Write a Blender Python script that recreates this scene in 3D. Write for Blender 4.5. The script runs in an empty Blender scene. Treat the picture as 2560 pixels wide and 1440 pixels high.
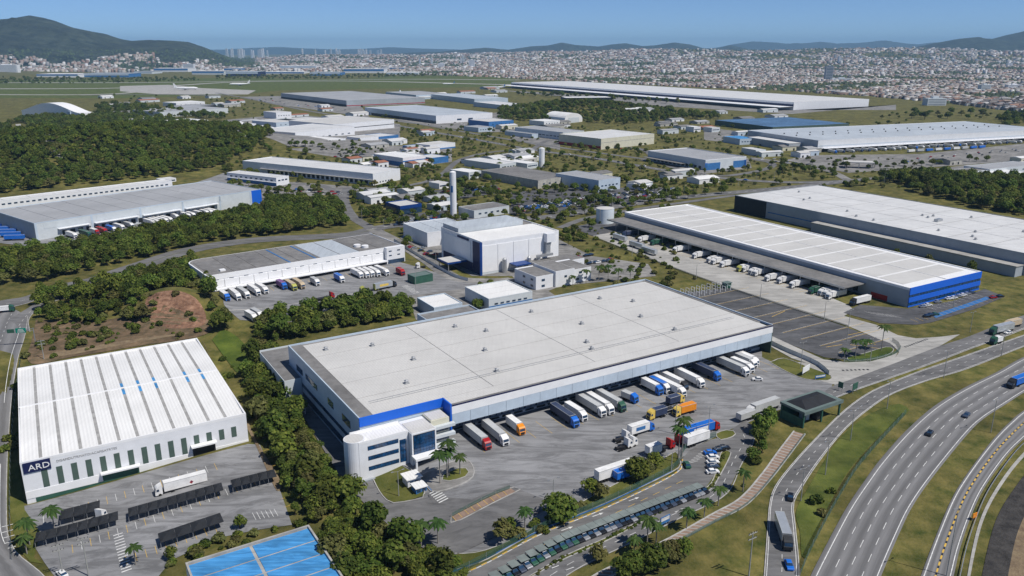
import bpy, bmesh, math, random
import numpy as np
from mathutils import Vector, Matrix
random.seed(7); RNG = np.random.default_rng(7)
S = bpy.context.scene
COL = S.collection
R = math.radians

# ------------------------------------------------------------------ camera, sky, sun, exposure
CAM_H, FPX, HORIZON = 130.0, 2000.0, 125.0            # metres, focal length in pixels of a 2560 wide frame, horizon row
TILT = math.atan((720 - HORIZON) / FPX)
SN, CS = math.sin(TILT), math.cos(TILT)
cam = bpy.data.cameras.new('camera'); camo = bpy.data.objects.new('camera', cam); COL.objects.link(camo)
camo.location = (0, 0, CAM_H); camo.rotation_euler = (math.pi / 2 - TILT, 0, 0)
cam.sensor_width = 36; cam.lens = FPX / 2560 * 36; cam.clip_start = 1; cam.clip_end = 120000
S.camera = camo
SUN_EL, SUN_AZ = R(56), R(-30)                        # azimuth measured from +x, counter-clockwise
sd = Vector((math.cos(SUN_EL) * math.cos(SUN_AZ), math.cos(SUN_EL) * math.sin(SUN_AZ), math.sin(SUN_EL)))
sun = bpy.data.lights.new('sun', 'SUN'); suno = bpy.data.objects.new('sun', sun); COL.objects.link(suno)
suno.rotation_euler = sd.to_track_quat('Z', 'Y').to_euler(); suno.location = (0, 0, 900)
sun.energy = 4.2; sun.angle = R(0.53); sun.color = (1.0, 0.955, 0.89)
world = bpy.data.worlds.new('World'); S.world = world; world.use_nodes = True
wn = world.node_tree.nodes; bg = wn['Background']
sky = wn.new('ShaderNodeTexSky'); sky.sky_type = 'NISHITA'; sky.sun_disc = False
sky.sun_elevation = SUN_EL; sky.sun_rotation = math.pi / 2 - SUN_AZ
sky.altitude = 6300; sky.air_density = 1.0; sky.dust_density = 0.0; sky.ozone_density = 6.0
world.node_tree.links.new(sky.outputs[0], bg.inputs[0]); bg.inputs[1].default_value = 0.10
S.view_settings.view_transform = 'Standard'; S.view_settings.look = 'None'
S.view_settings.gamma = 1; S.view_settings.exposure = 0.1; S.view_settings.use_curve_mapping = False
S.cycles.use_denoising = True
S.cycles.max_bounces = 5; S.cycles.diffuse_bounces = 2; S.cycles.glossy_bounces = 2
S.cycles.transparent_max_bounces = 6; S.cycles.volume_bounces = 0

# ------------------------------------------------------------------ terrain and measuring helpers
GA = R(31.0)                                          # street grid of the industrial park
E1 = np.array([math.cos(GA), math.sin(GA)]); E2 = np.array([-math.sin(GA), math.cos(GA)])
PM = np.array([-50.7, 242.0])                         # corner of the main warehouse
def sstep(t):
    t = np.clip(t, 0, 1); return t * t * (3 - 2 * t)
def W0(px, py, z=0.0):
    """Where the sight line of a photograph point meets the level z."""
    u = (px - 1280) / FPX; v = (py - 720) / FPX
    t = (z - CAM_H) / (-SN - v * CS)
    return (u * t, (CS - v * SN) * t)
def PX(x, y, z):
    d = z - CAM_H; zc = y * CS - d * SN
    return (1280 + FPX * x / zc, 720 - FPX * (y * SN + d * CS) / zc)
MOUNDS = []                                           # x, y, radius across, radius along, height, turn
def mound(px, py, rx, ry, h, ang=0):
    x, y = W0(px, py); MOUNDS.append((x, y, rx, ry, h, R(ang)))
mound(250, 395, 330, 150, 30, 20); mound(60, 430, 200, 110, 16, 20); mound(500, 360, 160, 110, 14, 20)
mound(1460, 285, 190, 150, 22, 0)
mound(2400, 480, 130, 60, 7, -30)
mound(430, 765, 27, 24, 10, 0)
CITY = [(-700, 8500, 900, 1500, 40), (600, 9800, 1500, 1200, 70), (2100, 9300, 1700, 1300, 85), (1700, 7000, 700, 700, 45), (4000, 9000, 1800, 1400, 85),
        (3300, 6800, 800, 700, 40), (5600, 9800, 1800, 1200, 100), (-1900, 10500, 1400, 1200, 60), (900, 6600, 600, 500, 25), (-300, 11500, 1200, 900, 60),
        (2600, 12000, 2500, 1500, 90), (5600, 7600, 900, 800, 50), (300, 7600, 300, 350, 45), (2500, 8000, 350, 350, 45), (4700, 8100, 400, 400, 50)]
def hz(x, y):
    """Ground height of the place."""
    x = np.asarray(x, float); y = np.asarray(y, float)
    a = (x - PM[0]) * E1[0] + (y - PM[1]) * E1[1]; b = (x - PM[0]) * E2[0] + (y - PM[1]) * E2[1]
    w = sstep((170 - b) / 70.0)
    h = (-5.0 * sstep((32 - a) / 36.0) - 4.0 * sstep((-22 - a) / 85.0)) * w
    for (mx, my, rx, ry, hh, an) in MOUNDS:
        c, s = math.cos(an), math.sin(an); dx, dy = x - mx, y - my
        q = ((dx * c + dy * s) / rx) ** 2 + ((-dx * s + dy * c) / ry) ** 2
        h = h + hh * np.exp(-q * 1.6) * (q < 4)
    for (mx, my, rx, ry, hh) in CITY:
        q = ((x - mx) / rx) ** 2 + ((y - my) / ry) ** 2
        h = h + hh * np.exp(-q * 1.2) * (q < 6)
    far = sstep((np.hypot(x, y) - 2600) / 5000)
    h = h + far * (14 * np.sin(x / 410 + 1.3) * np.sin(y / 530 + .4) + 9 * np.sin(x / 190) * np.cos(y / 260))
    return h
def H1(x, y): return float(hz(x, y))
def W(px, py, dz=0.0):
    z = 0.0
    for _ in range(14):
        x, y = W0(px, py, z + dz); z += 0.7 * (H1(x, y) - z)
    if abs(H1(x, y) - z) > .1:                        # steep ground: walk along the sight line to the first hit
        zs = np.linspace(60, -12, 500); q = np.stack(W0(px, py, zs), -1); hit = np.nonzero(hz(q[:, 0], q[:, 1]) >= zs)[0]
        if len(hit): x, y = q[hit[0]]
    return np.array([x, y])
def W3(px, py, dz=0.0):
    p = W(px, py); return (p[0], p[1], H1(*p) + dz)

# ------------------------------------------------------------------ materials
MATS = {}
def mat(name, col, rough=0.85, var=0.12, scale=0.6, col2=None, metal=0.0, bump=0.0, bscale=None, stretch=None, spec=0.3, big=0.0, bigscale=0.03, coord='world', rnd=0.0, ribs=0.0, stain=0.0, lanes=0.0):
    if name in MATS: return MATS[name]
    m = bpy.data.materials.new(name); m.use_nodes = True; MATS[name] = m
    nt = m.node_tree; N = nt.nodes; L = nt.links; P = N['Principled BSDF']
    P.inputs['Roughness'].default_value = rough; P.inputs['Metallic'].default_value = metal
    P.inputs['Specular IOR Level'].default_value = spec
    if coord == 'world': src = N.new('ShaderNodeNewGeometry').outputs['Position']
    elif coord == 'uv': src = N.new('ShaderNodeTexCoord').outputs['UV']
    else: src = N.new('ShaderNodeTexCoord').outputs['Object']
    if stretch:
        mp = N.new('ShaderNodeMapping'); mp.inputs['Rotation'].default_value = (0, 0, -stretch[2] if len(stretch) > 2 else -GA)
        mp.inputs['Scale'].default_value = (stretch[0], stretch[1], 1); L.new(src, mp.inputs[0]); srcs = mp.outputs[0]
    else: srcs = src
    n = N.new('ShaderNodeTexNoise'); n.inputs['Scale'].default_value = scale; n.inputs['Detail'].default_value = 5; n.inputs['Roughness'].default_value = 0.62
    L.new(srcs, n.inputs['Vector'])
    rp = N.new('ShaderNodeValToRGB'); rp.color_ramp.elements[0].position = 0.3; rp.color_ramp.elements[1].position = 0.7
    c1 = [max(0, c * (1 - var)) for c in col]; c2 = list(col2) if col2 else [min(1, c * (1 + var)) for c in col]
    rp.color_ramp.elements[0].color = (*c1, 1); rp.color_ramp.elements[1].color = (*c2, 1)
    L.new(n.outputs['Fac'], rp.inputs[0]); out = rp.outputs[0]
    def mul(out, fac_socket, lo, hi):
        mr = N.new('ShaderNodeMapRange'); mr.inputs['From Min'].default_value = 0.3; mr.inputs['From Max'].default_value = 0.7
        mr.inputs['To Min'].default_value = lo; mr.inputs['To Max'].default_value = hi; L.new(fac_socket, mr.inputs[0])
        mx = N.new('ShaderNodeMix'); mx.data_type = 'RGBA'; mx.blend_type = 'MULTIPLY'; mx.inputs[0].default_value = 1
        L.new(out, mx.inputs[6]); L.new(mr.outputs[0], mx.inputs[7]); return mx.outputs[2]
    if big:
        nb = N.new('ShaderNodeTexNoise'); nb.inputs['Scale'].default_value = bigscale; nb.inputs['Detail'].default_value = 4
        L.new(src, nb.inputs['Vector']); out = mul(out, nb.outputs['Fac'], 1 - big, 1 + big)
    if rnd:
        oi = N.new('ShaderNodeObjectInfo'); mr = N.new('ShaderNodeMapRange'); mr.inputs['To Min'].default_value = 1 - rnd; mr.inputs['To Max'].default_value = 1 + rnd
        L.new(oi.outputs['Random'], mr.inputs[0]); mx = N.new('ShaderNodeMix'); mx.data_type = 'RGBA'; mx.blend_type = 'MULTIPLY'; mx.inputs[0].default_value = 1
        L.new(out, mx.inputs[6]); L.new(mr.outputs[0], mx.inputs[7]); out = mx.outputs[2]
    if stain:                                          # oil and tyre stains
        mp2 = N.new('ShaderNodeMapping'); mp2.inputs['Rotation'].default_value = (0, 0, -GA - .35); mp2.inputs['Scale'].default_value = (.35, 1.5, 1)
        gp = N.new('ShaderNodeNewGeometry'); L.new(gp.outputs['Position'], mp2.inputs[0])
        ns = N.new('ShaderNodeTexNoise'); ns.inputs['Scale'].default_value = .16; ns.inputs['Detail'].default_value = 8; ns.inputs['Roughness'].default_value = .72; ns.inputs['Distortion'].default_value = 1.2; L.new(mp2.outputs[0], ns.inputs['Vector'])
        mr = N.new('ShaderNodeMapRange'); mr.inputs['From Min'].default_value = .40; mr.inputs['From Max'].default_value = .56; mr.inputs['To Min'].default_value = 1 - stain; mr.inputs['To Max'].default_value = 1; L.new(ns.outputs['Fac'], mr.inputs[0])
        mx = N.new('ShaderNodeMix'); mx.data_type = 'RGBA'; mx.blend_type = 'MULTIPLY'; mx.inputs[0].default_value = 1; L.new(out, mx.inputs[6]); L.new(mr.outputs[0], mx.inputs[7]); out = mx.outputs[2]
    if ribs or lanes:                                  # sheet ribs, or the wheel tracks of traffic lanes
        wv = N.new('ShaderNodeTexWave'); wv.wave_profile = 'SIN'; wv.inputs['Distortion'].default_value = 0.0 if ribs else .6; wv.inputs['Detail'].default_value = 2
        if ribs:
            mp3 = N.new('ShaderNodeMapping'); mp3.inputs['Rotation'].default_value = (0, 0, -GA); gp = N.new('ShaderNodeNewGeometry'); L.new(gp.outputs['Position'], mp3.inputs[0]); L.new(mp3.outputs[0], wv.inputs['Vector']); wv.inputs['Scale'].default_value = .29
        else: L.new(src, wv.inputs['Vector']); wv.inputs['Scale'].default_value = 1.4
        mr = N.new('ShaderNodeMapRange'); mr.inputs['To Min'].default_value = 1 - (ribs or lanes); mr.inputs['To Max'].default_value = 1 + (ribs or lanes) * .5; L.new(wv.outputs['Fac'], mr.inputs[0])
        mx = N.new('ShaderNodeMix'); mx.data_type = 'RGBA'; mx.blend_type = 'MULTIPLY'; mx.inputs[0].default_value = 1; L.new(out, mx.inputs[6]); L.new(mr.outputs[0], mx.inputs[7]); out = mx.outputs[2]
    L.new(out, P.inputs['Base Color'])
    if bump:
        nb = N.new('ShaderNodeTexNoise'); nb.inputs['Scale'].default_value = bscale or scale * 4; nb.inputs['Detail'].default_value = 3; L.new(srcs, nb.inputs['Vector'])
        b = N.new('ShaderNodeBump'); b.inputs['Strength'].default_value = 1; b.inputs['Distance'].default_value = bump
        L.new(nb.outputs['Fac'], b.inputs['Height']); L.new(b.outputs[0], P.inputs['Normal'])
    return m

mat('ground', (.066, .092, .011), .95, .40, .15, (.180, .150, .045), bump=.3, bscale=1.0, big=.34, bigscale=.04)
mat('grass', (.080, .105, .014), .95, .28, .16, (.150, .145, .036), bump=.2, bscale=1.5, big=.2, bigscale=.03)
mat('grass_bright', (.050, .098, .009), .95, .35, .13, (.105, .135, .018), bump=.2, bscale=1.5, big=.25, bigscale=.05)
mat('grass_mid', (.058, .095, .011), .95, .35, .13, (.125, .140, .028), bump=.2, bscale=1.5, big=.3, bigscale=.06); mat('deep_blue', (.008, .045, .20), .4, .1, .4)
mat('scrub', (.10, .085, .045), .95, .35, .22, (.21, .14, .085), bump=.4, bscale=.8, big=.3, bigscale=.06)
mat('dirt', (.20, .095, .055), .95, .45, .35, (.34, .20, .13), bump=.9, bscale=.7, big=.3, bigscale=.1)
mat('black_soil', (.035, .033, .032), .9, .4, .3, (.07, .065, .06), bump=.3)
mat('dry_slope', (.20, .14, .09), .95, .3, .3, (.26, .20, .12), bump=.3)
mat('asphalt', (.168, .166, .166), .9, .14, .35, stretch=(.25, 1.0), big=.18, bigscale=.05, bump=.01, stain=.3)
mat('asphalt_dark', (.105, .106, .111), .9, .18, .25, big=.22, bigscale=.06, stain=.35)
mat('yard', (.255, .256, .261), .85, .10, .30, stretch=(.30, 1.2, R(20)), big=.16, bigscale=.04, stain=.4)
mat('concrete', (.40, .39, .365), .9, .12, .4, stretch=(.3, 1), big=.14, bigscale=.06, stain=.25)
mat('pavement', (.25, .242, .23), .9, .25, .12, big=.25, stain=.4)
mat('highway', (.185, .183, .184), .85, .13, 1.0, coord='uv', stretch=(26, .5, 0), big=.10, bigscale=.05, lanes=.26)
mat('brick_path', (.27, .19, .145), .9, .25, .5)
mat('kerb', (.40, .39, .37), .9, .3, .4)
mat('paint_white', (.66, .66, .64), .8, .25, .8); mat('paint_yellow', (.62, .40, .07), .8, .25, .8)
mat('white_wall', (.74, .75, .77), .6, .06, .25, stretch=(1, 1)); mat('white_paint', (.80, .80, .80), .5, .04, .3)
mat('roof_white', (.66, .66, .65), .55, .06, .9, stretch=(2.4, .12), big=.07, bigscale=.05, ribs=.05, stain=.12)
mat('roof_light', (.575, .565, .54), .6, .045, .8, stretch=(2.2, .10), big=.06, bigscale=.05, ribs=.045, stain=.05)
mat('roof_bright', (.78, .775, .755), .5, .05, .7, stretch=(2.6, .10), big=.06, bigscale=.06, ribs=.07)
mat('roof_grey', (.36, .365, .37), .55, .10, .6, stretch=(1.6, .12), big=.10, bigscale=.03)
mat('roof_dark', (.19, .185, .18), .85, .2, .35, big=.2, bigscale=.06)
mat('roof_blue', (.055, .27, .62), .5, .22, .8, (.10, .38, .74), stretch=(.14, 1.6), big=.15, bigscale=.12, stain=.3)
mat('roof_faded_blue', (.075, .165, .31), .55, .25, .3, (.13, .24, .40), big=.25, bigscale=.03, stain=.35)
mat('roof_bluegrey', (.45, .49, .525), .5, .10, .4, stretch=(1.5, .15), big=.1)
mat('roof_tile', (.30, .13, .08), .9, .3, .3)
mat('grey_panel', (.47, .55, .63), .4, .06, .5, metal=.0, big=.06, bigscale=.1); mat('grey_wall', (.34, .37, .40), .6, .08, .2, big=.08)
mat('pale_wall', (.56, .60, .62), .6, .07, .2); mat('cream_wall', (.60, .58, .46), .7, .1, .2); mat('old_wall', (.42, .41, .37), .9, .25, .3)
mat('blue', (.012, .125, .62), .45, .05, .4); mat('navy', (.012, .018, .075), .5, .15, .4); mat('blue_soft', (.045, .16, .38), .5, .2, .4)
mat('green_stripe', (.075, .115, .095), .7, .12, .4); mat('green_paint', (.035, .105, .075), .6, .15, .4); mat('teal_roof', (.13, .175, .165), .7, .12, .4)
mat('carport_roof', (.185, .215, .205), .75, .15, .4, big=.15, bigscale=.1)
mat('joint', (.22, .21, .20), .9, .2, .5); mat('dark', (.018, .02, .024), .6, .3, .5); mat('metal', (.45, .46, .47), .4, .12, 1, metal=.6)
mat('black_mesh', (.022, .024, .028), .85, .25, .3, bump=.05); mat('grey_strip', (.33, .325, .315), .8, .25, .7, stretch=(.6, .6))
mat('glass', (.02, .05, .10), .06, .5, .4, spec=.9); mat('glass_blue', (.006, .035, .10), .08, .6, .5, (.012, .09, .24), spec=.8)
mat('rubber', (.012, .012, .013), .9); mat('chassis', (.03, .03, .033), .7, .3, 1)
mat('tank_white', (.66, .72, .76), .45, .08, .3); mat('steel', (.55, .58, .60), .35, .1, .6, metal=.5)
mat('green_sign', (.0, .22, .16), .5, .1, 1); mat('wood_pole', (.33, .33, .31), .8, .15, .5); mat('red', (.35, .012, .015), .35, .08, 1)
mat('orange', (.75, .25, .015), .4, .1, 1); mat('yellow', (.72, .52, .12), .4, .1, 1); mat('olive', (.42, .42, .10), .5, .15, 1)
mat('tan', (.50, .40, .27), .5, .1, 1); mat('lorry_white', (.76, .755, .74), .4, .10, .5, big=.08, bigscale=.4); mat('lorry_grey', (.46, .47, .47), .5, .10, .4)
mat('lorry_blue', (.015, .14, .55), .35, .1, .4); mat('lorry_dark', (.035, .05, .10), .5, .2, .4); mat('lorry_green', (.03, .10, .065), .4, .1, .4)
mat('lorry_purple', (.16, .05, .22), .4, .1, .4); mat('car_black', (.014, .015, .018), .2, .1, 1, spec=.6); mat('car_silver', (.42, .43, .45), .25, .05, 1, metal=.5)
mat('car_dark', (.05, .065, .10), .25, .1, 1, spec=.6)
mat('bark', (.09, .065, .045), .95, .3, 2); mat('palm_bark', (.26, .24, .21), .95, .2, 2)

def leafmat(name, c1, c2, c3, rnd=.28):
    m = bpy.data.materials.new(name); m.use_nodes = True; MATS[name] = m
    N = m.node_tree.nodes; L = m.node_tree.links; P = N['Principled BSDF']
    g = N.new('ShaderNodeNewGeometry'); oi = N.new('ShaderNodeObjectInfo')
    rp = N.new('ShaderNodeValToRGB'); rp.color_ramp.elements[0].color = (*c1, 1); rp.color_ramp.elements[1].color = (*c3, 1)
    e = rp.color_ramp.elements.new(.5); e.color = (*c2, 1); L.new(g.outputs['Random Per Island'], rp.inputs[0])
    mr = N.new('ShaderNodeMapRange'); mr.inputs['To Min'].default_value = 1 - rnd; mr.inputs['To Max'].default_value = 1 + rnd; L.new(oi.outputs['Random'], mr.inputs[0])
    hs = N.new('ShaderNodeHueSaturation'); L.new(rp.outputs[0], hs.inputs['Color']); L.new(mr.outputs[0], hs.inputs['Value'])
    mh = N.new('ShaderNodeMapRange'); mh.inputs['To Min'].default_value = .485; mh.inputs['To Max'].default_value = .525
    sr = N.new('ShaderNodeMath'); sr.operation = 'MULTIPLY'; sr.inputs[1].default_value = 7.31; L.new(oi.outputs['Random'], sr.inputs[0])
    fr = N.new('ShaderNodeMath'); fr.operation = 'FRACT'; L.new(sr.outputs[0], fr.inputs[0]); L.new(fr.outputs[0], mh.inputs[0]); L.new(mh.outputs[0], hs.inputs['Hue'])
    L.new(hs.outputs[0], P.inputs['Base Color']); P.inputs['Roughness'].default_value = .8; P.inputs['Specular IOR Level'].default_value = .2
    tr = N.new('ShaderNodeBsdfTranslucent'); L.new(hs.outputs[0], tr.inputs['Color']); ms = N.new('ShaderNodeMixShader'); ms.inputs[0].default_value = .3
    L.new(P.outputs[0], ms.inputs[1]); L.new(tr.outputs[0], ms.inputs[2]); L.new(ms.outputs[0], N['Material Output'].inputs['Surface'])
    return m
leafmat('leaf', (.042, .066, .009), (.086, .118, .017), (.16, .18, .034), .42)
leafmat('leaf_olive', (.070, .076, .020), (.125, .128, .036), (.21, .20, .07), .3)
leafmat('leaf_light', (.050, .078, .010), (.095, .130, .018), (.16, .18, .035), .25)
leafmat('leaf_palm', (.030, .060, .014), (.055, .10, .022), (.10, .15, .04), .15)
leafmat('leaf_yellow', (.10, .11, .015), (.16, .16, .02), (.22, .20, .03), .15)

def attrmat(name, rough=.85):
    m = bpy.data.materials.new(name); m.use_nodes = True; MATS[name] = m
    N = m.node_tree.nodes; a = N.new('ShaderNodeAttribute'); a.attribute_name = 'Col'
    m.node_tree.links.new(a.outputs['Color'], N['Principled BSDF'].inputs['Base Color']); N['Principled BSDF'].inputs['Roughness'].default_value = rough
    return m
attrmat('city_paint')
def fencemat():
    m = bpy.data.materials.new('wire_mesh'); m.use_nodes = True; MATS['wire_mesh'] = m
    N = m.node_tree.nodes; L = m.node_tree.links; P = N['Principled BSDF']; P.inputs['Base Color'].default_value = (.04, .11, .08, 1); P.inputs['Roughness'].default_value = .8
    P.inputs['Alpha'].default_value = .55
fencemat()

# ------------------------------------------------------------------ object helpers
def tag(o, label=None, cat=None, group=None, kind=None):
    if label: o['label'] = label
    if cat: o['category'] = cat
    if group: o['group'] = group
    if kind: o['kind'] = kind
    return o
def link(name, data, parent=None, loc=None, rz=0.0, m=None):
    o = bpy.data.objects.new(name, data); COL.objects.link(o)
    if parent is not None: o.parent = parent
    if loc is not None: o.location = loc
    if rz: o.rotation_euler = (0, 0, rz)
    if m is not None:
        ms = m if isinstance(m, (list, tuple)) else [m]
        for i, k in enumerate(ms):
            if i < len(o.material_slots): o.material_slots[i].link = 'OBJECT'; o.material_slots[i].material = MATS[k]
    return o
def empty(name, loc, rz=0.0):
    o = link(name, None, None, loc, rz); o.empty_display_size = .5; return o
class MB:
    """Collects faces for one mesh."""
    def __init__(s): s.v = []; s.f = []; s.mi = []; s.uv = None
    def add(s, vs, fs, mi=0):
        b = len(s.v); s.v += [tuple(map(float, v)) for v in vs]; s.f += [tuple(b + i for i in f) for f in fs]; s.mi += [mi] * len(fs); return s
    def box(s, x0, x1, y0, y1, z0, z1, mi=0):
        return s.add([(x0, y0, z0), (x1, y0, z0), (x1, y1, z0), (x0, y1, z0), (x0, y0, z1), (x1, y0, z1), (x1, y1, z1), (x0, y1, z1)],
                     [(3, 2, 1, 0), (4, 5, 6, 7), (0, 1, 5, 4), (1, 2, 6, 5), (2, 3, 7, 6), (3, 0, 4, 7)], mi)
    def prism(s, poly, z0, z1, mi=0):
        n = len(poly); vs = [(p[0], p[1], z0) for p in poly] + [(p[0], p[1], z1) for p in poly]
        return s.add(vs, [tuple(range(n - 1, -1, -1)), tuple(range(n, 2 * n))] + [(i, (i + 1) % n, n + (i + 1) % n, n + i) for i in range(n)], mi)
    def extr_y(s, prof, y0, y1, mi=0):
        n = len(prof); vs = [(p[0], y0, p[1]) for p in prof] + [(p[0], y1, p[1]) for p in prof]
        return s.add(vs, [tuple(range(n)), tuple(range(2 * n - 1, n - 1, -1))] + [(i, n + i, n + (i + 1) % n, (i + 1) % n) for i in range(n)], mi)
    def cyl(s, cx, cy, z0, z1, r, n=16, r2=None, mi=0):
        r2 = r if r2 is None else r2
        vs = [(cx + r * math.cos(2 * math.pi * i / n), cy + r * math.sin(2 * math.pi * i / n), z0) for i in range(n)] + \
             [(cx + r2 * math.cos(2 * math.pi * i / n), cy + r2 * math.sin(2 * math.pi * i / n), z1) for i in range(n)]
        return s.add(vs, [tuple(range(n - 1, -1, -1)), tuple(range(n, 2 * n))] + [(i, (i + 1) % n, n + (i + 1) % n, n + i) for i in range(n)], mi)
    def cyl_y(s, cx, cz, y0, y1, r, n=12, mi=0):
        vs = [(cx + r * math.cos(2 * math.pi * i / n), y, cz + r * math.sin(2 * math.pi * i / n)) for y in (y0, y1) for i in range(n)]
        return s.add(vs, [tuple(range(n)), tuple(range(2 * n - 1, n - 1, -1))] + [(i, n + i, n + (i + 1) % n, (i + 1) % n) for i in range(n)], mi)
    def bar(s, a, b, r, mi=0, n=4, r2=None):
        a = Vector(a); b = Vector(b); d = (b - a).normalized(); up = Vector((0, 0, 1)) if abs(d.z) < .9 else Vector((1, 0, 0))
        p = d.cross(up).normalized(); q = d.cross(p); r2 = r if r2 is None else r2
        vs = [a + (p * math.cos(2 * math.pi * (i + .5) / n) + q * math.sin(2 * math.pi * (i + .5) / n)) * r for i in range(n)] + \
             [b + (p * math.cos(2 * math.pi * (i + .5) / n) + q * math.sin(2 * math.pi * (i + .5) / n)) * r2 for i in range(n)]
        return s.add(vs, [tuple(range(n - 1, -1, -1)), tuple(range(n, 2 * n))] + [(i, (i + 1) % n, n + (i + 1) % n, n + i) for i in range(n)], mi)
    def mesh(s, name, mats, smooth=False):
        me = bpy.data.meshes.new(name); me.from_pydata(s.v, [], s.f)
        for k in (mats if isinstance(mats, (list, tuple)) else [mats]): me.materials.append(MATS[k])
        if len(me.polygons) == len(s.mi): me.polygons.foreach_set('material_index', s.mi)
        if smooth: me.polygons.foreach_set('use_smooth', [True] * len(me.polygons))
        me.update(); return me
    def build(s, name, mats, parent=None, loc=None, rz=0.0, smooth=False):
        return link(name, s.mesh(name, mats, smooth), parent, loc, rz)
def box(root, name, x0, x1, y0, y1, z0, z1, m): return MB().box(x0, x1, y0, y1, z0, z1).build(name, m, root)
BOXES = {}
def unit_box(w, d, h, m):
    k = (round(w, 3), round(d, 3), round(h, 3), m)
    if k not in BOXES: BOXES[k] = MB().box(-w / 2, w / 2, -d / 2, d / 2, 0, h).mesh('piece', m)
    return BOXES[k]
def rep(root, name, w, d, h, m, spots, rz=0.0):
    me = unit_box(w, d, h, m); return [link(name, me, root, p, rz) for p in spots]

# ---- flat ground pieces
def resample(P, n=None, step=None, closed=False):
    P = [np.asarray(p, float) for p in P]
    if len(P) > 2:                                     # Catmull-Rom
        Q = [2 * P[0] - P[1]] + P + [2 * P[-1] - P[-2]]; out = []
        for i in range(1, len(Q) - 2):
            for t in np.linspace(0, 1, 12, endpoint=False):
                a, b, c, d = Q[i - 1], Q[i], Q[i + 1], Q[i + 2]
                out.append(.5 * (2 * b + (c - a) * t + (2 * a - 5 * b + 4 * c - d) * t * t + (3 * b - a - 3 * c + d) * t ** 3))
        out.append(P[-1]); P = out
    P = np.array(P); s = np.r_[0, np.cumsum(np.hypot(*np.diff(P, axis=0).T))]
    if n is None: n = max(2, int(s[-1] / step) + 1)
    t = np.linspace(0, s[-1], n)
    return np.c_[np.interp(t, s, P[:, 0]), np.interp(t, s, P[:, 1])]
def sloping(pts):
    hs = hz(pts[:, 0], pts[:, 1]); return hs.max() - hs.min() > .05
def sheet(name, pts, z, m, kind='structure', parent=None, smooth=False):
    """One flat piece of ground from world points, draped over the slope where there is one."""
    pts = np.asarray(pts, float); bm = bmesh.new()
    bm.faces.new([bm.verts.new((p[0], p[1], 0)) for p in pts])
    bmesh.ops.triangulate(bm, faces=bm.faces[:])
    lo, hi = pts.min(0), pts.max(0)
    g = np.meshgrid(np.linspace(lo[0], hi[0], 12), np.linspace(lo[1], hi[1], 12)); gh = hz(g[0], g[1])
    if gh.max() - gh.min() > .05:
        for ax in (0, 1):
            no = (1, 0, 0) if ax == 0 else (0, 1, 0)
            st = max(4.0, (hi[ax] - lo[ax]) / 60)
            for c in np.arange(lo[ax] + st / 2, hi[ax], st):
                bmesh.ops.bisect_plane(bm, geom=bm.verts[:] + bm.edges[:] + bm.faces[:], plane_co=(c, c, 0), plane_no=no)
    co = np.array([v.co[:] for v in bm.verts]); zz = hz(co[:, 0], co[:, 1]) + z
    for v, q in zip(bm.verts, zz): v.co.z = q
    bmesh.ops.recalc_face_normals(bm, faces=bm.faces[:])
    me = bpy.data.meshes.new(name); bm.to_mesh(me); bm.free()
    if len(me.polygons) and me.polygons[0].normal.z < 0: me.flip_normals()
    me.materials.append(MATS[m]); o = link(name, me, parent)
    if parent is None: tag(o, kind=kind)
    return o
def area(name, px, z, m, curve=False, **k):
    pts = np.array([W(*p) for p in px])
    if curve: pts = resample(list(pts) + [pts[0]], step=3.0)[:-1]
    return sheet(name, pts, z, m, **k)
def ribbon_mesh(name, L, Rr, z, m):
    n = len(L); v = []; uv = []
    s = np.r_[0, np.cumsum(np.hypot(*np.diff((L + Rr) / 2, axis=0).T))]
    for i in range(n):
        for p, u in ((L[i], 0), (Rr[i], 1)): v.append((p[0], p[1], H1(p[0], p[1]) + z)); uv.append((u, s[i] / 10))
    f = [(2 * i, 2 * i + 1, 2 * i + 3, 2 * i + 2) for i in range(n - 1)]
    me = bpy.data.meshes.new(name); me.from_pydata(v, [], f); ul = me.uv_layers.new(name='UVMap')
    for l in me.loops: ul.data[l.index].uv = uv[l.vertex_index]
    me.update()
    if me.polygons[0].normal.z < 0: me.flip_normals()
    me.materials.append(MATS[m]); return me
def offset(C, d):
    T = np.gradient(C, axis=0); T /= np.maximum(1e-6, np.hypot(T[:, 0], T[:, 1]))[:, None]
    return C + np.c_[-T[:, 1], T[:, 0]] * d
def road(name, px, width, z, m, step=6.0, world=False):
    C = resample([np.array(p) if world else W(*p) for p in px], step=step)
    o = link(name, ribbon_mesh(name, offset(C, width / 2), offset(C, -width / 2), z, m)); tag(o, kind='structure'); return o, C
def road2(name, Lpx, Rpx, z, m, n=70):
    L = resample([W(*p) for p in Lpx], n=n); Rr = resample([W(*p) for p in Rpx], n=n)
    o = link(name, ribbon_mesh(name, L, Rr, z, m)); tag(o, kind='structure'); return o, L, Rr
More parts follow.
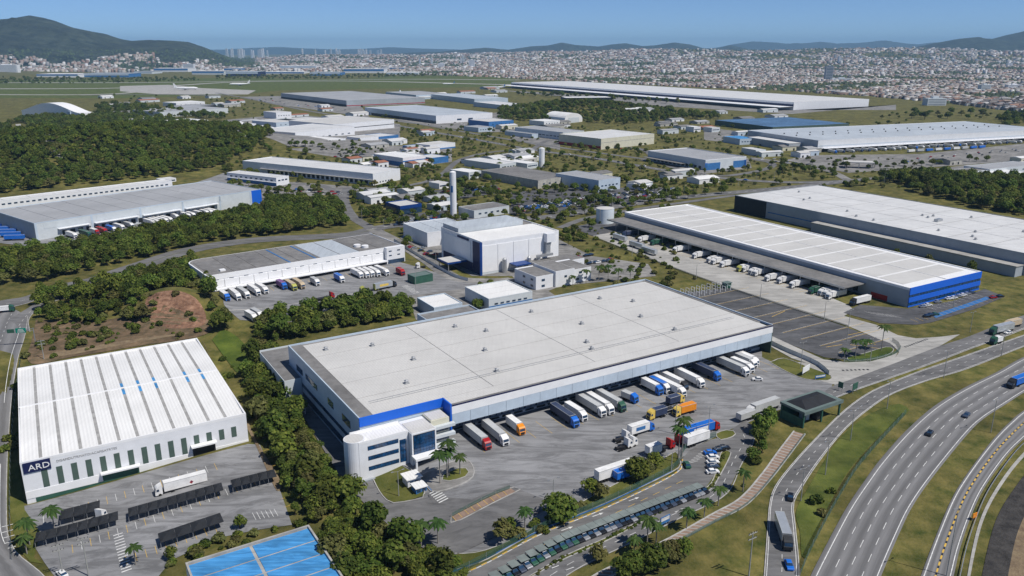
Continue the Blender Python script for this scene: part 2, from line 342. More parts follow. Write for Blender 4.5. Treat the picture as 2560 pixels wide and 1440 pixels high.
def stripe(parent, C, w, z, m, dash=None, gap=0, name='lane_marking', start=0.0):
    """Painted line along C; with dashes one mesh per line."""
    C = resample(list(C), step=2.0)
    if parent is not None and parent.data: q = parent.data.vertices[0].co; z += q.z - H1(q.x, q.y)
    s = np.r_[0, np.cumsum(np.hypot(*np.diff(C, axis=0).T))]; v = []; f = []
    def run(a, b):
        t = np.linspace(a, b, max(2, int((b - a) / 3) + 2)); Q = np.c_[np.interp(t, s, C[:, 0]), np.interp(t, s, C[:, 1])]
        A = offset(Q, w / 2); B = offset(Q, -w / 2); b0 = len(v)
        for p, q in zip(A, B): v.append((p[0], p[1], H1(*p) + z)); v.append((q[0], q[1], H1(*q) + z))
        for i in range(len(Q) - 1): f.append((b0 + 2 * i, b0 + 2 * i + 1, b0 + 2 * i + 3, b0 + 2 * i + 2))
    if dash is None: run(0, s[-1])
    else:
        a = start
        while a < s[-1] - .5: run(a, min(s[-1], a + dash)); a += dash + gap
    if not f: return
    me = bpy.data.meshes.new(name); me.from_pydata(v, [], f); me.update(); me.flip_normals() if me.polygons[0].normal.z < 0 else None
    me.materials.append(MATS[m]); return link(name, me, parent)
def kerb(parent, C, w=.26, h=.14, z=0.0, m='kerb', name='kerb'):
    C = np.asarray(C, float); A = offset(C, w / 2); B = offset(C, -w / 2); v = []; f = []
    for p, q in zip(A, B):
        za, zb = H1(*p) + z, H1(*q) + z
        v += [(p[0], p[1], za), (p[0], p[1], za + h), (q[0], q[1], zb + h), (q[0], q[1], zb)]
    for i in range(len(C) - 1):
        b = 4 * i
        for k in range(3): f.append((b + k, b + k + 1, b + k + 5, b + k + 4))
    me = bpy.data.meshes.new(name); me.from_pydata(v, [], f); me.update(); me.materials.append(MATS[m])
    o = link(name, me, parent)
    if parent is None: tag(o, kind='structure')
    return o
def kerbed(name, px, m, z=.16, curve=True, world=False):
    """A kerbed island: a raised sheet and its kerb stones."""
    pts = [np.array(p) if world else W(*p) for p in px]
    C = resample(pts + [pts[0]], step=2.5) if curve else np.array(pts + [pts[0]])
    o = sheet(name, C[:-1], z, m); kerb(o, resample(list(C), step=3.0) if not curve else C, z=.03, h=z + .03); return o

# ------------------------------------------------------------------ ground, hills
def spaced(lo, hi, mid0, mid1, st, grow=1.09):
    a = list(np.arange(mid0, mid1 + .1, st)); s = st
    while a[-1] < hi: s = min(s * grow, 700); a.append(a[-1] + s)
    s = st
    while a[0] > lo: s = min(s * grow, 700); a.insert(0, a[0] - s)
    return np.array(a)
gx = spaced(-26000, 26000, -260, 30, 4, 1.06); gy = spaced(-2500, 34000, 120, 480, 4, 1.05)
GX, GY = np.meshgrid(gx, gy); GZ = hz(GX, GY) - .12
def gridmesh(name, X, Y, Z, m, smooth=True):
    ny, nx = X.shape; v = np.stack([X, Y, Z], -1).reshape(-1, 3)
    i = np.arange(ny * nx).reshape(ny, nx)
    f = np.stack([i[:-1, :-1], i[:-1, 1:], i[1:, 1:], i[1:, :-1]], -1).reshape(-1, 4)
    me = bpy.data.meshes.new(name); me.vertices.add(len(v)); me.vertices.foreach_set('co', v.ravel())
    me.loops.add(f.size); me.loops.foreach_set('vertex_index', f.ravel()); me.polygons.add(len(f))
    me.polygons.foreach_set('loop_start', np.arange(len(f)) * 4)
    me.update(calc_edges=True); me.validate()
    if smooth: me.polygons.foreach_set('use_smooth', np.ones(len(f), bool))
    me.materials.append(MATS[m]); return me
mat('city_ground', (.12, .115, .095), .95, .4, .02, (.20, .19, .17), big=.3)
tag(link('ground', gridmesh('ground', GX, GY, GZ, 'ground')), kind='structure')

mat('hill_forest', (.018, .030, .020), .95, .45, .012, (.050, .062, .040), bump=14, bscale=.02, big=.3, bigscale=.003)
def vnoise(x, y, sc, seed):
    r = np.random.default_rng(seed); ph = r.uniform(0, 6.28, (6, 2)); an = r.uniform(0, 6.28, 6); o = 0
    for k in range(6):
        q = (1.6 ** k) / sc; o = o + np.sin(x * q * math.cos(an[k]) + y * q * math.sin(an[k]) + ph[k, 0]) * .62 ** k
    return o / 2
def range_of_hills(name, prof, d0, depth, base=0.0, rough=1.0, seed=1, n=150, m='hill_forest', back=1.2):
    """A ridge at distance d0 whose crest follows the measured skyline, with spurs running down to the plain."""
    xs = np.linspace(prof[0][0], prof[-1][0], n); ys = np.interp(xs, [p[0] for p in prof], [p[1] for p in prof])
    u = (xs - 1280) / FPX; v_ = (ys - 720) / FPX; t_ = d0 / (CS - v_ * SN); X0 = u * t_; top = CAM_H + t_ * (-SN - v_ * CS)
    ts = np.linspace(-1, back, 46); X = np.zeros((46, n)); Y = np.zeros((46, n)); Z = np.zeros((46, n))
    for j, t in enumerate(ts):
        X[j] = X0 * (1 + t * depth / d0 * .6); Y[j] = d0 + t * depth * (1 if t < 0 else .9)
        sh = math.cos(min(1, abs(t)) * math.pi / 2) ** 1.25
        nn = vnoise(X[j], Y[j], depth * .13, seed) * .16 + vnoise(X[j], Y[j], depth * .04, seed + 5) * .05
        k = np.clip(sh * (1 + rough * nn * min(1, abs(t) * 4)) , 0, 1.02)
        Z[j] = base + (top - base) * k - 3
    return tag(link(name, gridmesh(name, X, Y, Z, m)), kind='structure')
LEFT_PROF = [(-420, 110), (-260, 70), (-120, 52), (0, 47), (40, 43), (75, 37), (110, 44), (150, 56), (185, 70), (250, 83), (300, 97), (330, 102), (370, 99), (420, 101), (455, 104), (490, 115), (530, 130), (570, 143), (610, 157), (640, 168), (660, 176)]
range_of_hills('mountain', LEFT_PROF, 7600, 1900, 0, 1.2, 3, 190)
range_of_hills('hills', [(1000, 132), (1100, 129), (1160, 124), (1215, 119), (1270, 124), (1330, 115), (1370, 113), (1404, 106), (1440, 112), (1500, 116), (1530, 111), (1565, 108), (1605, 115), (1640, 113), (1680, 107), (1720, 112), (1750, 121), (1790, 120), (1820, 113), (1850, 120), (1890, 128), (1990, 133)], 15500, 2600, 0, 1, 11, 200)
range_of_hills('hills', [(1700, 128), (1800, 118), (1840, 110), (1880, 103), (1915, 106), (1960, 109), (2000, 108), (2050, 104), (2090, 109), (2150, 107), (2200, 102), (2250, 107), (2300, 111), (2340, 106), (2400, 112), (2700, 118)], 24000, 3000, 0, 1, 17, 160)
range_of_hills('hills', [(2230, 130), (2300, 118), (2340, 108), (2390, 98), (2430, 94), (2480, 96), (2510, 88), (2560, 78), (2620, 70), (2700, 66), (2800, 75), (2950, 110)], 11500, 2600, 0, 1.2, 23, 140)
range_of_hills('hills', [(-400, 118), (560, 124), (640, 119), (700, 117), (760, 121), (830, 123), (900, 122), (980, 118), (1050, 121), (1130, 123), (1250, 128)], 26000, 3000, 0, .8, 29, 120)

# ------------------------------------------------------------------ paved ground, roads
Z1, Z2, Z3, Z4 = .03, .06, .09, .12
area('yard', [(735, 950), (850, 1188), (930, 1262), (1000, 1330), (1060, 1372), (1140, 1392), (1215, 1388), (1310, 1343), (1500, 1256), (1680, 1172), (1690, 1155), (1760, 1106), (1830, 1072), (1870, 1056), (1945, 1026), (2075, 978), (2085, 950), (2000, 940), (1905, 893), (1905, 850), (1600, 720), (900, 840)], Z1, 'yard')
area('access_road', [(716, 972), (775, 972), (870, 1140), (930, 1205), (975, 1258), (1085, 1242), (1180, 1250), (1270, 1214), (1345, 1243), (1395, 1262), (1240, 1343), (1140, 1388), (1060, 1372), (1008, 1345), (940, 1286), (862, 1214), (800, 1110)], .22, 'asphalt')
hw, hwL, hwR = road2('highway', [(1960, 1580), (2026, 1440), (2088, 1320), (2122, 1260), (2158, 1207), (2198, 1152), (2262, 1080), (2333, 1017), (2410, 970), (2490, 931), (2560, 892), (2700, 830)],
             [(2150, 1580), (2203, 1440), (2250, 1330), (2284, 1262), (2338, 1185), (2424, 1080), (2466, 1042), (2516, 1010), (2566, 978), (2660, 925), (2850, 850)], Z2, 'highway', 90)
def between(t): return hwL * (1 - t) + hwR * t
stripe(hw, between(.085), .22, .02, 'paint_white'); stripe(hw, between(.945), .22, .02, 'paint_white')
for k in (1, 2, 3): stripe(hw, between(.085 + .86 * k / 4), .16, .02, 'paint_white', 4.2, 5.0, start=1.5 * k)
rp, rpL, rpR = road2('slip_road', [(2250, 1580), (2302, 1440), (2338, 1345), (2378, 1250), (2414, 1190), (2469, 1115), (2499, 1080), (2528, 1052), (2560, 1026), (2680, 950)],
             [(2350, 1580), (2384, 1440), (2402, 1365), (2432, 1280), (2464, 1215), (2520, 1137), (2566, 1092), (2640, 1030), (2760, 950)], Z2, 'highway', 70)
def rbt(t): return rpL * (1 - t) + rpR * t
stripe(rp, rbt(.1), .22, .02, 'paint_white'); stripe(rp, rbt(.9), .22, .02, 'paint_white')
stripe(rp, rbt(.45), .42, .02, 'paint_yellow', 1.9, 1.5); stripe(rp, rbt(.45), .42, .02, 'dark', 1.0, 2.4, start=2.1)
sr, srL, srR = road2('service_road', [(1900, 1580), (1912, 1440), (1920, 1325), (1926, 1255), (1943, 1210), (1993, 1147), (2053, 1083), (2113, 1025), (2168, 985), (2220, 960), (2295, 930), (2420, 887), (2560, 838), (2760, 770)],
             [(1975, 1580), (1996, 1440), (1988, 1325), (1983, 1260), (2003, 1220), (2046, 1155), (2108, 1078), (2170, 1024), (2232, 984), (2320, 951), (2420, 921), (2560, 866), (2800, 775)], Z2, 'asphalt', 80)
def sbt(t): return srL * (1 - t) + srR * t
stripe(sr, sbt(.05), .16, .02, 'paint_white'); stripe(sr, sbt(.94), .16, .02, 'paint_white'); stripe(sr, sbt(.5), .14, .02, 'paint_white', 2.0, 4.0)
kerb(sr, sbt(-.015)); kerb(sr, sbt(1.015))
ac, acL, acR = road2('avenue', [(2060, 985), (2075, 968), (2132, 947), (2232, 910), (2345, 867), (2420, 842), (2510, 806), (2560, 788), (2700, 738)], [(2075, 1000), (2088, 995), (2142, 974), (2232, 943), (2345, 903), (2420, 874), (2520, 838), (2566, 820), (2720, 762)], Z2, 'asphalt', 60)
stripe(ac, acL * .5 + acR * .5, .14, .02, 'paint_white', 2.2, 3.6); stripe(ac, acL * .06 + acR * .94, .16, .02, 'paint_white')
kerb(ac, acL * -.02 + acR * 1.02)
# pale concrete drives between the car park and the blue-fronted warehouse
cd = area('concrete_drive', [(1470, 585), (1545, 572), (1600, 585), (1800, 640), (2000, 712), (2120, 762), (2135, 775), (2110, 790), (2190, 812), (2245, 838), (2290, 846), (2350, 842), (2400, 836), (2345, 868), (2232, 911), (2130, 948), (2088, 962), (2000, 938), (1950, 915), (2000, 905), (2100, 920), (2180, 917), (2235, 898), (2248, 880), (2230, 862), (2120, 815), (2000, 777), (1800, 712), (1640, 653), (1545, 615)], Z1 + .015, 'concrete')
ln = area('lane', [(1905, 838), (1925, 838), (1990, 868), (2060, 899), (2120, 906), (2180, 903), (2225, 890), (2245, 880), (2236, 898), (2180, 919), (2100, 922), (2040, 915), (1980, 896), (1912, 858)], Z1 + .025, 'concrete')
for (a, b) in (((2262, 868), (2318, 848)), ((2105, 926), (2178, 924))):
    P, Q = W(*a), W(*b); stripe(cd, [P, Q], 1.2, .045, 'dark', .9, .9, name='crossing_bar'); 
pk = area('car_park', [(1690, 742), (1700, 732), (1822, 720), (1850, 727), (2080, 805), (2225, 858), (2238, 872), (2215, 890), (2120, 900), (2060, 893), (1960, 855), (1905, 828), (1830, 795)], Z1 + .02, 'asphalt_dark')
for i in range(9):
    A = W(1722 + 47 * i, 750 + 16.5 * i * 1.0); B = A + E1 * (46 if i < 8 else 36)
    stripe(pk, [A, B], .18, .045, 'paint_yellow'); stripe(pk, [A + E2 * .6, B + E2 * .6], .14, .045, 'paint_white')
for (a, b) in (((1930, 792), (1962, 778)), ((2120, 838), (2175, 826)), ((2125, 862), (2200, 872)), ((2140, 850), (2190, 862)), ((2065, 868), (2105, 862))):
    stripe(pk, [W(*a), W(*b)], .3, .046, 'paint_yellow')
fp = area('car_park', [(2108, 782), (2150, 762), (2270, 772), (2385, 752), (2462, 722), (2512, 742), (2440, 772), (2330, 806), (2290, 812), (2200, 808)], Z1 + .03, 'asphalt_dark')
bl = area('cycle_lane', [(2330, 788), (2420, 758), (2465, 742), (2478, 746), (2425, 766), (2340, 795)], Z1 + .045, 'blue_soft')
for i in range(16): A = W(2296 + 12.5 * i, 806 - 3.6 * i); stripe(fp, [A, A + E2 * 5 + E1 * 1], .16, .03, 'paint_yellow')
for i in range(10): A = W(2318 + 13 * i, 768 - 3.6 * i); stripe(fp, [A, A - E2 * 5], .13, .03, 'paint_white')
for i in range(7): A = W(2160 + 11 * i, 778 + 1.5 * i); stripe(fp, [A, A - E2 * 6], .13, .03, 'paint_white')
# staff road and parking south of the yard fence
st = area('staff_road', [(1090, 1490), (1190, 1418), (1280, 1371), (1492, 1277), (1690, 1182), (1703, 1150), (1725, 1125), (1775, 1100), (1815, 1090), (1835, 1070), (1862, 1050), (1884, 1066), (1886, 1095), (1877, 1117), (1852, 1162), (1817, 1235), (1765, 1266), (1705, 1292), (1580, 1355), (1480, 1407), (1420, 1437), (1330, 1490)], Z2, 'asphalt')
up = resample([W(*p) for p in ((1150, 1440), (1280, 1374), (1492, 1280), (1686, 1186), (1706, 1150))], step=3)
kerb(st, up, m='paint_white'); stripe(st, up, .4, .22, 'paint_yellow', 1.6, 1.6)
stripe(st, [W(*p) for p in ((1225, 1440), (1352, 1367), (1512, 1295), (1720, 1196))], .14, .02, 'paint_yellow', 3.0, 2.4)
rt = resample([W(*p) for p in ((1415, 1440), (1580, 1356), (1705, 1293), (1815, 1236), (1853, 1162), (1879, 1117), (1888, 1090))], step=3)
kerb(st, rt, m='kerb')
stripe(st, [W(*p) for p in ((1375, 1440), (1560, 1345), (1690, 1283), (1790, 1232), (1835, 1150), (1862, 1100), (1850, 1075))], .14, .02, 'paint_white', 2.4, 3.2)
for i in range(7): A = W(1716 + 6 * i, 1150 - 5 * i + 10); stripe(st, [A, A + E1 * 4.5 - E2 * .5], .13, .02, 'paint_white')
for p in ((1320, 1352), (1418, 1322), (1495, 1287), (1585, 1248), (1395, 1415), (1570, 1352), (1700, 1276), (1430, 1420)):
    A = W(*p); d = E1 * 1.0; MBa = MB(); n = np.array([-d[1], d[0]]); z = H1(*A) + Z2 + .02
    q = [A - d * 2 - n * .12, A + d * .6 - n * .12, A + d * .6 - n * .5, A + d * 2, A + d * .6 + n * .5, A + d * .6 + n * .12, A - d * 2 + n * .12]
    MBa.add([(k[0], k[1], z) for k in q], [tuple(range(7))]).build('lane_arrow', 'paint_white', st)
kerbed('planting_strip', [(1200, 1515), (1280, 1468), (1505, 1350), (1655, 1274), (1763, 1222), (1788, 1186), (1803, 1132), (1822, 1126), (1826, 1138), (1797, 1194), (1768, 1230), (1655, 1278), (1505, 1358), (1300, 1460), (1220, 1515)], 'grass', curve=False)
# lawns of the main site
kerbed('lawn', [(926, 1184), (1000, 1164), (1037, 1185), (1062, 1240), (1020, 1254), (977, 1258), (950, 1232)], 'grass', curve=False, z=.36)
kerbed('traffic_island', [(1046, 1192), (1120, 1160), (1165, 1150), (1184, 1172), (1180, 1196), (1140, 1218), (1086, 1232), (1064, 1215)], 'pavement', z=.36)
kerbed('lawn', [(1108, 1190), (1150, 1172), (1172, 1178), (1160, 1196), (1110, 1206)], 'grass', z=.45)
kerbed('lawn', [(1060, 1374), (1150, 1385), (1215, 1376), (1290, 1345), (1340, 1318), (1420, 1268), (1450, 1258), (1490, 1236), (1560, 1200), (1640, 1158), (1690, 1130), (1698, 1150), (1684, 1178), (1490, 1268), (1280, 1364), (1190, 1410), (1100, 1425)], 'grass', curve=False)
kerbed('lawn', [(1790, 1085), (1812, 1076), (1838, 1080), (1832, 1092), (1798, 1100)], 'grass')
kerbed('lawn', [(1925, 906), (1960, 896), (2020, 918), (2075, 938), (2078, 948), (2062, 952), (2008, 947), (1960, 926)], 'grass', curve=False)
kerbed('lawn', [(2118, 893), (2160, 884), (2215, 868), (2234, 873), (2222, 886), (2180, 898), (2125, 903)], 'grass_bright')
tag(area('verge', [(2080, 1120), (2120, 1075), (2175, 1035), (2240, 1010), (2270, 1020), (2265, 1035), (2200, 1090), (2120, 1180), (2060, 1290), (2010, 1400), (2000, 1330), (1990, 1280), (2020, 1220)], .05, 'grass_mid', curve=True), kind='structure')
kerbed('lawn', [(2044, 990), (2068, 984), (2088, 996), (2062, 1008)], 'pavement', curve=False)
# barrier island and the weighbridge strip
wb = kerbed('kerb_island', [(1128, 1292), (1275, 1222), (1290, 1232), (1142, 1306)], 'brick_path', curve=False, z=.34)
for i in range(9): A = W(1140 + 16 * i, 1304 - 8 * i); stripe(wb, [A, A + E2 * 3.2], .12, .02, 'paint_yellow')
z_ = area('crossing', [(1070, 1238), (1090, 1232), (1104, 1254), (1084, 1262)], .27, 'asphalt')
for i in range(6): A = W(1074 + 4.6 * i, 1236 + 4.6 * i); stripe(z_, [A, A + E1 * 3.2], .5, .015, 'paint_white')
# docking bays painted on the yard
for i in range(44):
    A = PM + E1 * (36 + 3.4 * i) - E2 * 10
    if i % 2 == 0: stripe(None, [A, A - E2 * 11], .13, .075, 'paint_yellow', name='bay_marking')['kind'] = 'structure'
# footpath with pale bands
pt, pL, pR = road2('footpath', [(1440, 1470), (1505, 1428), (1665, 1350), (1780, 1286), (1850, 1246), (1905, 1185), (1945, 1130), (1985, 1078)], [(1480, 1470), (1530, 1440), (1672, 1366), (1790, 1303), (1866, 1262), (1925, 1200), (1968, 1145), (2012, 1086)], Z2, 'brick_path', 60)
for i in range(1, 118, 2):
    t = i / 118 * 59; k = int(t); fr = t - k; A = pL[k] * (1 - fr) + pL[k + 1] * fr; B = pR[k] * (1 - fr) + pR[k + 1] * fr
    stripe(pt, [A, B], .45, .02, 'concrete', name='path_slab')
kerb(pt, offset(pL, -.1) if False else pL, w=.5, h=.2); kerb(pt, pR, w=.5, h=.35)
# east of the slip road: gutter, verge, dark slope
road2('gutter', [(2400, 1580), (2418, 1440), (2450, 1300), (2500, 1205), (2560, 1130), (2640, 1060)], [(2408, 1580), (2426, 1440), (2459, 1300), (2509, 1207), (2568, 1134), (2648, 1064)], Z2, 'concrete', 40)
road2('black_slope', [(2440, 1580), (2455, 1440), (2490, 1300), (2540, 1215), (2600, 1140)], [(2500, 1580), (2520, 1440), (2548, 1320), (2600, 1230), (2680, 1150)], Z1, 'black_soil', 40)
road2('earth_slope', [(2500, 1580), (2520, 1440), (2548, 1320), (2600, 1230), (2680, 1150)], [(2700, 1580), (2720, 1440), (2750, 1320), (2800, 1230), (2880, 1150)], Z1, 'dry_slope', 30)
# striped white warehouse: its lot and the road on its far side
lot = area('car_park', [(50, 1268), (620, 1110), (650, 1112), (700, 1225), (730, 1312), (640, 1325), (545, 1345), (430, 1400), (380, 1460), (150, 1460), (110, 1405), (70, 1340)], Z1, 'yard')
rd, rdL, rdR = road2('highway', [(-160, 1560), (-150, 1300), (-130, 1000), (-110, 850), (-80, 780), (-30, 740)], [(210, 1560), (110, 1440), (30, 1365), (16, 1260), (24, 1050), (44, 900), (62, 840), (70, 790)], Z2, 'highway', 50)
stripe(rd, rdL * .1 + rdR * .9, .2, .02, 'paint_white'); stripe(rd, rdL * .32 + rdR * .68, .15, .02, 'paint_white', 3, 4)
kerb(rd, rdR)
for (lab, L, Rr) in ((0, [(-160, 790), (0, 752), (60, 742), (130, 716), (250, 690)], [(-160, 830), (0, 776), (75, 756), (135, 730), (250, 704)]), (1, [(20, 800), (62, 775), (100, 752), (140, 736), (250, 712)], [(75, 830), (72, 800), (92, 776), (140, 752), (250, 727)])):
    r_, a_, b_ = road2('road', L, Rr, Z2 + .012 + .012 * lab, 'asphalt', 30); stripe(r_, a_ * .5 + b_ * .5, .15, .02, 'paint_white', 3, 4); kerb(r_, b_)
for i in range(20): A = W(108 + 22.5 * i, 1290 - 6.9 * i); stripe(lot, [A, A - E2 * 5], .13, .03, 'paint_yellow' if i % 2 else 'paint_white')
for i in range(22): A = W(180 + 22.5 * i, 1362 - 8.2 * i); stripe(lot, [A, A - E2 * 4.6], .13, .03, 'paint_white' if i % 2 else 'paint_yellow')
for i in range(8): A = W(655 + 8 * i, 1128 + 20 * i); stripe(lot, [A, A + E1 * 4.2], .13, .03, 'paint_yellow')
for i in range(6): A = W(640 + 11 * i, 1300 - 2 * i); stripe(lot, [A, A + E2 * 4.5], .13, .03, 'paint_white')
for i in range(10): A = W(318 + 25 * i, 1412 - 9 * i); stripe(lot, [A, A + E2 * 4.5], .13, .03, 'paint_yellow')
for i in range(14): A = W(283 + 1.6 * i, 1340 + 7 * i); stripe(lot, [A, A + E1 * 2.6], .42, .03, 'paint_white', name='crossing_bar')
for i in range(7): A = W(4 + 1.5 * i, 1318 + 14 * i); stripe(rd, [A, A + E1 * 3], .3, .021, 'paint_white')
tag(area('verge', [(18, 1150), (46, 1160), (62, 1275), (100, 1330), (85, 1395), (110, 1410), (75, 1405), (38, 1360), (22, 1260)], .07, 'grass'), kind='structure')
for nm, P, m in (('scrub_bank', [(90, 800), (260, 800), (350, 780), (385, 760), (520, 800), (510, 838), (330, 868), (180, 893), (75, 908), (80, 850)], 'scrub'), ('dirt_bank', [(372, 800), (362, 770), (372, 742), (420, 728), (468, 734), (498, 755), (515, 790), (505, 815), (450, 822), (410, 818)], 'dirt'),
                 ('dirt_bank', [(130, 882), (330, 850), (480, 832), (330, 858), (160, 890)], 'dry_slope'),
                 ('dirt_bank', [(505, 850), (545, 930), (600, 1010), (640, 1100), (700, 1200), (690, 1225), (640, 1115), (590, 1020), (520, 880)], 'dry_slope'),
                 ('grass_bank', [(530, 850), (560, 825), (610, 860), (625, 910), (600, 935), (570, 905)], 'grass_bright')):
    Z4 += .015; area(nm, P, Z4, m, curve=True)
area('airfield', [(-220, 244), (300, 246), (600, 236), (700, 226), (1000, 221), (1270, 216), (1290, 200), (1270, 188), (900, 191), (400, 197), (-220, 203)], -.06, 'grass_mid')
# yards and streets of the mid distance
cy = area('yard', [(552, 722), (700, 690), (1000, 655), (1060, 672), (1112, 688), (1150, 702), (1210, 700), (1270, 694), (1312, 708), (1250, 722), (1150, 724), (1060, 748), (1050, 775), (900, 800), (700, 806), (600, 800), (560, 762)], Z1, 'yard')
stripe(cy, [W(*p) for p in ((568, 776), (700, 765), (880, 735), (1000, 712))], 1.0, .02, 'concrete', name='kerb_line')
for i in range(22): A = W(590 + 19 * i, 745 - 3.6 * i); stripe(cy, [A, A + E2 * 9 * 1.0], .15, .02, 'paint_yellow')
for i in range(9): A = W(1004 + 3.5 * i, 716 + 2.2 * i); stripe(cy, [A, A + E1 * 4], .5, .02, 'paint_white', name='crossing_bar')
STREETS = [([(250, 698), (350, 664), (480, 624), (640, 600), (860, 588), (940, 572)], 17, 'asphalt'),
           ([(868, 470), (860, 500), (880, 540), (930, 572)], 9, 'asphalt'), ([(930, 572), (985, 600), (1060, 645), (1110, 680), (1160, 700), (1290, 702)], 10, 'pavement'),
           ([(930, 572), (1010, 560), (1130, 545), (1340, 545), (1500, 522), (1700, 494), (2000, 466), (2140, 450), (2300, 438), (2700, 420)], 15, 'asphalt'),
           ([(540, 232), (640, 250), (760, 275), (900, 298), (1000, 315), (1150, 342), (1330, 374), (1480, 394), (1700, 432), (1860, 450), (2000, 456), (2120, 452)], 12, 'asphalt'),
           ([(990, 300), (1150, 328), (1330, 358), (1480, 380), (1700, 410), (1760, 425)], 9, 'asphalt'),
           ([(860, 500), (820, 470), (760, 460), (600, 470)], 8, 'asphalt'), ([(868, 470), (950, 470), (1040, 460), (1100, 440), (1150, 400), (1230, 380), (1330, 374)], 8, 'asphalt'),
           ([(1640, 400), (1700, 424), (1800, 440), (1910, 424), (1930, 408), (1880, 398)], 9, 'asphalt'), ([(1880, 395), (1990, 410), (2080, 430), (2120, 450)], 10, 'pavement'),
           ([(1400, 570), (1470, 545), (1600, 522), (1840, 488)], 7, 'asphalt'), ([(45, 310), (52, 330), (75, 345)], 8, 'concrete'), ([(100, 352), (130, 368), (175, 390)], 8, 'concrete'),
           ([(1330, 374), (1380, 350), (1500, 362), (1600, 372), (1640, 400)], 8, 'asphalt'), ([(-200, 222), (300, 220), (600, 205), (900, 203), (1280, 212)], 45, 'concrete'), ([(-200, 236), (250, 236), (390, 222)], 30, 'concrete'),
           ([(-200, 209), (400, 206), (900, 199), (1300, 200)], 40, 'concrete'), ([(200, 238), (420, 236), (560, 240)], 22, 'asphalt')]
for i, (p, w, m) in enumerate(STREETS):
    o, C = road('runway' if m == 'concrete' and w > 20 else 'road', p, w, Z2 + .006 * i, m, step=8)
    if w >= 12 and m == 'asphalt': stripe(o, C, .5, .02, 'grass' if w == 17 else 'paint_white', None if w == 17 else 4, 6)
for P, m in (([(420, 478), (560, 432), (640, 470), (560, 520), (430, 560), (190, 605), (60, 615), (-60, 600), (-60, 560), (100, 600)], 'yard'),
             ([(560, 455), (740, 455), (930, 470), (860, 482), (740, 495), (650, 500), (600, 470)], 'pavement'),
             ([(560, 300), (720, 285), (1000, 310), (1000, 345), (880, 372), (720, 365), (640, 335)], 'pavement'), ([(720, 372), (900, 362), (1130, 365), (1130, 405), (1000, 420), (900, 400)], 'pavement'),
             ([(600, 242), (700, 240), (900, 262), (930, 300), (860, 285), (700, 262)], 'pavement'), ([(960, 300), (1250, 280), (1300, 330), (1200, 330)], 'pavement'),
             ([(1270, 320), (1400, 345), (1400, 375), (1280, 350)], 'pavement'), ([(1270, 482), (1400, 470), (1700, 468), (1690, 492), (1450, 530), (1270, 535), (1280, 505)], 'asphalt_dark'),
             ([(985, 540), (1120, 525), (1130, 555), (1000, 570)], 'asphalt_dark'), ([(1040, 480), (1240, 462), (1260, 480), (1100, 505)], 'asphalt_dark'), ([(1000, 595), (1030, 570), (1130, 600), (1400, 600), (1480, 640), (1620, 660), (1640, 690), (1400, 715), (1330, 745), (1280, 690), (1180, 690)], 'pavement'),
             ([(1020, 740), (1330, 700), (1390, 740), (1200, 790), (1040, 800)], 'pavement'), ([(2030, 388), (2300, 385), (2600, 355), (2600, 398), (2300, 420), (2120, 432), (1960, 400)], 'pavement'),
             ([(1600, 245), (1980, 275), (2240, 275), (2240, 262), (1980, 285), (1650, 265), (1240, 225)], 'pavement'), ([(2280, 430), (2420, 412), (2600, 405), (2600, 450), (2450, 440)], 'pavement'), ([(1430, 568), (1540, 545), (1580, 572), (1480, 590)], 'asphalt_dark'),
             ([(1600, 400), (1760, 435), (1880, 420), (1870, 395), (1700, 385)], 'pavement'), ([(1760, 318), (1860, 330), (1860, 360), (1760, 350)], 'pavement'), ([(300, 215), (420, 212), (500, 220), (640, 226), (620, 236), (400, 236), (300, 228)], 'concrete')):
    Z1 += .004; area('paving', P, Z1 % .05 + .006, m)

# ------------------------------------------------------------------ buildings
def solve_len(base, d, h, pxx, lo=2.0, hi=3000.0):
    """Length along d from base (roof level h) until the photograph column pxx is reached."""
    f = lambda L: PX(base[0] + d[0] * L, base[1] + d[1] * L, h)[0] - pxx
    s = 1 if f(hi) > f(lo) else -1
    for _ in range(60):
        m = (lo + hi) / 2
        if s * f(m) > 0: hi = m
        else: lo = m
    return lo
FOOT = []
class Bld:
    """Frame of a building: u along its front, v towards its back, origin at the front left corner on the ground."""
    def __init__(s, name, label, cat, BL, FL, FR, h, ang=None, group=None, depth=None, length=None, z0=None):
        A, B = np.array(W0(*FL, h)), np.array(W0(*FR, h))
        if z0 is None: z0 = 0.0
        s.z0 = z0
        if ang is None:
            C = np.array(W0(*BL, h)); t1 = math.atan2(*(B - A)[::-1]); t2 = math.atan2(*(A - C)[::-1]) + math.pi / 2
            l1, l2 = np.hypot(*(B - A)), np.hypot(*(A - C)); ang = (t1 * l1 + t2 * l2) / (l1 + l2)
        else: ang = R(ang)
        s.ang = ang; s.e = np.array([math.cos(ang), math.sin(ang)]); s.n = np.array([-math.sin(ang), math.cos(ang)])
        s.L = length or solve_len(A, s.e, h, FR[0]); s.D = depth or solve_len(A, s.n, h, BL[0])
        s.h = h - z0; s.o = A; FOOT.append(s)
        s.r = empty(name, (A[0], A[1], z0), ang); tag(s.r, label, cat, group)
    def box(s, name, u0, u1, v0, v1, z0, z1, m): return box(s.r, name, u0, u1, v0, v1, z0, z1, m)
    def rep(s, name, w, d, h, m, spots): return rep(s.r, name, w, d, h, m, spots)
    def at(s, u, v): return s.o + s.e * u + s.n * v
    def uv(s, px, py, z=0.0):
        p = np.array(W0(px, py, z)) - s.o; return float(p @ s.e), float(p @ s.n)
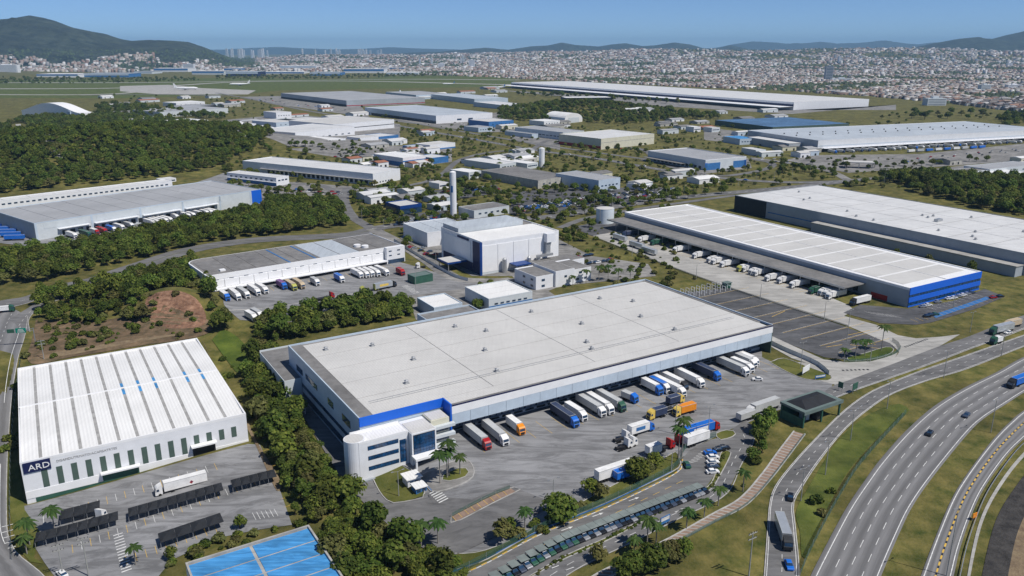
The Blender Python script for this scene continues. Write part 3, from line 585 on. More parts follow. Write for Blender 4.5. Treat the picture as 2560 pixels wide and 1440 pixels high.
def roof_panels(b, n, m, axis='u', u0=0.3, u1=None, v0=0.3, v1=None, z=None, gap=.35, th=.18, name='roof_panel', rise=0.0):
    """Roof sheeting in n separate strips with open joints between them."""
    u1 = b.L - .3 if u1 is None else u1; v1 = b.D - .3 if v1 is None else v1; z = b.h if z is None else z
    for i in range(n):
        if axis == 'u': a, c = u0 + (u1 - u0) * i / n, u0 + (u1 - u0) * (i + 1) / n; q = (a + gap / 2, c - gap / 2, v0, v1)
        else: a, c = v0 + (v1 - v0) * i / n, v0 + (v1 - v0) * (i + 1) / n; q = (u0, u1, a + gap / 2, c - gap / 2)
        b.box(name, *q, z, z + th, m)
def parapet(b, m, h=.7, w=.35, z=None, name='parapet'):
    z = b.h if z is None else z; k = MB(); L, D = b.L, b.D; e = .02
    k.box(-e, L + e, -e, w, z, z + h).box(-e, L + e, D - w, D + e, z, z + h).box(-e, w, w, D - w, z, z + h).box(L - w, L + e, w, D - w, z, z + h)
    return k.build(name, m, b.r)
VENT = None
def vents(b, spots, m='metal'):
    k = MB().box(-.9, .9, -.9, .9, 0, .3).box(-.55, .55, -.55, .55, .3, 1.1).add([(-.8, -.8, 1.1), (.8, -.8, 1.1), (.8, .8, 1.1), (-.8, .8, 1.1), (0, 0, 1.6)], [(0, 1, 4), (1, 2, 4), (2, 3, 4), (3, 0, 4), (3, 2, 1, 0)])
    me = k.mesh('roof_vent', m)
    for (u, v, z) in spots: link('roof_vent', me, b.r, (u, v, z))
def shed(name, label, BL, FL, FR, h, wall='white_wall', roof='roof_white', cat='warehouse', front=None, side=None, panels=4, axis='u', par=.6, docks=None, windows=None, nv=0, group=None, ang=None, depth=None, canopy=None, length=None, parm=None):
    b = Bld(name, label, cat, BL, FL, FR, h, ang, group, depth, length); L, D, H = b.L, b.D, b.h
    b.box('wall', 0, L, 0, D, -1.5, H - .06, wall)
    b.box('roof_deck', .25, L - .25, .25, D - .25, H - .05, H, 'joint')
    roof_panels(b, panels, roof, axis)
    if par: parapet(b, parm or wall, par, .4)
    for spec, face in ((front, 'F'), (side, 'S')):
        for (f0, f1, z0, z1, m, nm) in (spec or []):
            q = .12
            if face == 'F': b.box(nm, L * f0, L * f1, -q, -.01, H * z0, H * z1, m)
            else: b.box(nm, -q, -.01, D * f0, D * f1, H * z0, H * z1, m)
    for (face, f0, f1, n, w, hh, m) in (docks or []):
        if face == 'F': b.rep('dock_door', w, .16, hh, m, [(L * (f0 + (f1 - f0) * (i + .5) / n), -.09, .9) for i in range(n)])
        else: b.rep('dock_door', .16, w, hh, m, [(-.09, D * (f0 + (f1 - f0) * (i + .5) / n), .9) for i in range(n)])
    for (face, f0, f1, n, w, hh, z) in (windows or []):
        if face == 'F': b.rep('window', w, .14, hh, 'glass', [(L * (f0 + (f1 - f0) * (i + .5) / n), -.075, z) for i in range(n)])
        else: b.rep('window', .14, w, hh, 'glass', [(-.075, D * (f0 + (f1 - f0) * (i + .5) / n), z) for i in range(n)])
    for (face, f0, f1, dd, z, m) in (canopy or []):
        if face == 'F': b.box('canopy', L * f0, L * f1, -dd, -.03, z, z + .35, m)
        else: b.box('canopy', -dd, -.03, D * f0, D * f1, z, z + .35, m)
    if nv: vents(b, [(L * random.uniform(.1, .9), D * random.uniform(.15, .85), H + .18) for _ in range(nv)])
    return b

# ---- the main warehouse with its white office front
HM = 12.6
b = Bld('warehouse', 'huge pale grey roofed warehouse with long truck dock and blue corner band', 'warehouse', (734, 866), (898, 1052), (1907, 820), HM, 31.4)
L, D, H = b.L, 80.5, HM
UO = 31.0                                             # the office stands in front of the first bay; the dock part starts here and projects
b.box('wall', 0, UO, 0, D, -8, H - .1, 'grey_panel')
b.box('wall', UO + .01, L, .8, D, -1, H - .1, 'grey_wall')
b.box('roof_deck', .3, L - .3, .9, D - .3, H - .09, H - .02, 'joint')
nr = 5
for i in range(nr):
    v0, v1 = 1.2 + (D - 3.2) * i / nr, 1.2 + (D - 3.2) * (i + 1) / nr
    for (u0, u1) in ((5.5, 52), (52, 98), (98, 142), (142, L - 2.2)): b.box('roof_panel', u0 + (.12 if u0 > 6 else 0), u1 - .12, v0 + .16, v1 - .16, H - .01, H + .13, 'roof_light')
b.box('roof_border', .5, 5.3, .5, D - .6, H - .01, H + .22, 'roof_dark'); b.box('roof_border', L - 2.1, L - .5, 1, D - .6, H - .01, H + .22, 'roof_dark')
b.box('roof_panel', UO + .3, L - 2.2, -4.4, 1.2, H - .01, H + .12, 'roof_light'); b.box('roof_border', UO + .2, L - .5, -5.05, -4.45, H - .01, H + .25, 'roof_dark')
k = MB().box(0, .45, 0, D, H - .1, H + .75).box(.45, L - .45, D - .45, D, H - .1, H + .75).box(L - .45, L, -5.6, D, H - .1, H + .75); k.build('parapet', 'grey_panel', b.r)
b.box('blue_band', -.04, UO - .05, -.3, .44, H - 2.3, H + .8, 'blue'); b.box('blue_return', UO - .3, UO + .25, -5.9, .5, H - 9.8, H + .8, 'blue')
b.box('coping', UO + .25, L + .05, -5.75, -5.1, H - .1, H + .45, 'roof_dark'); b.box('navy_line', UO + .25, L + .04, -5.95, -5.76, H - .15, H + .3, 'navy')
# overhanging loading front: white band, grey panel band, docks in the shade below
b.box('white_band', UO + .25, L, -6.0, -5.6, H - 3.0, H - .2, 'white_paint')
np_ = 22
for i in range(np_):
    u0, u1 = UO + .25 + (L - UO - .25) * i / np_, UO + .25 + (L - UO - .25) * (i + 1) / np_
    b.box('wall_panel', u0 + .06, u1 - .06, -5.98, -5.65, H - 7.0, H - 3.05, 'grey_panel')
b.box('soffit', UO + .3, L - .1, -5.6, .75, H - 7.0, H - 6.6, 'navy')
b.box('loading_platform', UO + .5, L - 1, -.4, .78, -.5, 1.15, 'pale_wall')
DX = [UO + 5.2 + 5.05 * i for i in range(30)]
for u in DX:
    if u < L - 4:
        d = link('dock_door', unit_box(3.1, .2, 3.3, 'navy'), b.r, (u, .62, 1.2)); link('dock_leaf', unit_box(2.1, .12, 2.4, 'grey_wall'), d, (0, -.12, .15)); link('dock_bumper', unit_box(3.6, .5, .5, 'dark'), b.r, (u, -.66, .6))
b.box('end_wall', L - .4, L + .02, -6.0, .85, -1, H - .2, 'green_stripe')
for row in (0, 1):
    vents(b, [(26 + 41 * i + 12 * row, 20 + 20 * row + 14 * (i % 2), H + .13) for i in range(4)])
vents(b, [(12, D - 12, H + .13), (30, 63, H + .13), (70, 66, H + .13), (110, 66, H + .13), (150, 66, H + .13), (60, 12.5, H + .13), (105, 12.5, H + .13), (150, 12.5, H + .13)])
k = MB()
for v in (10.5, 12.0): k.bar((8, v, H + .35), (L - 7, v, H + .35), .06)
for i in range(60): k.bar((8 + i * 2.8, 10.5, H + .1), (8 + i * 2.8, 10.5, H + 1.0), .04)
k.bar((8, 10.5, H + .95), (L - 7, 10.5, H + .95), .05); k.build('roof_walkway', 'metal', b.r)
# left wall: windows in strips over three floors
for (v0, v1, z0, z1) in ((62, 70, 6.2, 8.6), (44, 58, 6.6, 8.8), (26, 32, 6.2, 8.8), (9, 17, 5.8, 8.6)):
    n = max(2, int((v1 - v0) / 2.4))
    b.rep('window', .14, (v1 - v0) / n - .2, z1 - z0, 'glass', [(-.075, v0 + (v1 - v0) * (i + .5) / n, z0) for i in range(n)])
for z in (1.2, -3.6):
    b.rep('window', .14, 2.9, 1.5 if z > 0 else 2.4, 'glass', [(-.075, 4 + 3.2 * i, z) for i in range(22)])
b.box('plinth', -.10, -.01, 2, D - 6, -8, -5.2, 'navy')
# flat-roofed wings behind
w = Bld('annex', 'low flat grey roofed annex along the back of the huge warehouse', 'annex', (668, 866), (735, 905), (1040, 803), 6.0, 31.4, depth=18)
o0 = b.at(-7, D + .3); w.r.location = (o0[0], o0[1], -1.2); w.L = 77; w.D = 20; w.h = 6.2
w.box('wall', 0, w.L, 0, w.D, -8, 6.1, 'pale_wall'); w.box('wall', 0, 6.8, -17, -.01, -8, 6.1, 'pale_wall'); w.box('roof_panel', .3, w.L - .3, .3, w.D - .3, 6.1, 6.25, 'roof_dark'); w.box('roof_panel', .3, 6.6, -16.7, .2, 6.1, 6.24, 'roof_dark')
w.box('parapet', 0, w.L, w.D - .4, w.D, 6.1, 6.9, 'pale_wall'); w.box('door', 4, 5.4, -17.15, -17.01, -6.2, -3.6, 'green_paint')
w2 = Bld('annex', 'grey brown roofed block with blue grey walls behind the huge warehouse roof', 'annex', (1040, 790), (1075, 808), (1208, 775), 9.5, 31.4, depth=14)
w2.box('wall', 0, w2.L, 0, w2.D, 0, 9.3, 'grey_panel'); w2.box('roof_panel', .4, w2.L - .4, .4, w2.D - .4, 9.3, 9.5, 'roof_dark'); parapet(w2, 'grey_panel', .8, .35, 9.3)

# office: three storeys with a round stair tower
ob = Bld('office_building', 'three storey white office with round corner tower and dark blue glazed bay', 'office', (898, 1052), (862, 1120), (1120, 1058), 9.0, 31.4, depth=12)
u0, v0 = -7.0, -8.7
o0 = b.at(u0, v0); ob.r.location = (o0[0], o0[1], 0); OL, OH = 28.5, 8.6
ob.box('wall', 3.2, 20.5, 0, 8.6, -8, OH, 'white_wall'); ob.box('roof_slab', 3.0, 20.7, .3, 8.3, OH, OH + .2, 'roof_bright')
MB().box(3.2, 20.5, -.03, .3, OH, OH + .8).box(3.2, 20.5, 8.0, 8.35, OH, OH + .8).build('parapet', 'white_paint', ob.r)
tw = MB().cyl(3.0, 3.5, -8, OH + .9, 3.4, 32).build('stair_tower', 'white_wall', ob.r, smooth=False)
MB().cyl(3.0, 3.5, OH + .9, OH + .95, 3.1, 32).build('tower_roof', 'roof_light', tw)
for z in (-1.4, 2.3, 5.9):
    fr = ob.box('window_band', 6.2, 16.9, -.06, -.005, z - .08, z + 1.38, 'dark')
    for i in range(11): link('window_pane', unit_box(.88, .05, 1.25, 'glass_blue'), fr, (6.75 + .965 * i, -.09, z + .02))
fr = ob.box('stair_window', 17.3, 19.6, -.06, -.005, -1.6, 6.6, 'dark')
for i in range(2):
    for j in range(6): link('window_pane', unit_box(1.05, .05, 1.25, 'glass_blue'), fr, (17.9 + 1.13 * i, -.09, -1.5 + 1.36 * j))
ob.box('entrance_block', 20.6, 29.5, -2.6, 8.3, -6, OH + .3, 'white_wall'); ob.box('block_roof', 20.9, 29.2, -2.3, 6, OH + .31, OH + .5, 'roof_light')
fr = ob.box('glazed_bay', 21.1, 29.0, -2.72, -2.61, 1.2, OH - .2, 'dark')
for i in range(7):
    for j in range(6): link('window_pane', unit_box(1.02, .06, 1.06, 'glass_blue'), fr, (21.72 + 1.11 * i, -2.76, 1.3 + 1.17 * j))
ob.box('porch_roof', 20.2, 29.8, -6.2, -2.75, .6, 1.35, 'white_paint'); 
for u in (20.6, 29.4): ob.box('porch_pier', u - .3, u + .3, -6.0, -5.4, -4.5, .6, 'white_wall')
ob.box('porch_door', 21.6, 28.6, -2.78, -2.62, -3.2, .4, 'glass')
ob.box('rear_block', 29.6, 36.5, 1.5, 8.3, -6, OH + 1.0, 'cream_wall'); ob.box('block_roof', 29.9, 36.2, 2, 8.0, OH + 1.01, OH + 1.2, 'roof_light')
for z in (-1.6, 1.7, 5.0):
    fr = ob.box('window_band', 29.9, 36.2, 1.43, 1.49, z, z + 1.5, 'dark')
    for i in range(6): link('window_pane', unit_box(.95, .04, 1.3, 'glass'), fr, (30.4 + 1.05 * i, 1.40, z + .1))
    ob.box('balcony', 29.8, 38.0, -.2, 1.42, z + 1.7, z + 2.75, 'pale_wall')
ob.box('ramp_wall', 4, 8, -.9, -.1, -6, -4.2, 'grey_wall')

# ---- striped white warehouse
HA = 5.0
a = Bld('warehouse', 'white warehouse with dark green vertical stripes and navy sign at lower left', 'warehouse', (57, 917), (50, 1163), (615, 1035), HA, 31.0, depth=91)
L, D = a.L, a.D; BZ = -13
a.box('wall', 0, L, 0, D, BZ, HA - .1, 'white_wall')
n = 12
for i in range(n):
    u0, u1 = .5 + (L - 1) * i / n, .5 + (L - 1) * (i + 1) / n
    for half in (0, 1):
        va, vb = (.5, D * .5) if half == 0 else (D * .5, D - .5)
        za, zb = (HA, HA + 1.3) if half == 0 else (HA + 1.3, HA)
        k = MB(); x0, x1 = u0 + .02, u1 - (1.0 if i < n - 1 else .02); t = .18
        k.add([(x0, va, za), (x1, va, za), (x1, vb, zb), (x0, vb, zb), (x0, va, za + t), (x1, va, za + t), (x1, vb, zb + t), (x0, vb, zb + t)], [(3, 2, 1, 0), (4, 5, 6, 7), (0, 1, 5, 4), (1, 2, 6, 5), (2, 3, 7, 6), (3, 0, 4, 7)])
        k.build('roof_panel', 'roof_bright', a.r)
        if i < n - 1:
            y0, y1 = u1 - 1.0, u1 + .02; k = MB(); t = .1
            k.add([(y0, va, za), (y1, va, za), (y1, vb, zb), (y0, vb, zb), (y0, va, za + t), (y1, va, za + t), (y1, vb, zb + t), (y0, vb, zb + t)], [(3, 2, 1, 0), (4, 5, 6, 7), (0, 1, 5, 4), (1, 2, 6, 5), (2, 3, 7, 6), (3, 0, 4, 7)])
            sk = k.build('skylight_strip', 'grey_strip', a.r)
            if i in (5, 6, 7, 9, 10):
                f0, f1 = (.86, .97) if half == 0 else (.03, .12)
                ya, yb = va + (vb - va) * f0, va + (vb - va) * f1; qa, qb = za + (zb - za) * f0 + .12, za + (zb - za) * f1 + .12
                k = MB().add([(y0, ya, qa), (y1, ya, qa), (y1, yb, qb), (y0, yb, qb), (y0, ya, qa + .05), (y1, ya, qa + .05), (y1, yb, qb + .05), (y0, yb, qb + .05)], [(3, 2, 1, 0), (4, 5, 6, 7), (0, 1, 5, 4), (1, 2, 6, 5), (2, 3, 7, 6), (3, 0, 4, 7)])
                k.build('blue_pane', 'roof_blue', sk)
a.box('ridge_cap', .4, L - .4, D * .5 - .45, D * .5 + .45, HA + 1.36, HA + 1.62, 'white_paint')
parapet(a, 'white_paint', .9, .5, HA - .1)
n = 15
for i in range(n):
    u = L * (.075 + .905 * i / n)
    a.box('green_stripe', u, u + 1.75, -.06, -.005, HA - 9.4 + (2.2 if i > 12 else 0), HA - 3.3, 'green_stripe')
a.box('wall_panel_band', 0, L, -.16, -.01, HA - 12.2, HA - 9.6, 'white_paint'); a.box('plinth', 2.5, L - 3, -.1, -.01, BZ, HA - 12.25, 'green_paint')
sg = a.box('sign', .6, 8.2, -.35, -.02, HA - 3.2, HA + .3, 'navy')
def words(txt, size, root, loc, m, rot=(math.pi / 2, 0, 0), name='lettering', ext=.03, sx=1.0):
    c = bpy.data.curves.new(name, 'FONT'); c.body = txt; c.size = size; c.extrude = ext; c.resolution_u = 2
    t = bpy.data.objects.new('tmp', c); COL.objects.link(t); dg = bpy.context.evaluated_depsgraph_get()
    me = bpy.data.meshes.new_from_object(t.evaluated_get(dg)); COL.objects.unlink(t); bpy.data.objects.remove(t)
    me.materials.clear(); me.materials.append(MATS[m]); o = link(name, me, root, loc); o.rotation_euler = rot; o.scale = (sx, 1, 1); return o
words('ARD', 2.75, sg, (1.9, -.4, HA - 2.5), 'white_paint', ext=.05, sx=1.1)
words('DISAMDUTRMATO/ACAFISATRTES', 1.15, a.r, (9.8, -.08, HA - 1.75), 'grey_strip', ext=.02, sx=1.0)
for (u0, u1, dd, z) in ((21.5, 33.5, 2.0, HA - 9.2), (50, 58.5, 2.4, HA - 7.0)):
    a.box('canopy', u0, u1, -dd, -.17, z, z + .5, 'white_paint'); a.box('dock_opening', u0 + .5, u1 - .4, -.24, -.17, HA - 12.6, z - .3, 'green_paint' if u0 < 30 else 'dark')

# ---- blue painted roof at the bottom edge
q = Bld('warehouse', 'bright blue roofed warehouse with pale ribs, cut off by the bottom edge', 'warehouse', (440, 1425), (640, 1530), (838, 1440), 0.5, 32, depth=60, length=60, z0=-9)
BR = np.array(W0(772, 1313, 1.5)); o0 = BR - q.e * 33 - q.n * 60; q.r.location = (o0[0], o0[1], -9); q.L = 33; q.D = 60; q.h = 10
q.box('wall', 0, 33, 0, 60, -3, 9.9, 'pale_wall')
for i in range(7):
    for j in range(2): q.box('roof_panel', .6 + 16 * j + (.45 if j else 0), .6 + 16 * (j + 1) - .45 * (1 - j), 59.3 - 6.9 * (i + 1) + .5, 59.3 - 6.9 * i - .1, 9.9, 10.1, 'roof_blue')
q.box('roof_deck', .4, 32.6, .4, 59.6, 9.89, 9.95, 'concrete'); parapet(q, 'concrete', .9, .5, 9.8)
q2 = q.box('canopy', -7, -.1, 40, 56, 4.5, 5, 'pale_wall')

# ---- blue-fronted white warehouse with the long grey canopy
HB = 10.2
b3 = Bld('warehouse', 'long white roofed warehouse with blue glazed front and grey truck canopy', 'warehouse', (1562, 535), (2275, 722), (2453, 680), HB, 30.6)
L, D, H = b3.L, b3.D, HB
b3.box('wall', 0, L, 0, D, -1, H - .1, 'grey_wall'); b3.box('roof_deck', .3, L - .3, .3, D - .3, H - .09, H - .02, 'white_paint')
n = 14
for i in range(n):
    v0, v1 = 6 + (D - 7) * i / n, 6 + (D - 7) * (i + 1) / n
    for (u0, u1) in ((4.5, L * .52), (L * .52 + .5, L - 5)):
        b3.box('roof_panel', u0, u1, v0 + .9, v1 - .9, H, H + .12, 'roof_light'); b3.box('roof_seam', u0, u1, v1 - .8, v1 + .8, H, H + .2, 'roof_bright')
b3.box('roof_ridge', L * .52 + .02, L * .52 + .48, 1, D - 1, H, H + .28, 'roof_bright')
parapet(b3, 'white_paint', .55, .8, H - .1); b3.box('white_band', -.2, -.02, 0, D, H - .9, H + .3, 'white_paint')
b3.box('front_band', -.1, L + .1, -.5, -.03, H - 3.4, H + .45, 'blue'); b3.box('front_band', -.1, L + .1, -.5, -.03, H - 7.6, H - 5.0, 'blue'); b3.box('front_band', -.1, L + .1, -.5, -.03, 0, .7, 'blue')
fr = b3.box('window_band', 0, L, -.2, -.02, H - 4.95, H - 3.45, 'dark')
for i in range(26): link('window_pane', unit_box(L / 26 - .2, .06, 1.3, 'glass_blue'), fr, (L * (i + .5) / 26, -.24, H - 4.85))
fr = b3.box('window_band', 0, L, -.2, -.02, .75, H - 7.65, 'dark')
for i in range(26): link('window_pane', unit_box(L / 26 - .25, .06, 1.6, 'glass_blue'), fr, (L * (i + .5) / 26, -.24, .85))
b3.box('red_door', -.12, -.01, 12, 22, 0, 3.0, 'red')
# canopy along the left side
b3.box('canopy', -17.5, -.2, 26, D - 1, 6.3, 6.8, 'roof_dark'); b3.box('canopy_edge', -17.8, -17.5, 26, D - 1, 6.0, 7.0, 'metal')
b3.rep('canopy_post', .4, .4, 6.5, 'metal', [(-16.5, 30 + i * 13.2, 0) for i in range(int((D - 34) / 13.2) + 1)])
b3.rep('dock_door', .2, 3.2, 3.4, 'dark', [(-.11, 32 + 6 * i, 1.1) for i in range(int((D - 40) / 6))])
b3.rep('bay_marking', 10, .14, .02, 'paint_yellow', [(-22, 32 + 4 * i, .09) for i in range(int((D - 40) / 4))])

# ---- big grey warehouse behind it
b4 = Bld('warehouse', 'very large white roofed warehouse with dark grey walls, cut off by right edge', 'warehouse', (1838, 489), (2590, 640), (2760, 590), 13.0, 31.0, depth=236, length=105)
o_ = np.array(W0(1838, 489, 13.0)) - b4.n * 236; b4.r.location = (o_[0], o_[1], 0); b4.o = o_
L, D, H = 104, 236, 13.0; b4.L, b4.D, b4.h = L, D, H
b4.box('wall', 0, L, 0, D, -1, H - .1, 'grey_wall'); b4.box('corner_wall', -.15, 8, D - 34, D + .1, -1, H - .12, 'dark'); b4.box('roof_deck', .3, L - .3, .3, D - .3, H - .09, H - .02, 'joint')
for i in range(9):
    for j in range(3): b4.box('roof_panel', 1 + (L - 2) * j / 3 + .25, 1 + (L - 2) * (j + 1) / 3 - .25, 1 + (D - 2) * i / 9 + .3, 1 + (D - 2) * (i + 1) / 9 - .3, H, H + .13, 'roof_white')
parapet(b4, 'grey_wall', .5, .4, H - .1); vents(b4, [(random.uniform(5, 90), random.uniform(20, 230), H + .13) for _ in range(16)])
b4.box('air_unit', 42, 48, 84, 87, H + .13, H + 2, 'metal'); b4.box('blue_line', -.14, -.01, 120, 200, 4.6, 5.4, 'blue_soft')
b4.box('side_annex', -9, -.2, 2, 150, -1, 6.2, 'grey_wall'); b4.box('annex_roof', -9.4, -.2, 1.6, 150.4, 6.2, 6.7, 'concrete')

# ---- cross-dock with rounded corner
HC = 9.6
b6 = Bld('warehouse', 'white two storey truck depot with dark flat roof and rounded corner', 'depot', (500, 642), (519, 692), (1005, 614), HC, 37, depth=44)
L, D, H = b6.L, b6.D, HC
rc = 9.0
poly = [(L, 0), (L, D), (rc, D)] + [(rc - rc * math.sin(t), D - rc + rc * math.cos(t)) for t in np.linspace(0, math.pi / 2, 8)[1:]] + [(0, 0)]
MB().prism(poly, -1, H - .1).build('wall', 'white_wall', b6.r)
inn = [(L - .8, .8), (L - .8, D - .8), (rc, D - .8)] + [(rc - (rc - .8) * math.sin(t), D - rc + (rc - .8) * math.cos(t)) for t in np.linspace(0, math.pi / 2, 8)[1:]] + [(.8, .8)]
MB().prism(inn, H - .12, H - .02).build('roof_deck', 'joint', b6.r)
for i in range(8):
    u0, u1 = 2 + (L - 18) * i / 8, 2 + (L - 18) * (i + 1) / 8
    b6.box('roof_panel', u0 + .3, u1 - .3, 1.2, D - (2 if i else 9), H - .02, H + .15, 'roof_bluegrey' if i in (5, 6) else 'roof_dark')
b6.box('roof_panel', L - 15.5, L - .9, 1.2, D - 2, H - .02, H + .16, 'roof_dark')
for u in (48, 64): b6.box('blue_gutter', u, u + 1.0, 1.5, D - 3, H + .16, H + .3, 'blue_soft')
b6.box('roof_hatch', 9, 12, 6, 9, H + .15, H + 1, 'white_paint')
for (u, v) in ((98, 14), (101, 9)): MB().cyl(u, v, H + .15, H + 1.6, 2.2, 16).build('roof_tank', 'white_paint', b6.r)
k = MB().box(0, L - 13, -.1, .35, H - 2.4, H + .5).box(L - .35, L, .35, D, H - .2, H + .5); k.build('parapet', 'white_paint', b6.r)
for i in range(13):
    u0, u1 = .4 + (L - 14) * i / 13, .4 + (L - 14) * (i + 1) / 13
    b6.box('wall_panel', u0 + .12, u1 - .12, -.6, -.02, H - 7.0, H - 2.9, 'white_paint'); b6.box('window', u0 + 3, u0 + 5.5, -.05, -.005, H - 2.8, H - 2.45, 'glass')
b6.box('canopy', .4, L - 13, -5.0, -.02, H - 7.6, H - 7.1, 'white_wall'); b6.box('dock_face', 1, L - 13.5, -.12, -.01, -1, H - 7.7, 'grey_wall')
b6.rep('dock_door', 3.2, .14, 2.0, 'dark', [(4 + 5.2 * i, -.2, .1) for i in range(int((L - 20) / 5.2))])
b6.box('end_block', L - 13, L, -3.4, -.02, -1, H + .8, 'white_wall'); b6.rep('window', 2.0, .1, .7, 'glass', [(L - 10.5 + 6 * i, -3.46, z) for i in range(2) for z in (H - 1.8, H - 4.6)])
b6.box('shop_front', L - 12.4, L - .6, -3.52, -3.42, 0, 2.6, 'glass')

# ---- tall white plant with blue corner
HD = 20.0
b7 = Bld('factory', 'tall white windowless plant with blue corner tower and blue canopies', 'factory', (1132, 560), (1202, 607), (1397, 571), HD, 33, depth=50)
L, D, H = b7.L, b7.D, HD
b7.box('wall', 0, L, 0, D, -1, H - .2, 'white_wall'); b7.box('roof_deck', .3, L - .3, .3, D - .3, H - .19, H - .1, 'joint')
for i in range(3): b7.box('roof_panel', .6, L - .6, .6 + (D - 22) * i / 3 + .1, .6 + (D - 22) * (i + 1) / 3 - .1, H - .1, H + .1, 'roof_bright')
b7.box('roof_block', 1, L - 8, D - 21, D - 1, H - .1, H + 3.2, 'roof_bluegrey'); parapet(b7, 'white_paint', .9, .5, H - .2)
for i in range(5): b7.box('wall_panel', .6 + (L - 1) * i / 5, .3 + (L - 1) * (i + 1) / 5, -.25, -.01, 1.5, H - 2.2, 'white_paint')
b7.box('wall_base', 0, L, -.2, -.01, -1, 1.45, 'pale_wall')
b7.box('corner_fin', -1.3, .2, -1.3, -.3, 0, H + .4, 'deep_blue'); b7.box('corner_glass', -.5, -.02, 1, 9, 0, H - .5, 'navy'); b7.box('side_panel', -.3, -.02, 12, D - 4, 6, H - 2, 'white_paint'); b7.box('side_base', -.28, -.02, 10, D - 3, 0, 5.6, 'navy')
for (u0, u1, v0, v1, z) in ((-14, -.6, 16, 30, 5.0),): 
    cn = b7.box('canopy', u0, u1, v0, v1, z, z + 1.0, 'deep_blue'); b7.box('canopy_top', u0 + .4, u1 - .2, v0 + .4, v1 - .4, z + 1.0, z + 1.1, 'roof_light'); b7.rep('canopy_post', .4, .4, z, 'metal', [(u0 + 1, v0 + 1, 0), (u0 + 1, v1 - 1, 0)])
b7.box('canopy', 20, 31, -8, -.3, 4.2, 4.9, 'deep_blue'); b7.rep('canopy_post', .3, .3, 4.2, 'metal', [(21, -7.4, 0), (30, -7.4, 0)])
for u in (15, 33, 40): MB().cyl(u, -2.6, 0, 8.5 if u < 20 else 7, 1.4, 14).cyl(u, -2.6, 8.5 if u < 20 else 7, 9.4 if u < 20 else 8, 1.4, 14, .4).build('silo', 'metal', b7.r)
b7.box('duct', 46, 49, -3, -.3, 6, H - 1, 'metal'); b7.box('duct_head', 45.5, 52, -4, -.3, H - 5, H + .4, 'white_wall'); b7.box('duct_arm', 38, 50, -4.5, -3.1, 6.5, 8, 'metal')
b7.box('low_wing', 34, L + 10, -14, -.3, -1, 4.2, 'white_wall'); b7.box('wing_roof', 34.4, L + 9.6, -13.6, -.6, 4.2, 4.4, 'roof_dark')
b7.box('sign_letters', -.42, -.3, 14, 28, H - 1.6, H - .3, 'navy')
shed('warehouse', 'low white loading hall with blue grey roof beside the tall white plant', (1027, 573), (1068, 584), (1140, 566), 9.5, 'white_wall', 'roof_bluegrey', ang=33, depth=38, length=36, panels=3, docks=[('F', .35, 1, 4, 3.2, 3, 'dark')], canopy=[('F', .3, 1, 2.5, 4.4, 'pale_wall')], side=[(0, 1, 0, .1, 'pale_wall', 'plinth')])
b8 = Bld('office_building', 'small white two storey office with dark flat roofs among palms', 'office', (1310, 672), (1340, 689), (1478, 660), 8.6, 33, depth=22)
L, D = b8.L, b8.D
b8.box('wall', 0, L * .32, 0, D, -1, 7.8, 'white_wall'); b8.box('wall', L * .32 + .02, L * .66, -1.5, D - 2, -1, 9.4, 'white_wall'); b8.box('wall', L * .66 + .02, L, 0, D, -1, 8.0, 'white_wall')
for (u0, u1, z, v0) in ((.4, L * .32 - .4, 7.8, .4), (L * .32 + .4, L * .66 - .4, 9.4, -1.1), (L * .66 + .4, L - .4, 8.0, .4)): b8.box('roof_panel', u0, u1, v0, D - 2.5, z, z + .12, 'roof_dark')
b8.rep('window', 2.2, .1, 1.3, 'glass', [(5, -.06, 4.6), (L * .8, -.06, 5.2), (L * .9, -.06, 5.2), (5, -.06, 1.2), (L * .75, -.06, 1.4), (L * .9, -.06, 1.4)]); b8.rep('window', 1.8, .1, 1.2, 'glass', [(L * .5, -1.56, 5)]); b8.rep('window', .1, 2.4, 1.2, 'glass', [(-.06, v, z) for v in (4, 12) for z in (1.2, 4.8)])

# ---- the rest of the park
shed('warehouse', 'white metal roofed hall directly behind the huge warehouse roof', (1160, 727), (1222, 750), (1331, 735), 6.5, 'pale_wall', 'roof_bright', panels=3, axis='v', ang=31.4, depth=26, front=[(0, 1, 0, .45, 'blue_soft', 'wall_base')], windows=[('F', .1, .9, 6, 2, .8, 3.4)])
shed('warehouse', 'small bright white roofed hall beside dark trees behind the huge warehouse', (1046, 752), (1085, 772), (1156, 757), 5.5, 'grey_panel', 'roof_bright', panels=2, axis='v', ang=31.4, depth=20)
shed('warehouse', 'very long grey roofed warehouse with blue corner at far left', (-40, 528), (85, 560), (651, 475), 12.0, 'pale_wall', 'roof_grey', panels=11, ang=51, depth=78, parm='grey_panel', side=[(0, 1, 0, 1, 'grey_wall', 'painted_shade_side')],  # whole side in darker grey, its shade put into the colour
     front=[(.95, 1.003, .02, 1.03, 'blue', 'blue_corner')] + [(x, x + .008, 0, 1.0, 'grey_panel', 'pilaster') for x in (.0, .21, .41, .6, .78, .94)] + [(x + .012, x + .185, .62, .97, 'pale_wall', 'wall_panel') for x in (.02, .22, .42, .61)],
     docks=[('F', .09, .76, 22, 3.4, 3.4, 'dark')], canopy=[('F', a0, a1, 3.0, 6.0, 'white_wall') for a0, a1 in ((.08, .2), (.22, .4), (.42, .59), (.61, .77))])
shed('warehouse', 'long low white building with strip windows behind the grey roofed warehouse', (-90, 480), (-60, 510), (430, 447), 9, 'white_wall', 'roof_white', ang=47, depth=14, panels=8, windows=[('F', .02, .98, 34, 2.6, 1.2, 5.6)])
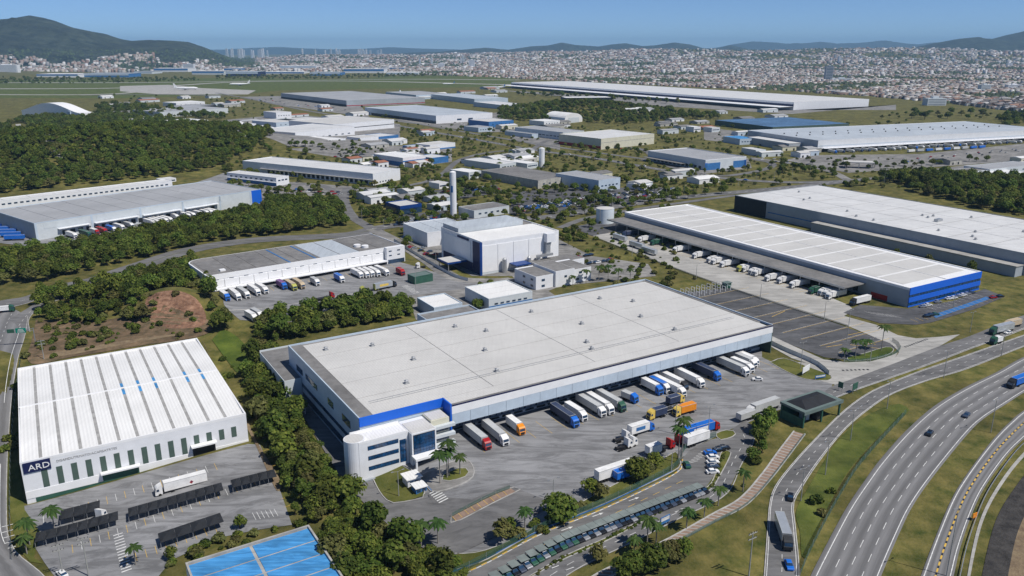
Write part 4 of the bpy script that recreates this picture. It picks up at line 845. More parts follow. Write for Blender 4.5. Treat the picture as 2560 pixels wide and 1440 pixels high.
shed('warehouse', 'white warehouse with streaked white roof and shaded dock side', (606, 398), (932, 436), (1000, 417), 11, 'white_wall', 'roof_white', ang=59, panels=9, axis='v', docks=[('S', .03, .8, 22, 4, 3.4, 'dark')], canopy=[('S', .0, .85, 2.4, 5.2, 'concrete')], windows=[('F', .1, .6, 5, 2, 1.2, 1.5)], par=.8)
shed('office_building', 'two storey white office block with blue ground floor left of the streaked roof', (567, 424), (690, 446), (722, 430), 8, 'white_wall', 'roof_white', 'office', ang=59, panels=2, side=[(0, 1, .02, .42, 'blue_soft', 'ground_floor')], windows=[('S', .04, .96, 9, 3.2, 1.3, 4.8), ('F', .1, .9, 3, 3, 1.3, 4.8)], canopy=[('S', 0, 1, 1.6, 3.6, 'white_wall')])
shed('warehouse', 'white factory with pale streaked roof in the middle left cluster', (714, 318), (738, 333), (886, 316), 14, 'white_wall', 'roof_white', panels=4, ang=58, depth=90, windows=[('F', .05, .95, 8, 5, 1.4, 4)])
shed('warehouse', 'large white factory with mottled grey white roof and curved end', (800, 294), (832, 312), (985, 306), 14, 'white_wall', 'roof_light', panels=5, ang=50, depth=120, front=[(0, 1, .45, .52, 'dark', 'window_strip')])
shed('warehouse', 'low white hall with bright roof and dark open side in front of the cluster', (712, 348), (754, 360), (864, 350), 9, 'white_wall', 'roof_bright', panels=2, axis='v', ang=56, depth=60, front=[(0, 1, .55, .85, 'grey_panel', 'window_strip')], side=[(0, 1, 0, .7, 'dark', 'open_side_shade')])  # flat dark sheet stands in for the shade inside the open side
shed('house', 'small plain white hall with grey roof beside the cluster', (878, 340), (900, 346), (946, 337), 9, 'white_wall', 'roof_light', 'hall', ang=50, depth=30, panels=1, windows=[('F', .2, .9, 3, 3, 2, 1)])
shed('house', 'low hall with blue wall beside the small plain white hall', (930, 335), (946, 343), (996, 334), 6, 'blue_soft', 'roof_white', 'hall', ang=50, depth=40, panels=1)
shed('warehouse', 'white roofed building with turquoise and blue bands in the middle', (934, 380), (1007, 396), (1064, 390), 10, 'white_wall', 'roof_bright', ang=46, panels=2, side=[(0, 1, .08, .55, 'blue_soft', 'blue_band')], front=[(0, 1, .55, .7, 'blue_soft', 'blue_band')])
shed('warehouse', 'low blue walled hall joined to the white building with turquoise bands', (1040, 388), (1080, 396), (1121, 388), 7, 'blue_soft', 'roof_white', ang=46, depth=30, panels=1)
shed('warehouse', 'small white and blue hall by the middle street', (1012, 355), (1075, 364), (1138, 357), 8, 'white_wall', 'roof_light', ang=46, depth=30, panels=2, front=[(0, 1, 0, .4, 'blue_soft', 'blue_band')])
shed('warehouse', 'blue walled shed left of the small white and blue hall', (1010, 362), (1030, 368), (1060, 363), 6, 'blue_soft', 'roof_bluegrey', ang=46, depth=20, panels=1)
shed('warehouse', 'broad blue grey warehouse with white end wall in the middle distance', (912, 253), (1090, 290), (1231, 274), 14, 'white_wall', 'roof_bluegrey', ang=37, panels=5, axis='v', side=[(0, 1, .1, 1, 'grey_panel', 'side_cladding'), (0, .9, 0, .35, 'dark', 'dock_row')], windows=[('F', .3, .7, 2, 10, 3, 4)])
shed('warehouse', 'wide flat grey warehouse with truck rows near the airport', (702, 231), (866, 252), (1062, 235), 14, 'grey_wall', 'roof_grey', ang=36, panels=5, axis='v', side=[(0, 1, .0, .35, 'dark', 'dock_row')], front=[(0, 1, .1, .22, 'red', 'red_line')])
shed('warehouse', 'low grey shed between the airport and the flat grey warehouse', (948, 226), (1040, 238), (1130, 232), 11, 'grey_panel', 'roof_grey', ang=33, depth=200, panels=3)
shed('warehouse', 'blue grey hall behind the broad blue grey warehouse', (1080, 237), (1186, 248), (1270, 242), 12, 'grey_panel', 'roof_bluegrey', ang=30, depth=260, panels=3)
shed('warehouse', 'white topped hall right of the blue grey hall', (1180, 254), (1260, 264), (1320, 256), 10, 'grey_panel', 'roof_white', ang=30, depth=150, panels=2)
shed('warehouse', 'enormous white roofed logistics hall stretching to the airport', (1278, 206), (1985, 256), (2173, 247), 17, 'white_wall', 'roof_white', ang=28.6, panels=9, axis='v', side=[(0, 1, .35, .75, 'navy', 'clerestory')], canopy=[('S', 0, 1, 45, 7.5, 'white_wall')], par=.3)
shed('warehouse', 'flat blue roofed shed behind the ventilated warehouse', (1791, 300), (1932, 318), (2123, 310), 9, 'green_stripe', 'roof_faded_blue', ang=24, panels=4, axis='v', par=.2, depth=150)
bv = shed('warehouse', 'huge pale warehouse with rows of roof ventilators at right', (1884, 324), (2046, 352), (2560, 326), 15, 'white_wall', 'roof_bluegrey', ang=21, panels=6, axis='v', depth=150, length=440, side=[(0, 1, 0, 1, 'grey_wall', 'side_cladding')], front=[(0, 1, .5, .56, 'grey_panel', 'blue_line'), (0, 1, 0, .28, 'dark', 'dock_row')], canopy=[('F', .02, 1, 4, 4.6, 'white_wall')])
for i in range(18):
    for r_ in (0, 1): vents(bv, [(16 + 23 * i, 62 + 26 * r_, 15.2)], 'dark')
bv.box('side_hall', -22, -.2, 30, 120, -1, 9, 'grey_wall'); bv.box('hall_roof', -22.3, -.2, 29.7, 120.3, 9, 9.4, 'roof_white')
shed('warehouse', 'grey roofed warehouse with bright blue corner panels beside the curving road', (1620, 372), (1764, 402), (1866, 391), 11, 'pale_wall', 'roof_grey', ang=30, panels=4, axis='v', par=1.0, parm='white_wall', front=[(0, .36, .0, .72, 'blue_soft', 'blue_panel'), (.68, 1, 0, .72, 'blue_soft', 'blue_panel'), (-.005, .05, -.02, .75, 'blue', 'blue_corner'), (.95, 1.005, -.02, .75, 'blue', 'blue_corner')], canopy=[('S', .3, 1, 9, 4.5, 'roof_dark')], docks=[('S', .05, .9, 12, 4, 3.4, 'dark')])
shed('warehouse', 'cream walled warehouse with rusty streaked white roof', (1397, 337), (1503, 348), (1636, 337), 14, 'cream_wall', 'roof_white', ang=40, panels=4, axis='v', side=[(0, 1, 0, .3, 'red', 'dock_row')], front=[(0, 1, .62, .67, 'old_wall', 'window_strip')])
shed('warehouse', 'grey roofed works joined left of the cream warehouse', (1287, 312), (1408, 332), (1460, 322), 11, 'pale_wall', 'roof_grey', ang=40, panels=3, axis='v', windows=[('S', .05, .95, 12, 6, 1.5, 4)])
shed('hall', 'low dark roofed shed along the street before the grey works', (1262, 326), (1330, 336), (1345, 333), 6, 'grey_panel', 'roof_grey', 'hall', ang=40, panels=2)
hg = Bld('hangar', 'white barrel roofed hangar beside the wooded knoll', 'hangar', (1380, 296), (1412, 302), (1456, 297), 5, 35, depth=60)
pr = [(0, 0)] + [(hg.L / 2 - hg.L / 2 * math.cos(t), 7 + 11 * math.sin(t)) for t in np.linspace(0, math.pi, 12)] + [(hg.L, 0)]
MB().extr_y(pr, 0, hg.D).build('barrel_roof', 'roof_bright', hg.r); hg.box('hangar_door', hg.L * .2, hg.L * .8, -.2, -.02, 0, 10, 'pale_wall')
for (lab, BL, FL, FR, h, wl, rf, an, dp) in (
    ('blue walled unit at the street corner before the wooded knoll', (1162, 296), (1222, 305), (1284, 300), 10, 'blue_soft', 'roof_light', 40, 60), ('low unit left of the street corner', (1160, 312), (1196, 320), (1232, 316), 7, 'grey_panel', 'roof_grey', 40, 40),
    ('white flat unit beside the barrel roofed hangar', (1310, 300), (1360, 304), (1400, 300), 8, 'white_wall', 'roof_bright', 40, 40), ('weathered grey old factory left of the pale blue hall', (1240, 430), (1345, 452), (1432, 438), 8, 'old_wall', 'roof_dark', 40, 90),
    ('pale blue hall with grey roof beside the weathered factory', (1410, 440), (1497, 452), (1551, 442), 11, 'grey_panel', 'roof_grey', 40, 60), ('small white store under the dark trees', (1130, 420), (1172, 432), (1204, 427), 7, 'pale_wall', 'roof_bright', 45, 30),
    ('long white low roof beside the dark trees', (1158, 404), (1250, 412), (1290, 408), 7, 'pale_wall', 'roof_white', 45, 60), ('white low roofs right of the dark trees', (1290, 404), (1318, 410), (1345, 404), 6, 'pale_wall', 'roof_bright', 45, 60),
    ('small white kiosk before the white tower', (1078, 452), (1098, 460), (1122, 454), 5, 'white_wall', 'roof_light', 45, 16), ('low white hut left of the two storey office', (385, 445), (405, 450), (440, 446), 4, 'white_wall', 'roof_white', 50, 12),
    ('dark roofed office with pale walls beside the crowded car lot', (1165, 522), (1185, 528), (1273, 517), 6, 'pale_wall', 'roof_dark', 38, 22), ('white flat roofed hall beside the airport fence', (252, 254), (280, 262), (318, 255), 6, 'white_wall', 'roof_bright', 40, 40),
    ('long grey roofed hall in front of the airport', (386, 268), (400, 281), (570, 272), 10, 'pale_wall', 'roof_grey', 52, 110), ('white hall behind the long grey roofed hall', (424, 250), (440, 258), (512, 250), 9, 'white_wall', 'roof_bright', 52, 60),
    ('dark open shed under the white hall', (430, 262), (450, 268), (540, 258), 8, 'dark', 'roof_grey', 52, 60), ('white cubic building standing alone before the grey warehouse', (650, 272), (690, 282), (728, 276), 12, 'white_wall', 'roof_light', 45, 50),
    ('low white sheds above the forest edge', (280, 290), (330, 300), (420, 294), 6, 'white_wall', 'roof_white', 50, 60), ('white shed with windows above the forest edge', (430, 298), (445, 306), (520, 299), 7, 'white_wall', 'roof_bright', 55, 60),
    ('broad white shed roofs right of the forest edge', (500, 305), (540, 318), (640, 308), 8, 'white_wall', 'roof_bright', 55, 90), ('red fronted low shed in the middle left cluster', (650, 325), (690, 338), (716, 333), 8, 'red', 'roof_light', 55, 60),
    ('grey workshop in the middle left cluster', (640, 298), (690, 307), (760, 300), 9, 'grey_panel', 'roof_light', 52, 70), ('pale workshop behind the white factories', (716, 296), (750, 304), (830, 298), 9, 'grey_panel', 'roof_light', 52, 70),
    ('long low grey building among green at right edge', (2310, 428), (2330, 440), (2472, 425), 6, 'pale_wall', 'roof_dark', 27, 20), ('pale low building cut off by the right edge', (2455, 412), (2475, 424), (2600, 410), 7, 'pale_wall', 'roof_grey', 27, 30),
    ('white roofed yard shed at the right edge above the wood', (2480, 432), (2510, 445), (2600, 436), 5, 'pale_wall', 'roof_bright', 27, 40), ('small white workshop left of the ventilated warehouse', (1862, 366), (1890, 376), (1915, 370), 7, 'pale_wall', 'roof_white', 21, 30),
    ('blue grey hall tucked behind the ventilated warehouse', (1832, 338), (1850, 348), (1890, 342), 8, 'grey_panel', 'roof_blue', 21, 40), ('white storage hall before the enormous logistics hall', (1371, 237), (1415, 245), (1530, 249), 9, 'dark', 'roof_bright', 10, 60),
    ('white box store right of the wooded knoll', (1722, 310), (1735, 318), (1752, 315), 8, 'white_wall', 'roof_bright', 30, 20), ('low white store by the small white box', (1760, 312), (1780, 320), (1800, 316), 7, 'pale_wall', 'roof_light', 30, 20)):
    shed('hall', lab, BL, FL, FR, h, wl, rf, 'building', ang=an, depth=dp, panels=3 if FR[0] - FL[0] > 60 else 1, axis='v', par=.4, windows=[('F', .08, .92, 5, 2.6, 1.2, h * .45)] if wl != 'dark' else None)
# curved white hall at the forest edge
wh = Bld('hall', 'white hall with swooping curved roof behind the forest', 'hall', (28, 276), (200, 282), (234, 263), 12, 62, depth=190)
n = 14; pv = [(wh.D * i / n, 11 + 17 * math.sin(math.pi * min(1, max(0, (i / n - .02) / .98))) ** 1.4) for i in range(n + 1)]
k = MB()
for i in range(n):
    (v0, z0), (v1, z1) = pv[i], pv[i + 1]
    k.add([(0, v0, 0), (wh.L, v0, 0), (wh.L, v1, 0), (0, v1, 0), (0, v0, z0), (wh.L, v0, z0), (wh.L, v1, z1), (0, v1, z1)], [(4, 5, 6, 7), (3, 0, 4, 7), (1, 2, 6, 5)] + ([(0, 1, 5, 4)] if i == 0 else []) + ([(2, 3, 7, 6)] if i == n - 1 else []))
k.build('curved_shell', 'white_paint', wh.r); wh.box('service_tower', -2, -.1, 28, 36, 0, 14, 'grey_panel')
# gatehouse kiosk with blue band
ks = shed('kiosk', 'low kiosk with brown roof and blue band beside the slender white tower', (960, 507), (1000, 518), (1054, 507), 6.5, 'glass', 'roof_light', 'kiosk', ang=38, depth=24, panels=1, par=.9, parm='deep_blue', front=[(0, 1, .7, 1.0, 'deep_blue', 'blue_band')], side=[(0, 1, .7, 1.0, 'deep_blue', 'blue_band')])
shed('kiosk', 'small green canopied gatehouse at the depot yard entrance', (1024, 686), (1036, 694), (1082, 684), 4.2, 'green_paint', 'teal_roof', 'gatehouse', ang=37, depth=8, panels=1, par=.3, parm='green_paint')
# far hangars along the airport
FAR = []
for i, (x0, x1, y, wl, rf) in enumerate([(92, 195, 194, 'white_wall', 'roof_bright'), (210, 322, 193, 'blue_soft', 'roof_bluegrey'), (385, 470, 180, 'white_wall', 'roof_bright'), (335, 380, 186, 'pale_wall', 'roof_grey'), (480, 560, 186, 'pale_wall', 'roof_light'), (565, 645, 190, 'navy', 'roof_bluegrey'), (650, 760, 184, 'white_wall', 'roof_white'), (775, 850, 188, 'blue_soft', 'roof_bluegrey'), (860, 960, 184, 'white_wall', 'roof_white'), (965, 1045, 187, 'pale_wall', 'roof_bright'), (560, 600, 178, 'blue_soft', 'roof_bluegrey'), (700, 790, 177, 'white_wall', 'roof_bright'), (900, 1010, 177, 'grey_panel', 'roof_grey')]):
    A, B = np.array(W0(x0, y)), np.array(W0(x1, y)); Lh = float(np.hypot(*(B - A)))
    r = empty('hangar', (A[0], A[1], H1(*A) - 2), math.atan2(*(B - A)[::-1])); hh = 14 + 5 * (i % 3)
    tag(r, '%s low hangar, number %s from the left in the row beyond the airport field' % ({'white_wall': 'white', 'blue_soft': 'blue', 'pale_wall': 'pale', 'navy': 'dark blue', 'grey_panel': 'grey'}[wl], ['one', 'two', 'six', 'five', 'seven', 'nine', 'ten', 'eleven', 'twelve', 'thirteen', 'eight', 'ten b', 'twelve b'][i].replace(' b', ' back')), 'hangar', 'hangars beyond the airport')
    box(r, 'wall', 0, Lh, 0, 140, -3, hh, wl); box(r, 'front_band', 0, Lh, -.6, -.02, hh * .55, hh - .5, 'blue_soft' if i % 2 == 0 else 'grey_panel'); box(r, 'roof', -1, Lh + 1, -1, 141, hh, hh + 1, rf)

# ------------------------------------------------------------------ vehicles (forward is +x, origin on the ground under the front bumper)
def wheel_mesh(r=.5, w=.32): return MB().cyl_y(0, 0, -w / 2, w / 2, r, 10).mesh('wheel', 'rubber')
WH = wheel_mesh(); WC = wheel_mesh(.33, .22)
CAB = MB().extr_y([(0, .45), (0, 1.5), (-.12, 1.6), (-.32, 2.75), (-.75, 3.15), (-2.2, 3.75), (-2.25, .8), (-1.9, .45)], -1.22, 1.22).mesh('cab', 'lorry_white')
WIND = MB().add([(-.09, -1.08, 1.62), (-.09, 1.08, 1.62), (-.30, 1.02, 2.62), (-.30, -1.02, 2.62)], [(0, 1, 2, 3)])
WIND.add([(-.35, -1.235, 1.7), (-1.25, -1.235, 1.7), (-1.25, -1.235, 2.5), (-.5, -1.235, 2.5)], [(0, 1, 2, 3)]).add([(-.35, 1.235, 1.7), (-1.25, 1.235, 1.7), (-1.25, 1.235, 2.5), (-.5, 1.235, 2.5)], [(3, 2, 1, 0)])
WIND = WIND.mesh('windows', 'glass'); GRILL = MB().box(.01, .06, -.8, .8, .6, 1.35).mesh('grille', 'dark')
TRL = {}
def trailer_mesh(L, h=2.75):
    k = (L, h)
    if k not in TRL: TRL[k] = MB().box(-L, 0, -1.28, 1.28, 1.15, 1.15 + h).mesh('cargo_box', 'lorry_white')
    return TRL[k]
RIM = {}
def rim_mesh(L, h=2.75):
    k = (L, h)
    if k not in RIM:
        m = MB(); z = 1.15 + h
        for y in (-1.3, 1.22): m.box(-L - .02, .02, y, y + .08, z - .1, z + .05)
        m.box(-L - .03, -L + .06, -1.22, 1.22, z - .1, z + .05).box(-.06, .03, -1.22, 1.22, z - .1, z + .05); RIM[k] = m.mesh('edge_rail', 'metal')
    return RIM[k]
CHS = {}
def chassis_mesh(L):
    if L not in CHS: CHS[L] = MB().box(-L, -.3, -.45, .45, .75, 1.1).box(-L, -L + .15, -1.2, 1.2, .5, .75).mesh('chassis', 'chassis')
    return CHS[L]
def truck(px, py, hd, label, cab='lorry_white', cargo='lorry_white', L=13.0, h=2.75, kind='semi', group=None, sign=None, pos=None, cat='truck'):
    """kind: semi, rigid, bobtail, flat (empty bed), box (trailer alone)."""
    hd += random.uniform(-1.6, 1.6)
    p = np.array(pos) if pos is not None else W(px, py); r = empty({'box': 'trailer'}.get(kind, 'truck'), (p[0], p[1], H1(*p) + .1), R(hd)); tag(r, label, 'trailer' if kind == 'box' else cat, group)
    ax = []
    if kind != 'box':
        c = link('cab', CAB, r, m=cab); link('windows', WIND, c); link('grille', GRILL, c); ax += [-1.35]
    x0 = 0.0 if kind == 'box' else (-2.45 if kind == 'rigid' else -2.75)
    if kind in ('semi', 'rigid', 'box'):
        t = link('cargo_box', trailer_mesh(L, h), r, (x0, 0, 0), m=cargo); link('edge_rail', rim_mesh(L, h), t, m='lorry_grey')
        if sign: link('side_print', unit_box(L * .5, .03, h * .45, sign), t, (-L * .5, -1.30, 1.15 + h * .28))
    tl = L if kind != 'bobtail' else 3.6
    link('chassis', chassis_mesh(round(tl + (2.6 if kind != 'box' else 0), 1)), r)
    if kind == 'flat': link('load_bed', unit_box(L, 2.5, .22, 'chassis'), r, (x0 - L / 2, 0, 1.1))
    if kind == 'bobtail': ax += [-4.6, -5.7]
    else: ax += ([-5.2] if kind in ('semi', 'flat') else []) + [x0 - tl + 1.2, x0 - tl + 2.4] + ([x0 - tl + 3.6] if kind != 'rigid' else [])
    for a in ax:
        for s in (-1, 1): link('wheel', WH, r, (a, s * 1.06, .4))
    return r
BODY = MB().extr_y([(0, .35), (.0, .72), (-.15, .82), (-1.15, .98), (-3.6, 1.0), (-4.15, .92), (-4.25, .4), (-4.2, .3), (-.1, .28)], -.88, .88).mesh('body', 'lorry_white')
CABN = MB().add([(-1.1, -.8, .97), (-3.75, -.8, .98), (-3.75, .8, .98), (-1.1, .8, .97), (-1.75, -.66, 1.45), (-3.25, -.66, 1.47), (-3.25, .66, 1.47), (-1.75, .66, 1.45)], [(0, 1, 5, 4), (1, 2, 6, 5), (2, 3, 7, 6), (3, 0, 4, 7)]).mesh('windows', 'glass')
ROOFC = MB().add([(-1.72, -.67, 1.455), (-3.28, -.67, 1.475), (-3.28, .67, 1.475), (-1.72, .67, 1.455), (-1.8, -.6, 1.51), (-3.2, -.6, 1.53), (-3.2, .6, 1.53), (-1.8, .6, 1.51)], [(7, 6, 5, 4), (0, 1, 5, 4), (1, 2, 6, 5), (2, 3, 7, 6), (3, 0, 4, 7), (0, 1, 2, 3)]).mesh('roof', 'lorry_white')
def car(px, py, hd, label, col, group=None, pos=None, dz=.09):
    p = np.array(pos) if pos is not None else W(px, py); r = empty('car', (p[0], p[1], H1(*p) + dz), R(hd)); tag(r, label, 'car', group)
    link('body', BODY, r, m=col); link('windows', CABN, r); link('roof', ROOFC, r, m=col)
    for a in (-.8, -3.4):
        for s in (-1, 1): link('wheel', WC, r, (a, s * .78, .33))
    return r
def whole_car_mesh():
    k = MB()
    for me, mi in ((BODY, 0), (CABN, 1), (ROOFC, 0)):
        k.add([v.co[:] for v in me.vertices], [tuple(p.vertices) for p in me.polygons], mi)
    return k.mesh('car', ['lorry_white', 'glass'])
CARM = whole_car_mesh()
DN, LF, UPR, BK = 31.4 - 90, 211.4, 31.4, 121.4       # headings along the street grid
ORD = 'first second third fourth fifth sixth seventh eighth ninth tenth eleventh twelfth thirteenth fourteenth fifteenth sixteenth seventeenth eighteenth nineteenth twentieth'.split()
CN = {'lorry_white': 'white', 'lorry_grey': 'grey', 'lorry_blue': 'blue', 'lorry_dark': 'dark blue', 'lorry_green': 'green', 'red': 'red', 'orange': 'orange', 'yellow': 'yellow', 'tan': 'tan', 'olive': 'olive', 'lorry_purple': 'purple', 'dark': 'black', 'steel': 'steel', 'car_black': 'black', 'car_silver': 'silver', 'car_dark': 'dark blue'}
# main dock
MAIN = [(1222, 1127, 'red', 'lorry_grey', 13), (1266, 1117, 'lorry_white', 'lorry_grey', 13), (1307, 1090, 'orange', 'lorry_white', 7.5), (1442, 1071, 'lorry_blue', 'lorry_dark', 13), (1463, 1056, 'lorry_white', 'lorry_white', 9), (1510, 1045, 'lorry_white', 'lorry_grey', 13.6), (1530, 1039, 'lorry_white', 'lorry_white', 13), (1560, 1032, 'lorry_green', 'lorry_grey', 13.6), (1653, 990, 'lorry_blue', 'lorry_white', 8.5), (1672, 986, 'lorry_white', 'lorry_blue', 8.5), (1711, 996, 'lorry_white', 'lorry_white', 14.5), (1716, 979, 'dark', 'lorry_white', 12), (1757, 972, 'lorry_white', 'lorry_white', 13), (1798, 954, 'lorry_blue', 'lorry_dark', 12), (1869, 943, 'lorry_white', 'lorry_grey', 14), (1881, 935, 'lorry_white', 'lorry_white', 9), (1889, 923, 'lorry_white', 'lorry_grey', 13), (1893, 918, 'lorry_white', 'lorry_white', 13)]
for i, (x, y, c, t, l) in enumerate(MAIN):
    truck(x, y, DN, '%s cab truck with %s box, %s from the office at the huge warehouse dock' % (CN[c], CN[t], ORD[i]), c, t, l, kind='rigid' if l < 10 else 'semi', group='trucks at the long dock')
truck(1592, 1010, DN + 8, 'small blue nosed box truck standing clear of the long dock', 'lorry_blue', 'lorry_grey', 4.6, 2.2, 'rigid')
truck(1620, 1050, LF, 'yellow cab truck with dark container and long empty flatbed in mid yard', 'yellow', 'lorry_dark', 5.5, 2.6, 'rigid')
truck(1650, 1036, LF, 'long empty dark flatbed trailer behind the yellow cab truck', 'yellow', 'chassis', 9.0, .25, 'box')
truck(1706, 1004, UPR, 'yellow cab truck with dark blue box at the far end of the flatbed', 'yellow', 'lorry_dark', 5.2, 2.5, 'rigid')
truck(1685, 1042, LF, 'orange painted box truck standing in mid yard', 'yellow', 'orange', 7.2, 2.6, 'rigid', sign='red')
truck(1631, 1074, UPR, 'blue cab truck with pale blue printed box in mid yard', 'lorry_blue', 'lorry_white', 8.2, 2.9, 'rigid', sign='blue_soft')
truck(1794, 1072, UPR, 'red cab truck with bright blue trailer beside the yard fence', 'red', 'lorry_blue', 13.0, 2.9, 'semi', sign='white_paint')
truck(1767, 1100, UPR, 'plain white trailer parked alone beside the yard fence', 'lorry_white', 'lorry_white', 10.5, 2.9, 'box')
truck(1571, 1096, LF + 180, 'white tractor unit without trailer, rear one of the pair in mid yard', kind='bobtail'); truck(1577, 1116, UPR, 'white tractor unit without trailer, front one of the pair in mid yard', kind='bobtail'); truck(1589, 1111, UPR, 'third white tractor unit right of the pair in mid yard', kind='bobtail')
truck(1682, 1118, UPR, 'dark red tractor unit parked at the yard fence', 'red', kind='bobtail'); truck(1703, 1108, UPR, 'maroon and white tractor unit behind the tall palms', 'red', kind='bobtail')
truck(1648, 1132, UPR, 'single white box body parked at the yard fence', 'lorry_white', 'lorry_white', 5.4, 2.7, 'box')
truck(1594, 1172, UPR, 'white semi truck half hidden behind a roadside tree in the yard', 'lorry_white', 'lorry_white', 14.0, 3.0, 'semi')
truck(1580, 1190, UPR, 'short bright blue container trailer beside the half hidden white truck', 'lorry_blue', 'lorry_blue', 7, 2.4, 'box')
truck(1868, 1042, LF, 'white cab truck with grey trailer leaving by the gate portal', 'lorry_white', 'lorry_grey', 13.5, 2.9, 'semi', sign='white_paint')
truck(1845, 1056, LF, 'low green sided container trailer beside the exit lane', 'lorry_white', 'lorry_grey', 8, 2.2, 'box')
car(1880, 951, 175, 'white pickup parked across the end of the long dock', 'lorry_white'); car(1796, 936, DN, 'white delivery van squeezed between docked trailers', 'lorry_white')
truck(757, 1040, DN, 'white box van driving along the shaded left wall of the huge warehouse', 'lorry_white', 'lorry_white', 3.8, 2.0, 'rigid', cat='van')
# depot yard
for i, (x, y, c, t, l) in enumerate([(571, 754, 'lorry_blue', 'lorry_white', 8), (599, 753, 'lorry_white', 'lorry_white', 13), (621, 748, 'lorry_white', 'lorry_grey', 12), (648, 741, 'lorry_white', 'lorry_white', 12), (667, 736, 'lorry_white', 'lorry_white', 11), (714, 725, 'lorry_blue', 'lorry_purple', 8), (739, 728, 'olive', 'tan', 11), (759, 724, 'tan', 'tan', 11), (796, 716, 'lorry_white', 'lorry_grey', 6), (858, 708, 'lorry_white', 'lorry_blue', 8), (905, 697, 'lorry_white', 'lorry_white', 10), (920, 696, 'lorry_white', 'lorry_white', 10), (933, 694, 'lorry_white', 'lorry_white', 10), (948, 693, 'lorry_white', 'lorry_white', 10), (970, 691, 'lorry_white', 'lorry_white', 12), (1009, 690, 'red', 'red', 5)]):
    truck(x, y, 37 - 90, '%s cab truck with %s box, %s from the left at the rounded depot' % (CN[c], CN[t], ORD[i]), c, t, l, kind='rigid' if l < 9 else 'semi', group='trucks at the depot')
truck(835, 744, UPR + 8, 'red cab empty flatbed truck on the depot yard', 'red', 'dark', 8, kind='flat'); truck(900, 733, LF + 5, 'olive green empty truck on the depot yard', 'olive', kind='bobtail'); truck(944, 725, UPR + 8, 'yellow green tractor unit on the depot yard', 'olive', kind='bobtail')
truck(990, 716, UPR + 8, 'black cab truck with grey printed trailer beside the depot gatehouse', 'dark', 'steel', 11, kind='semi', sign='yellow')
truck(640, 806, DN + 10, 'white box truck between trees below the depot yard', 'lorry_white', 'lorry_white', 8, kind='rigid'); truck(655, 800, DN + 10, 'second white box truck between trees below the depot yard', 'lorry_white', 'lorry_grey', 8, kind='rigid')
truck(1040, 672, LF, 'white truck parked behind the depot gatehouse', kind='bobtail')
# grey roofed warehouse at far left
for i, (x, y, c, t, l) in enumerate([(191, 597, 'lorry_white', 'lorry_white', 11), (226, 593, 'lorry_green', 'lorry_green', 12), (246, 588, 'red', 'lorry_white', 9), (266, 585, 'red', 'red', 11), (289, 581, 'lorry_white', 'lorry_blue', 11), (310, 576, 'lorry_white', 'lorry_white', 12), (333, 571, 'lorry_white', 'lorry_grey', 12), (387, 565, 'lorry_white', 'lorry_white', 13), (398, 563, 'lorry_white', 'lorry_white', 13), (408, 561, 'lorry_white', 'lorry_white', 13), (419, 559, 'lorry_white', 'lorry_white', 13), (430, 557, 'lorry_white', 'lorry_white', 13), (445, 549, 'lorry_white', 'lorry_white', 9), (475, 547, 'lorry_white', 'lorry_white', 13), (487, 545, 'lorry_white', 'lorry_white', 13), (507, 542, 'lorry_white', 'lorry_white', 13), (521, 539, 'lorry_white', 'lorry_white', 13), (531, 537, 'lorry_white', 'lorry_white', 13), (541, 536, 'lorry_white', 'lorry_white', 13)]):
    truck(x, y, 51 - 90, '%s cab truck with %s box, %s from the left below the long grey roof' % (CN[c], CN[t], ORD[i]), c, t, l, kind='rigid' if l < 10 else 'semi', group='trucks at the grey roofed warehouse')
for i, (x, y) in enumerate([(62, 600), (52, 592), (44, 585), (34, 578), (24, 571), (14, 565)]):
    truck(x, y, 8, 'blue covered trailer, %s from the front in the row at the far left edge' % ORD[i], 'lorry_blue', 'lorry_blue', 13, 2.7, 'box', group='blue trailers')
# canopy of the blue-fronted warehouse
for i, (x, y, c) in enumerate([(1557, 592, 'lorry_dark'), (1596, 606, 'lorry_white'), (1627, 614, 'lorry_green'), (1683, 632, 'lorry_white'), (1732, 647, 'lorry_white'), (1768, 658, 'lorry_white'), (1779, 662, 'lorry_white'), (1801, 669, 'lorry_white'), (1843, 680, 'olive'), (1855, 681, 'lorry_white'), (1873, 688, 'lorry_white'), (1884, 691, 'lorry_white'), (1913, 704, 'lorry_white'), (1944, 710, 'lorry_white'), (1975, 721, 'lorry_white'), (2023, 736, 'lorry_green'), (2047, 740, 'lorry_white'), (2059, 743, 'lorry_white'), (2067, 749, 'lorry_white'), (2127, 765, 'dark')]):
    truck(x, y, LF - 1, '%s cab truck, %s from the far end under the long grey canopy' % (CN[c], ORD[i]), c, c if c in ('lorry_green', 'lorry_dark') else 'lorry_white', 12, group='trucks under the grey canopy')
for i, (x, y) in enumerate([(1565, 606), (1608, 625), (1640, 640)]): truck(x, y, -59, 'long silver trailer, %s from the water tank beside the concrete drive' % ORD[i], 'steel', 'steel', 14, 2.6, 'box', group='silver trailers')
# ventilated warehouse rows
for i in range(26):
    p = bv.at(14 + 13.5 * i + random.uniform(-2, 2), -20 - random.uniform(0, 4)); c = random.choice(['lorry_white', 'lorry_white', 'lorry_white', 'lorry_blue', 'lorry_grey', 'lorry_dark'])
    truck(0, 0, 21 - 90, 'small distant truck backed up to the ventilated warehouse', c, random.choice(['lorry_white', 'lorry_white', 'lorry_grey']), 12, pos=p, group='trucks at the ventilated warehouse')
for i in range(9):
    p = bv.at(120 + 16 * i, -46); truck(0, 0, 21 + 4, 'distant blue or white trailer in the outer row before the ventilated warehouse', 'lorry_blue', random.choice(['lorry_blue', 'lorry_white', 'lorry_grey']), 12, kind='box', pos=p, group='outer row of trailers')
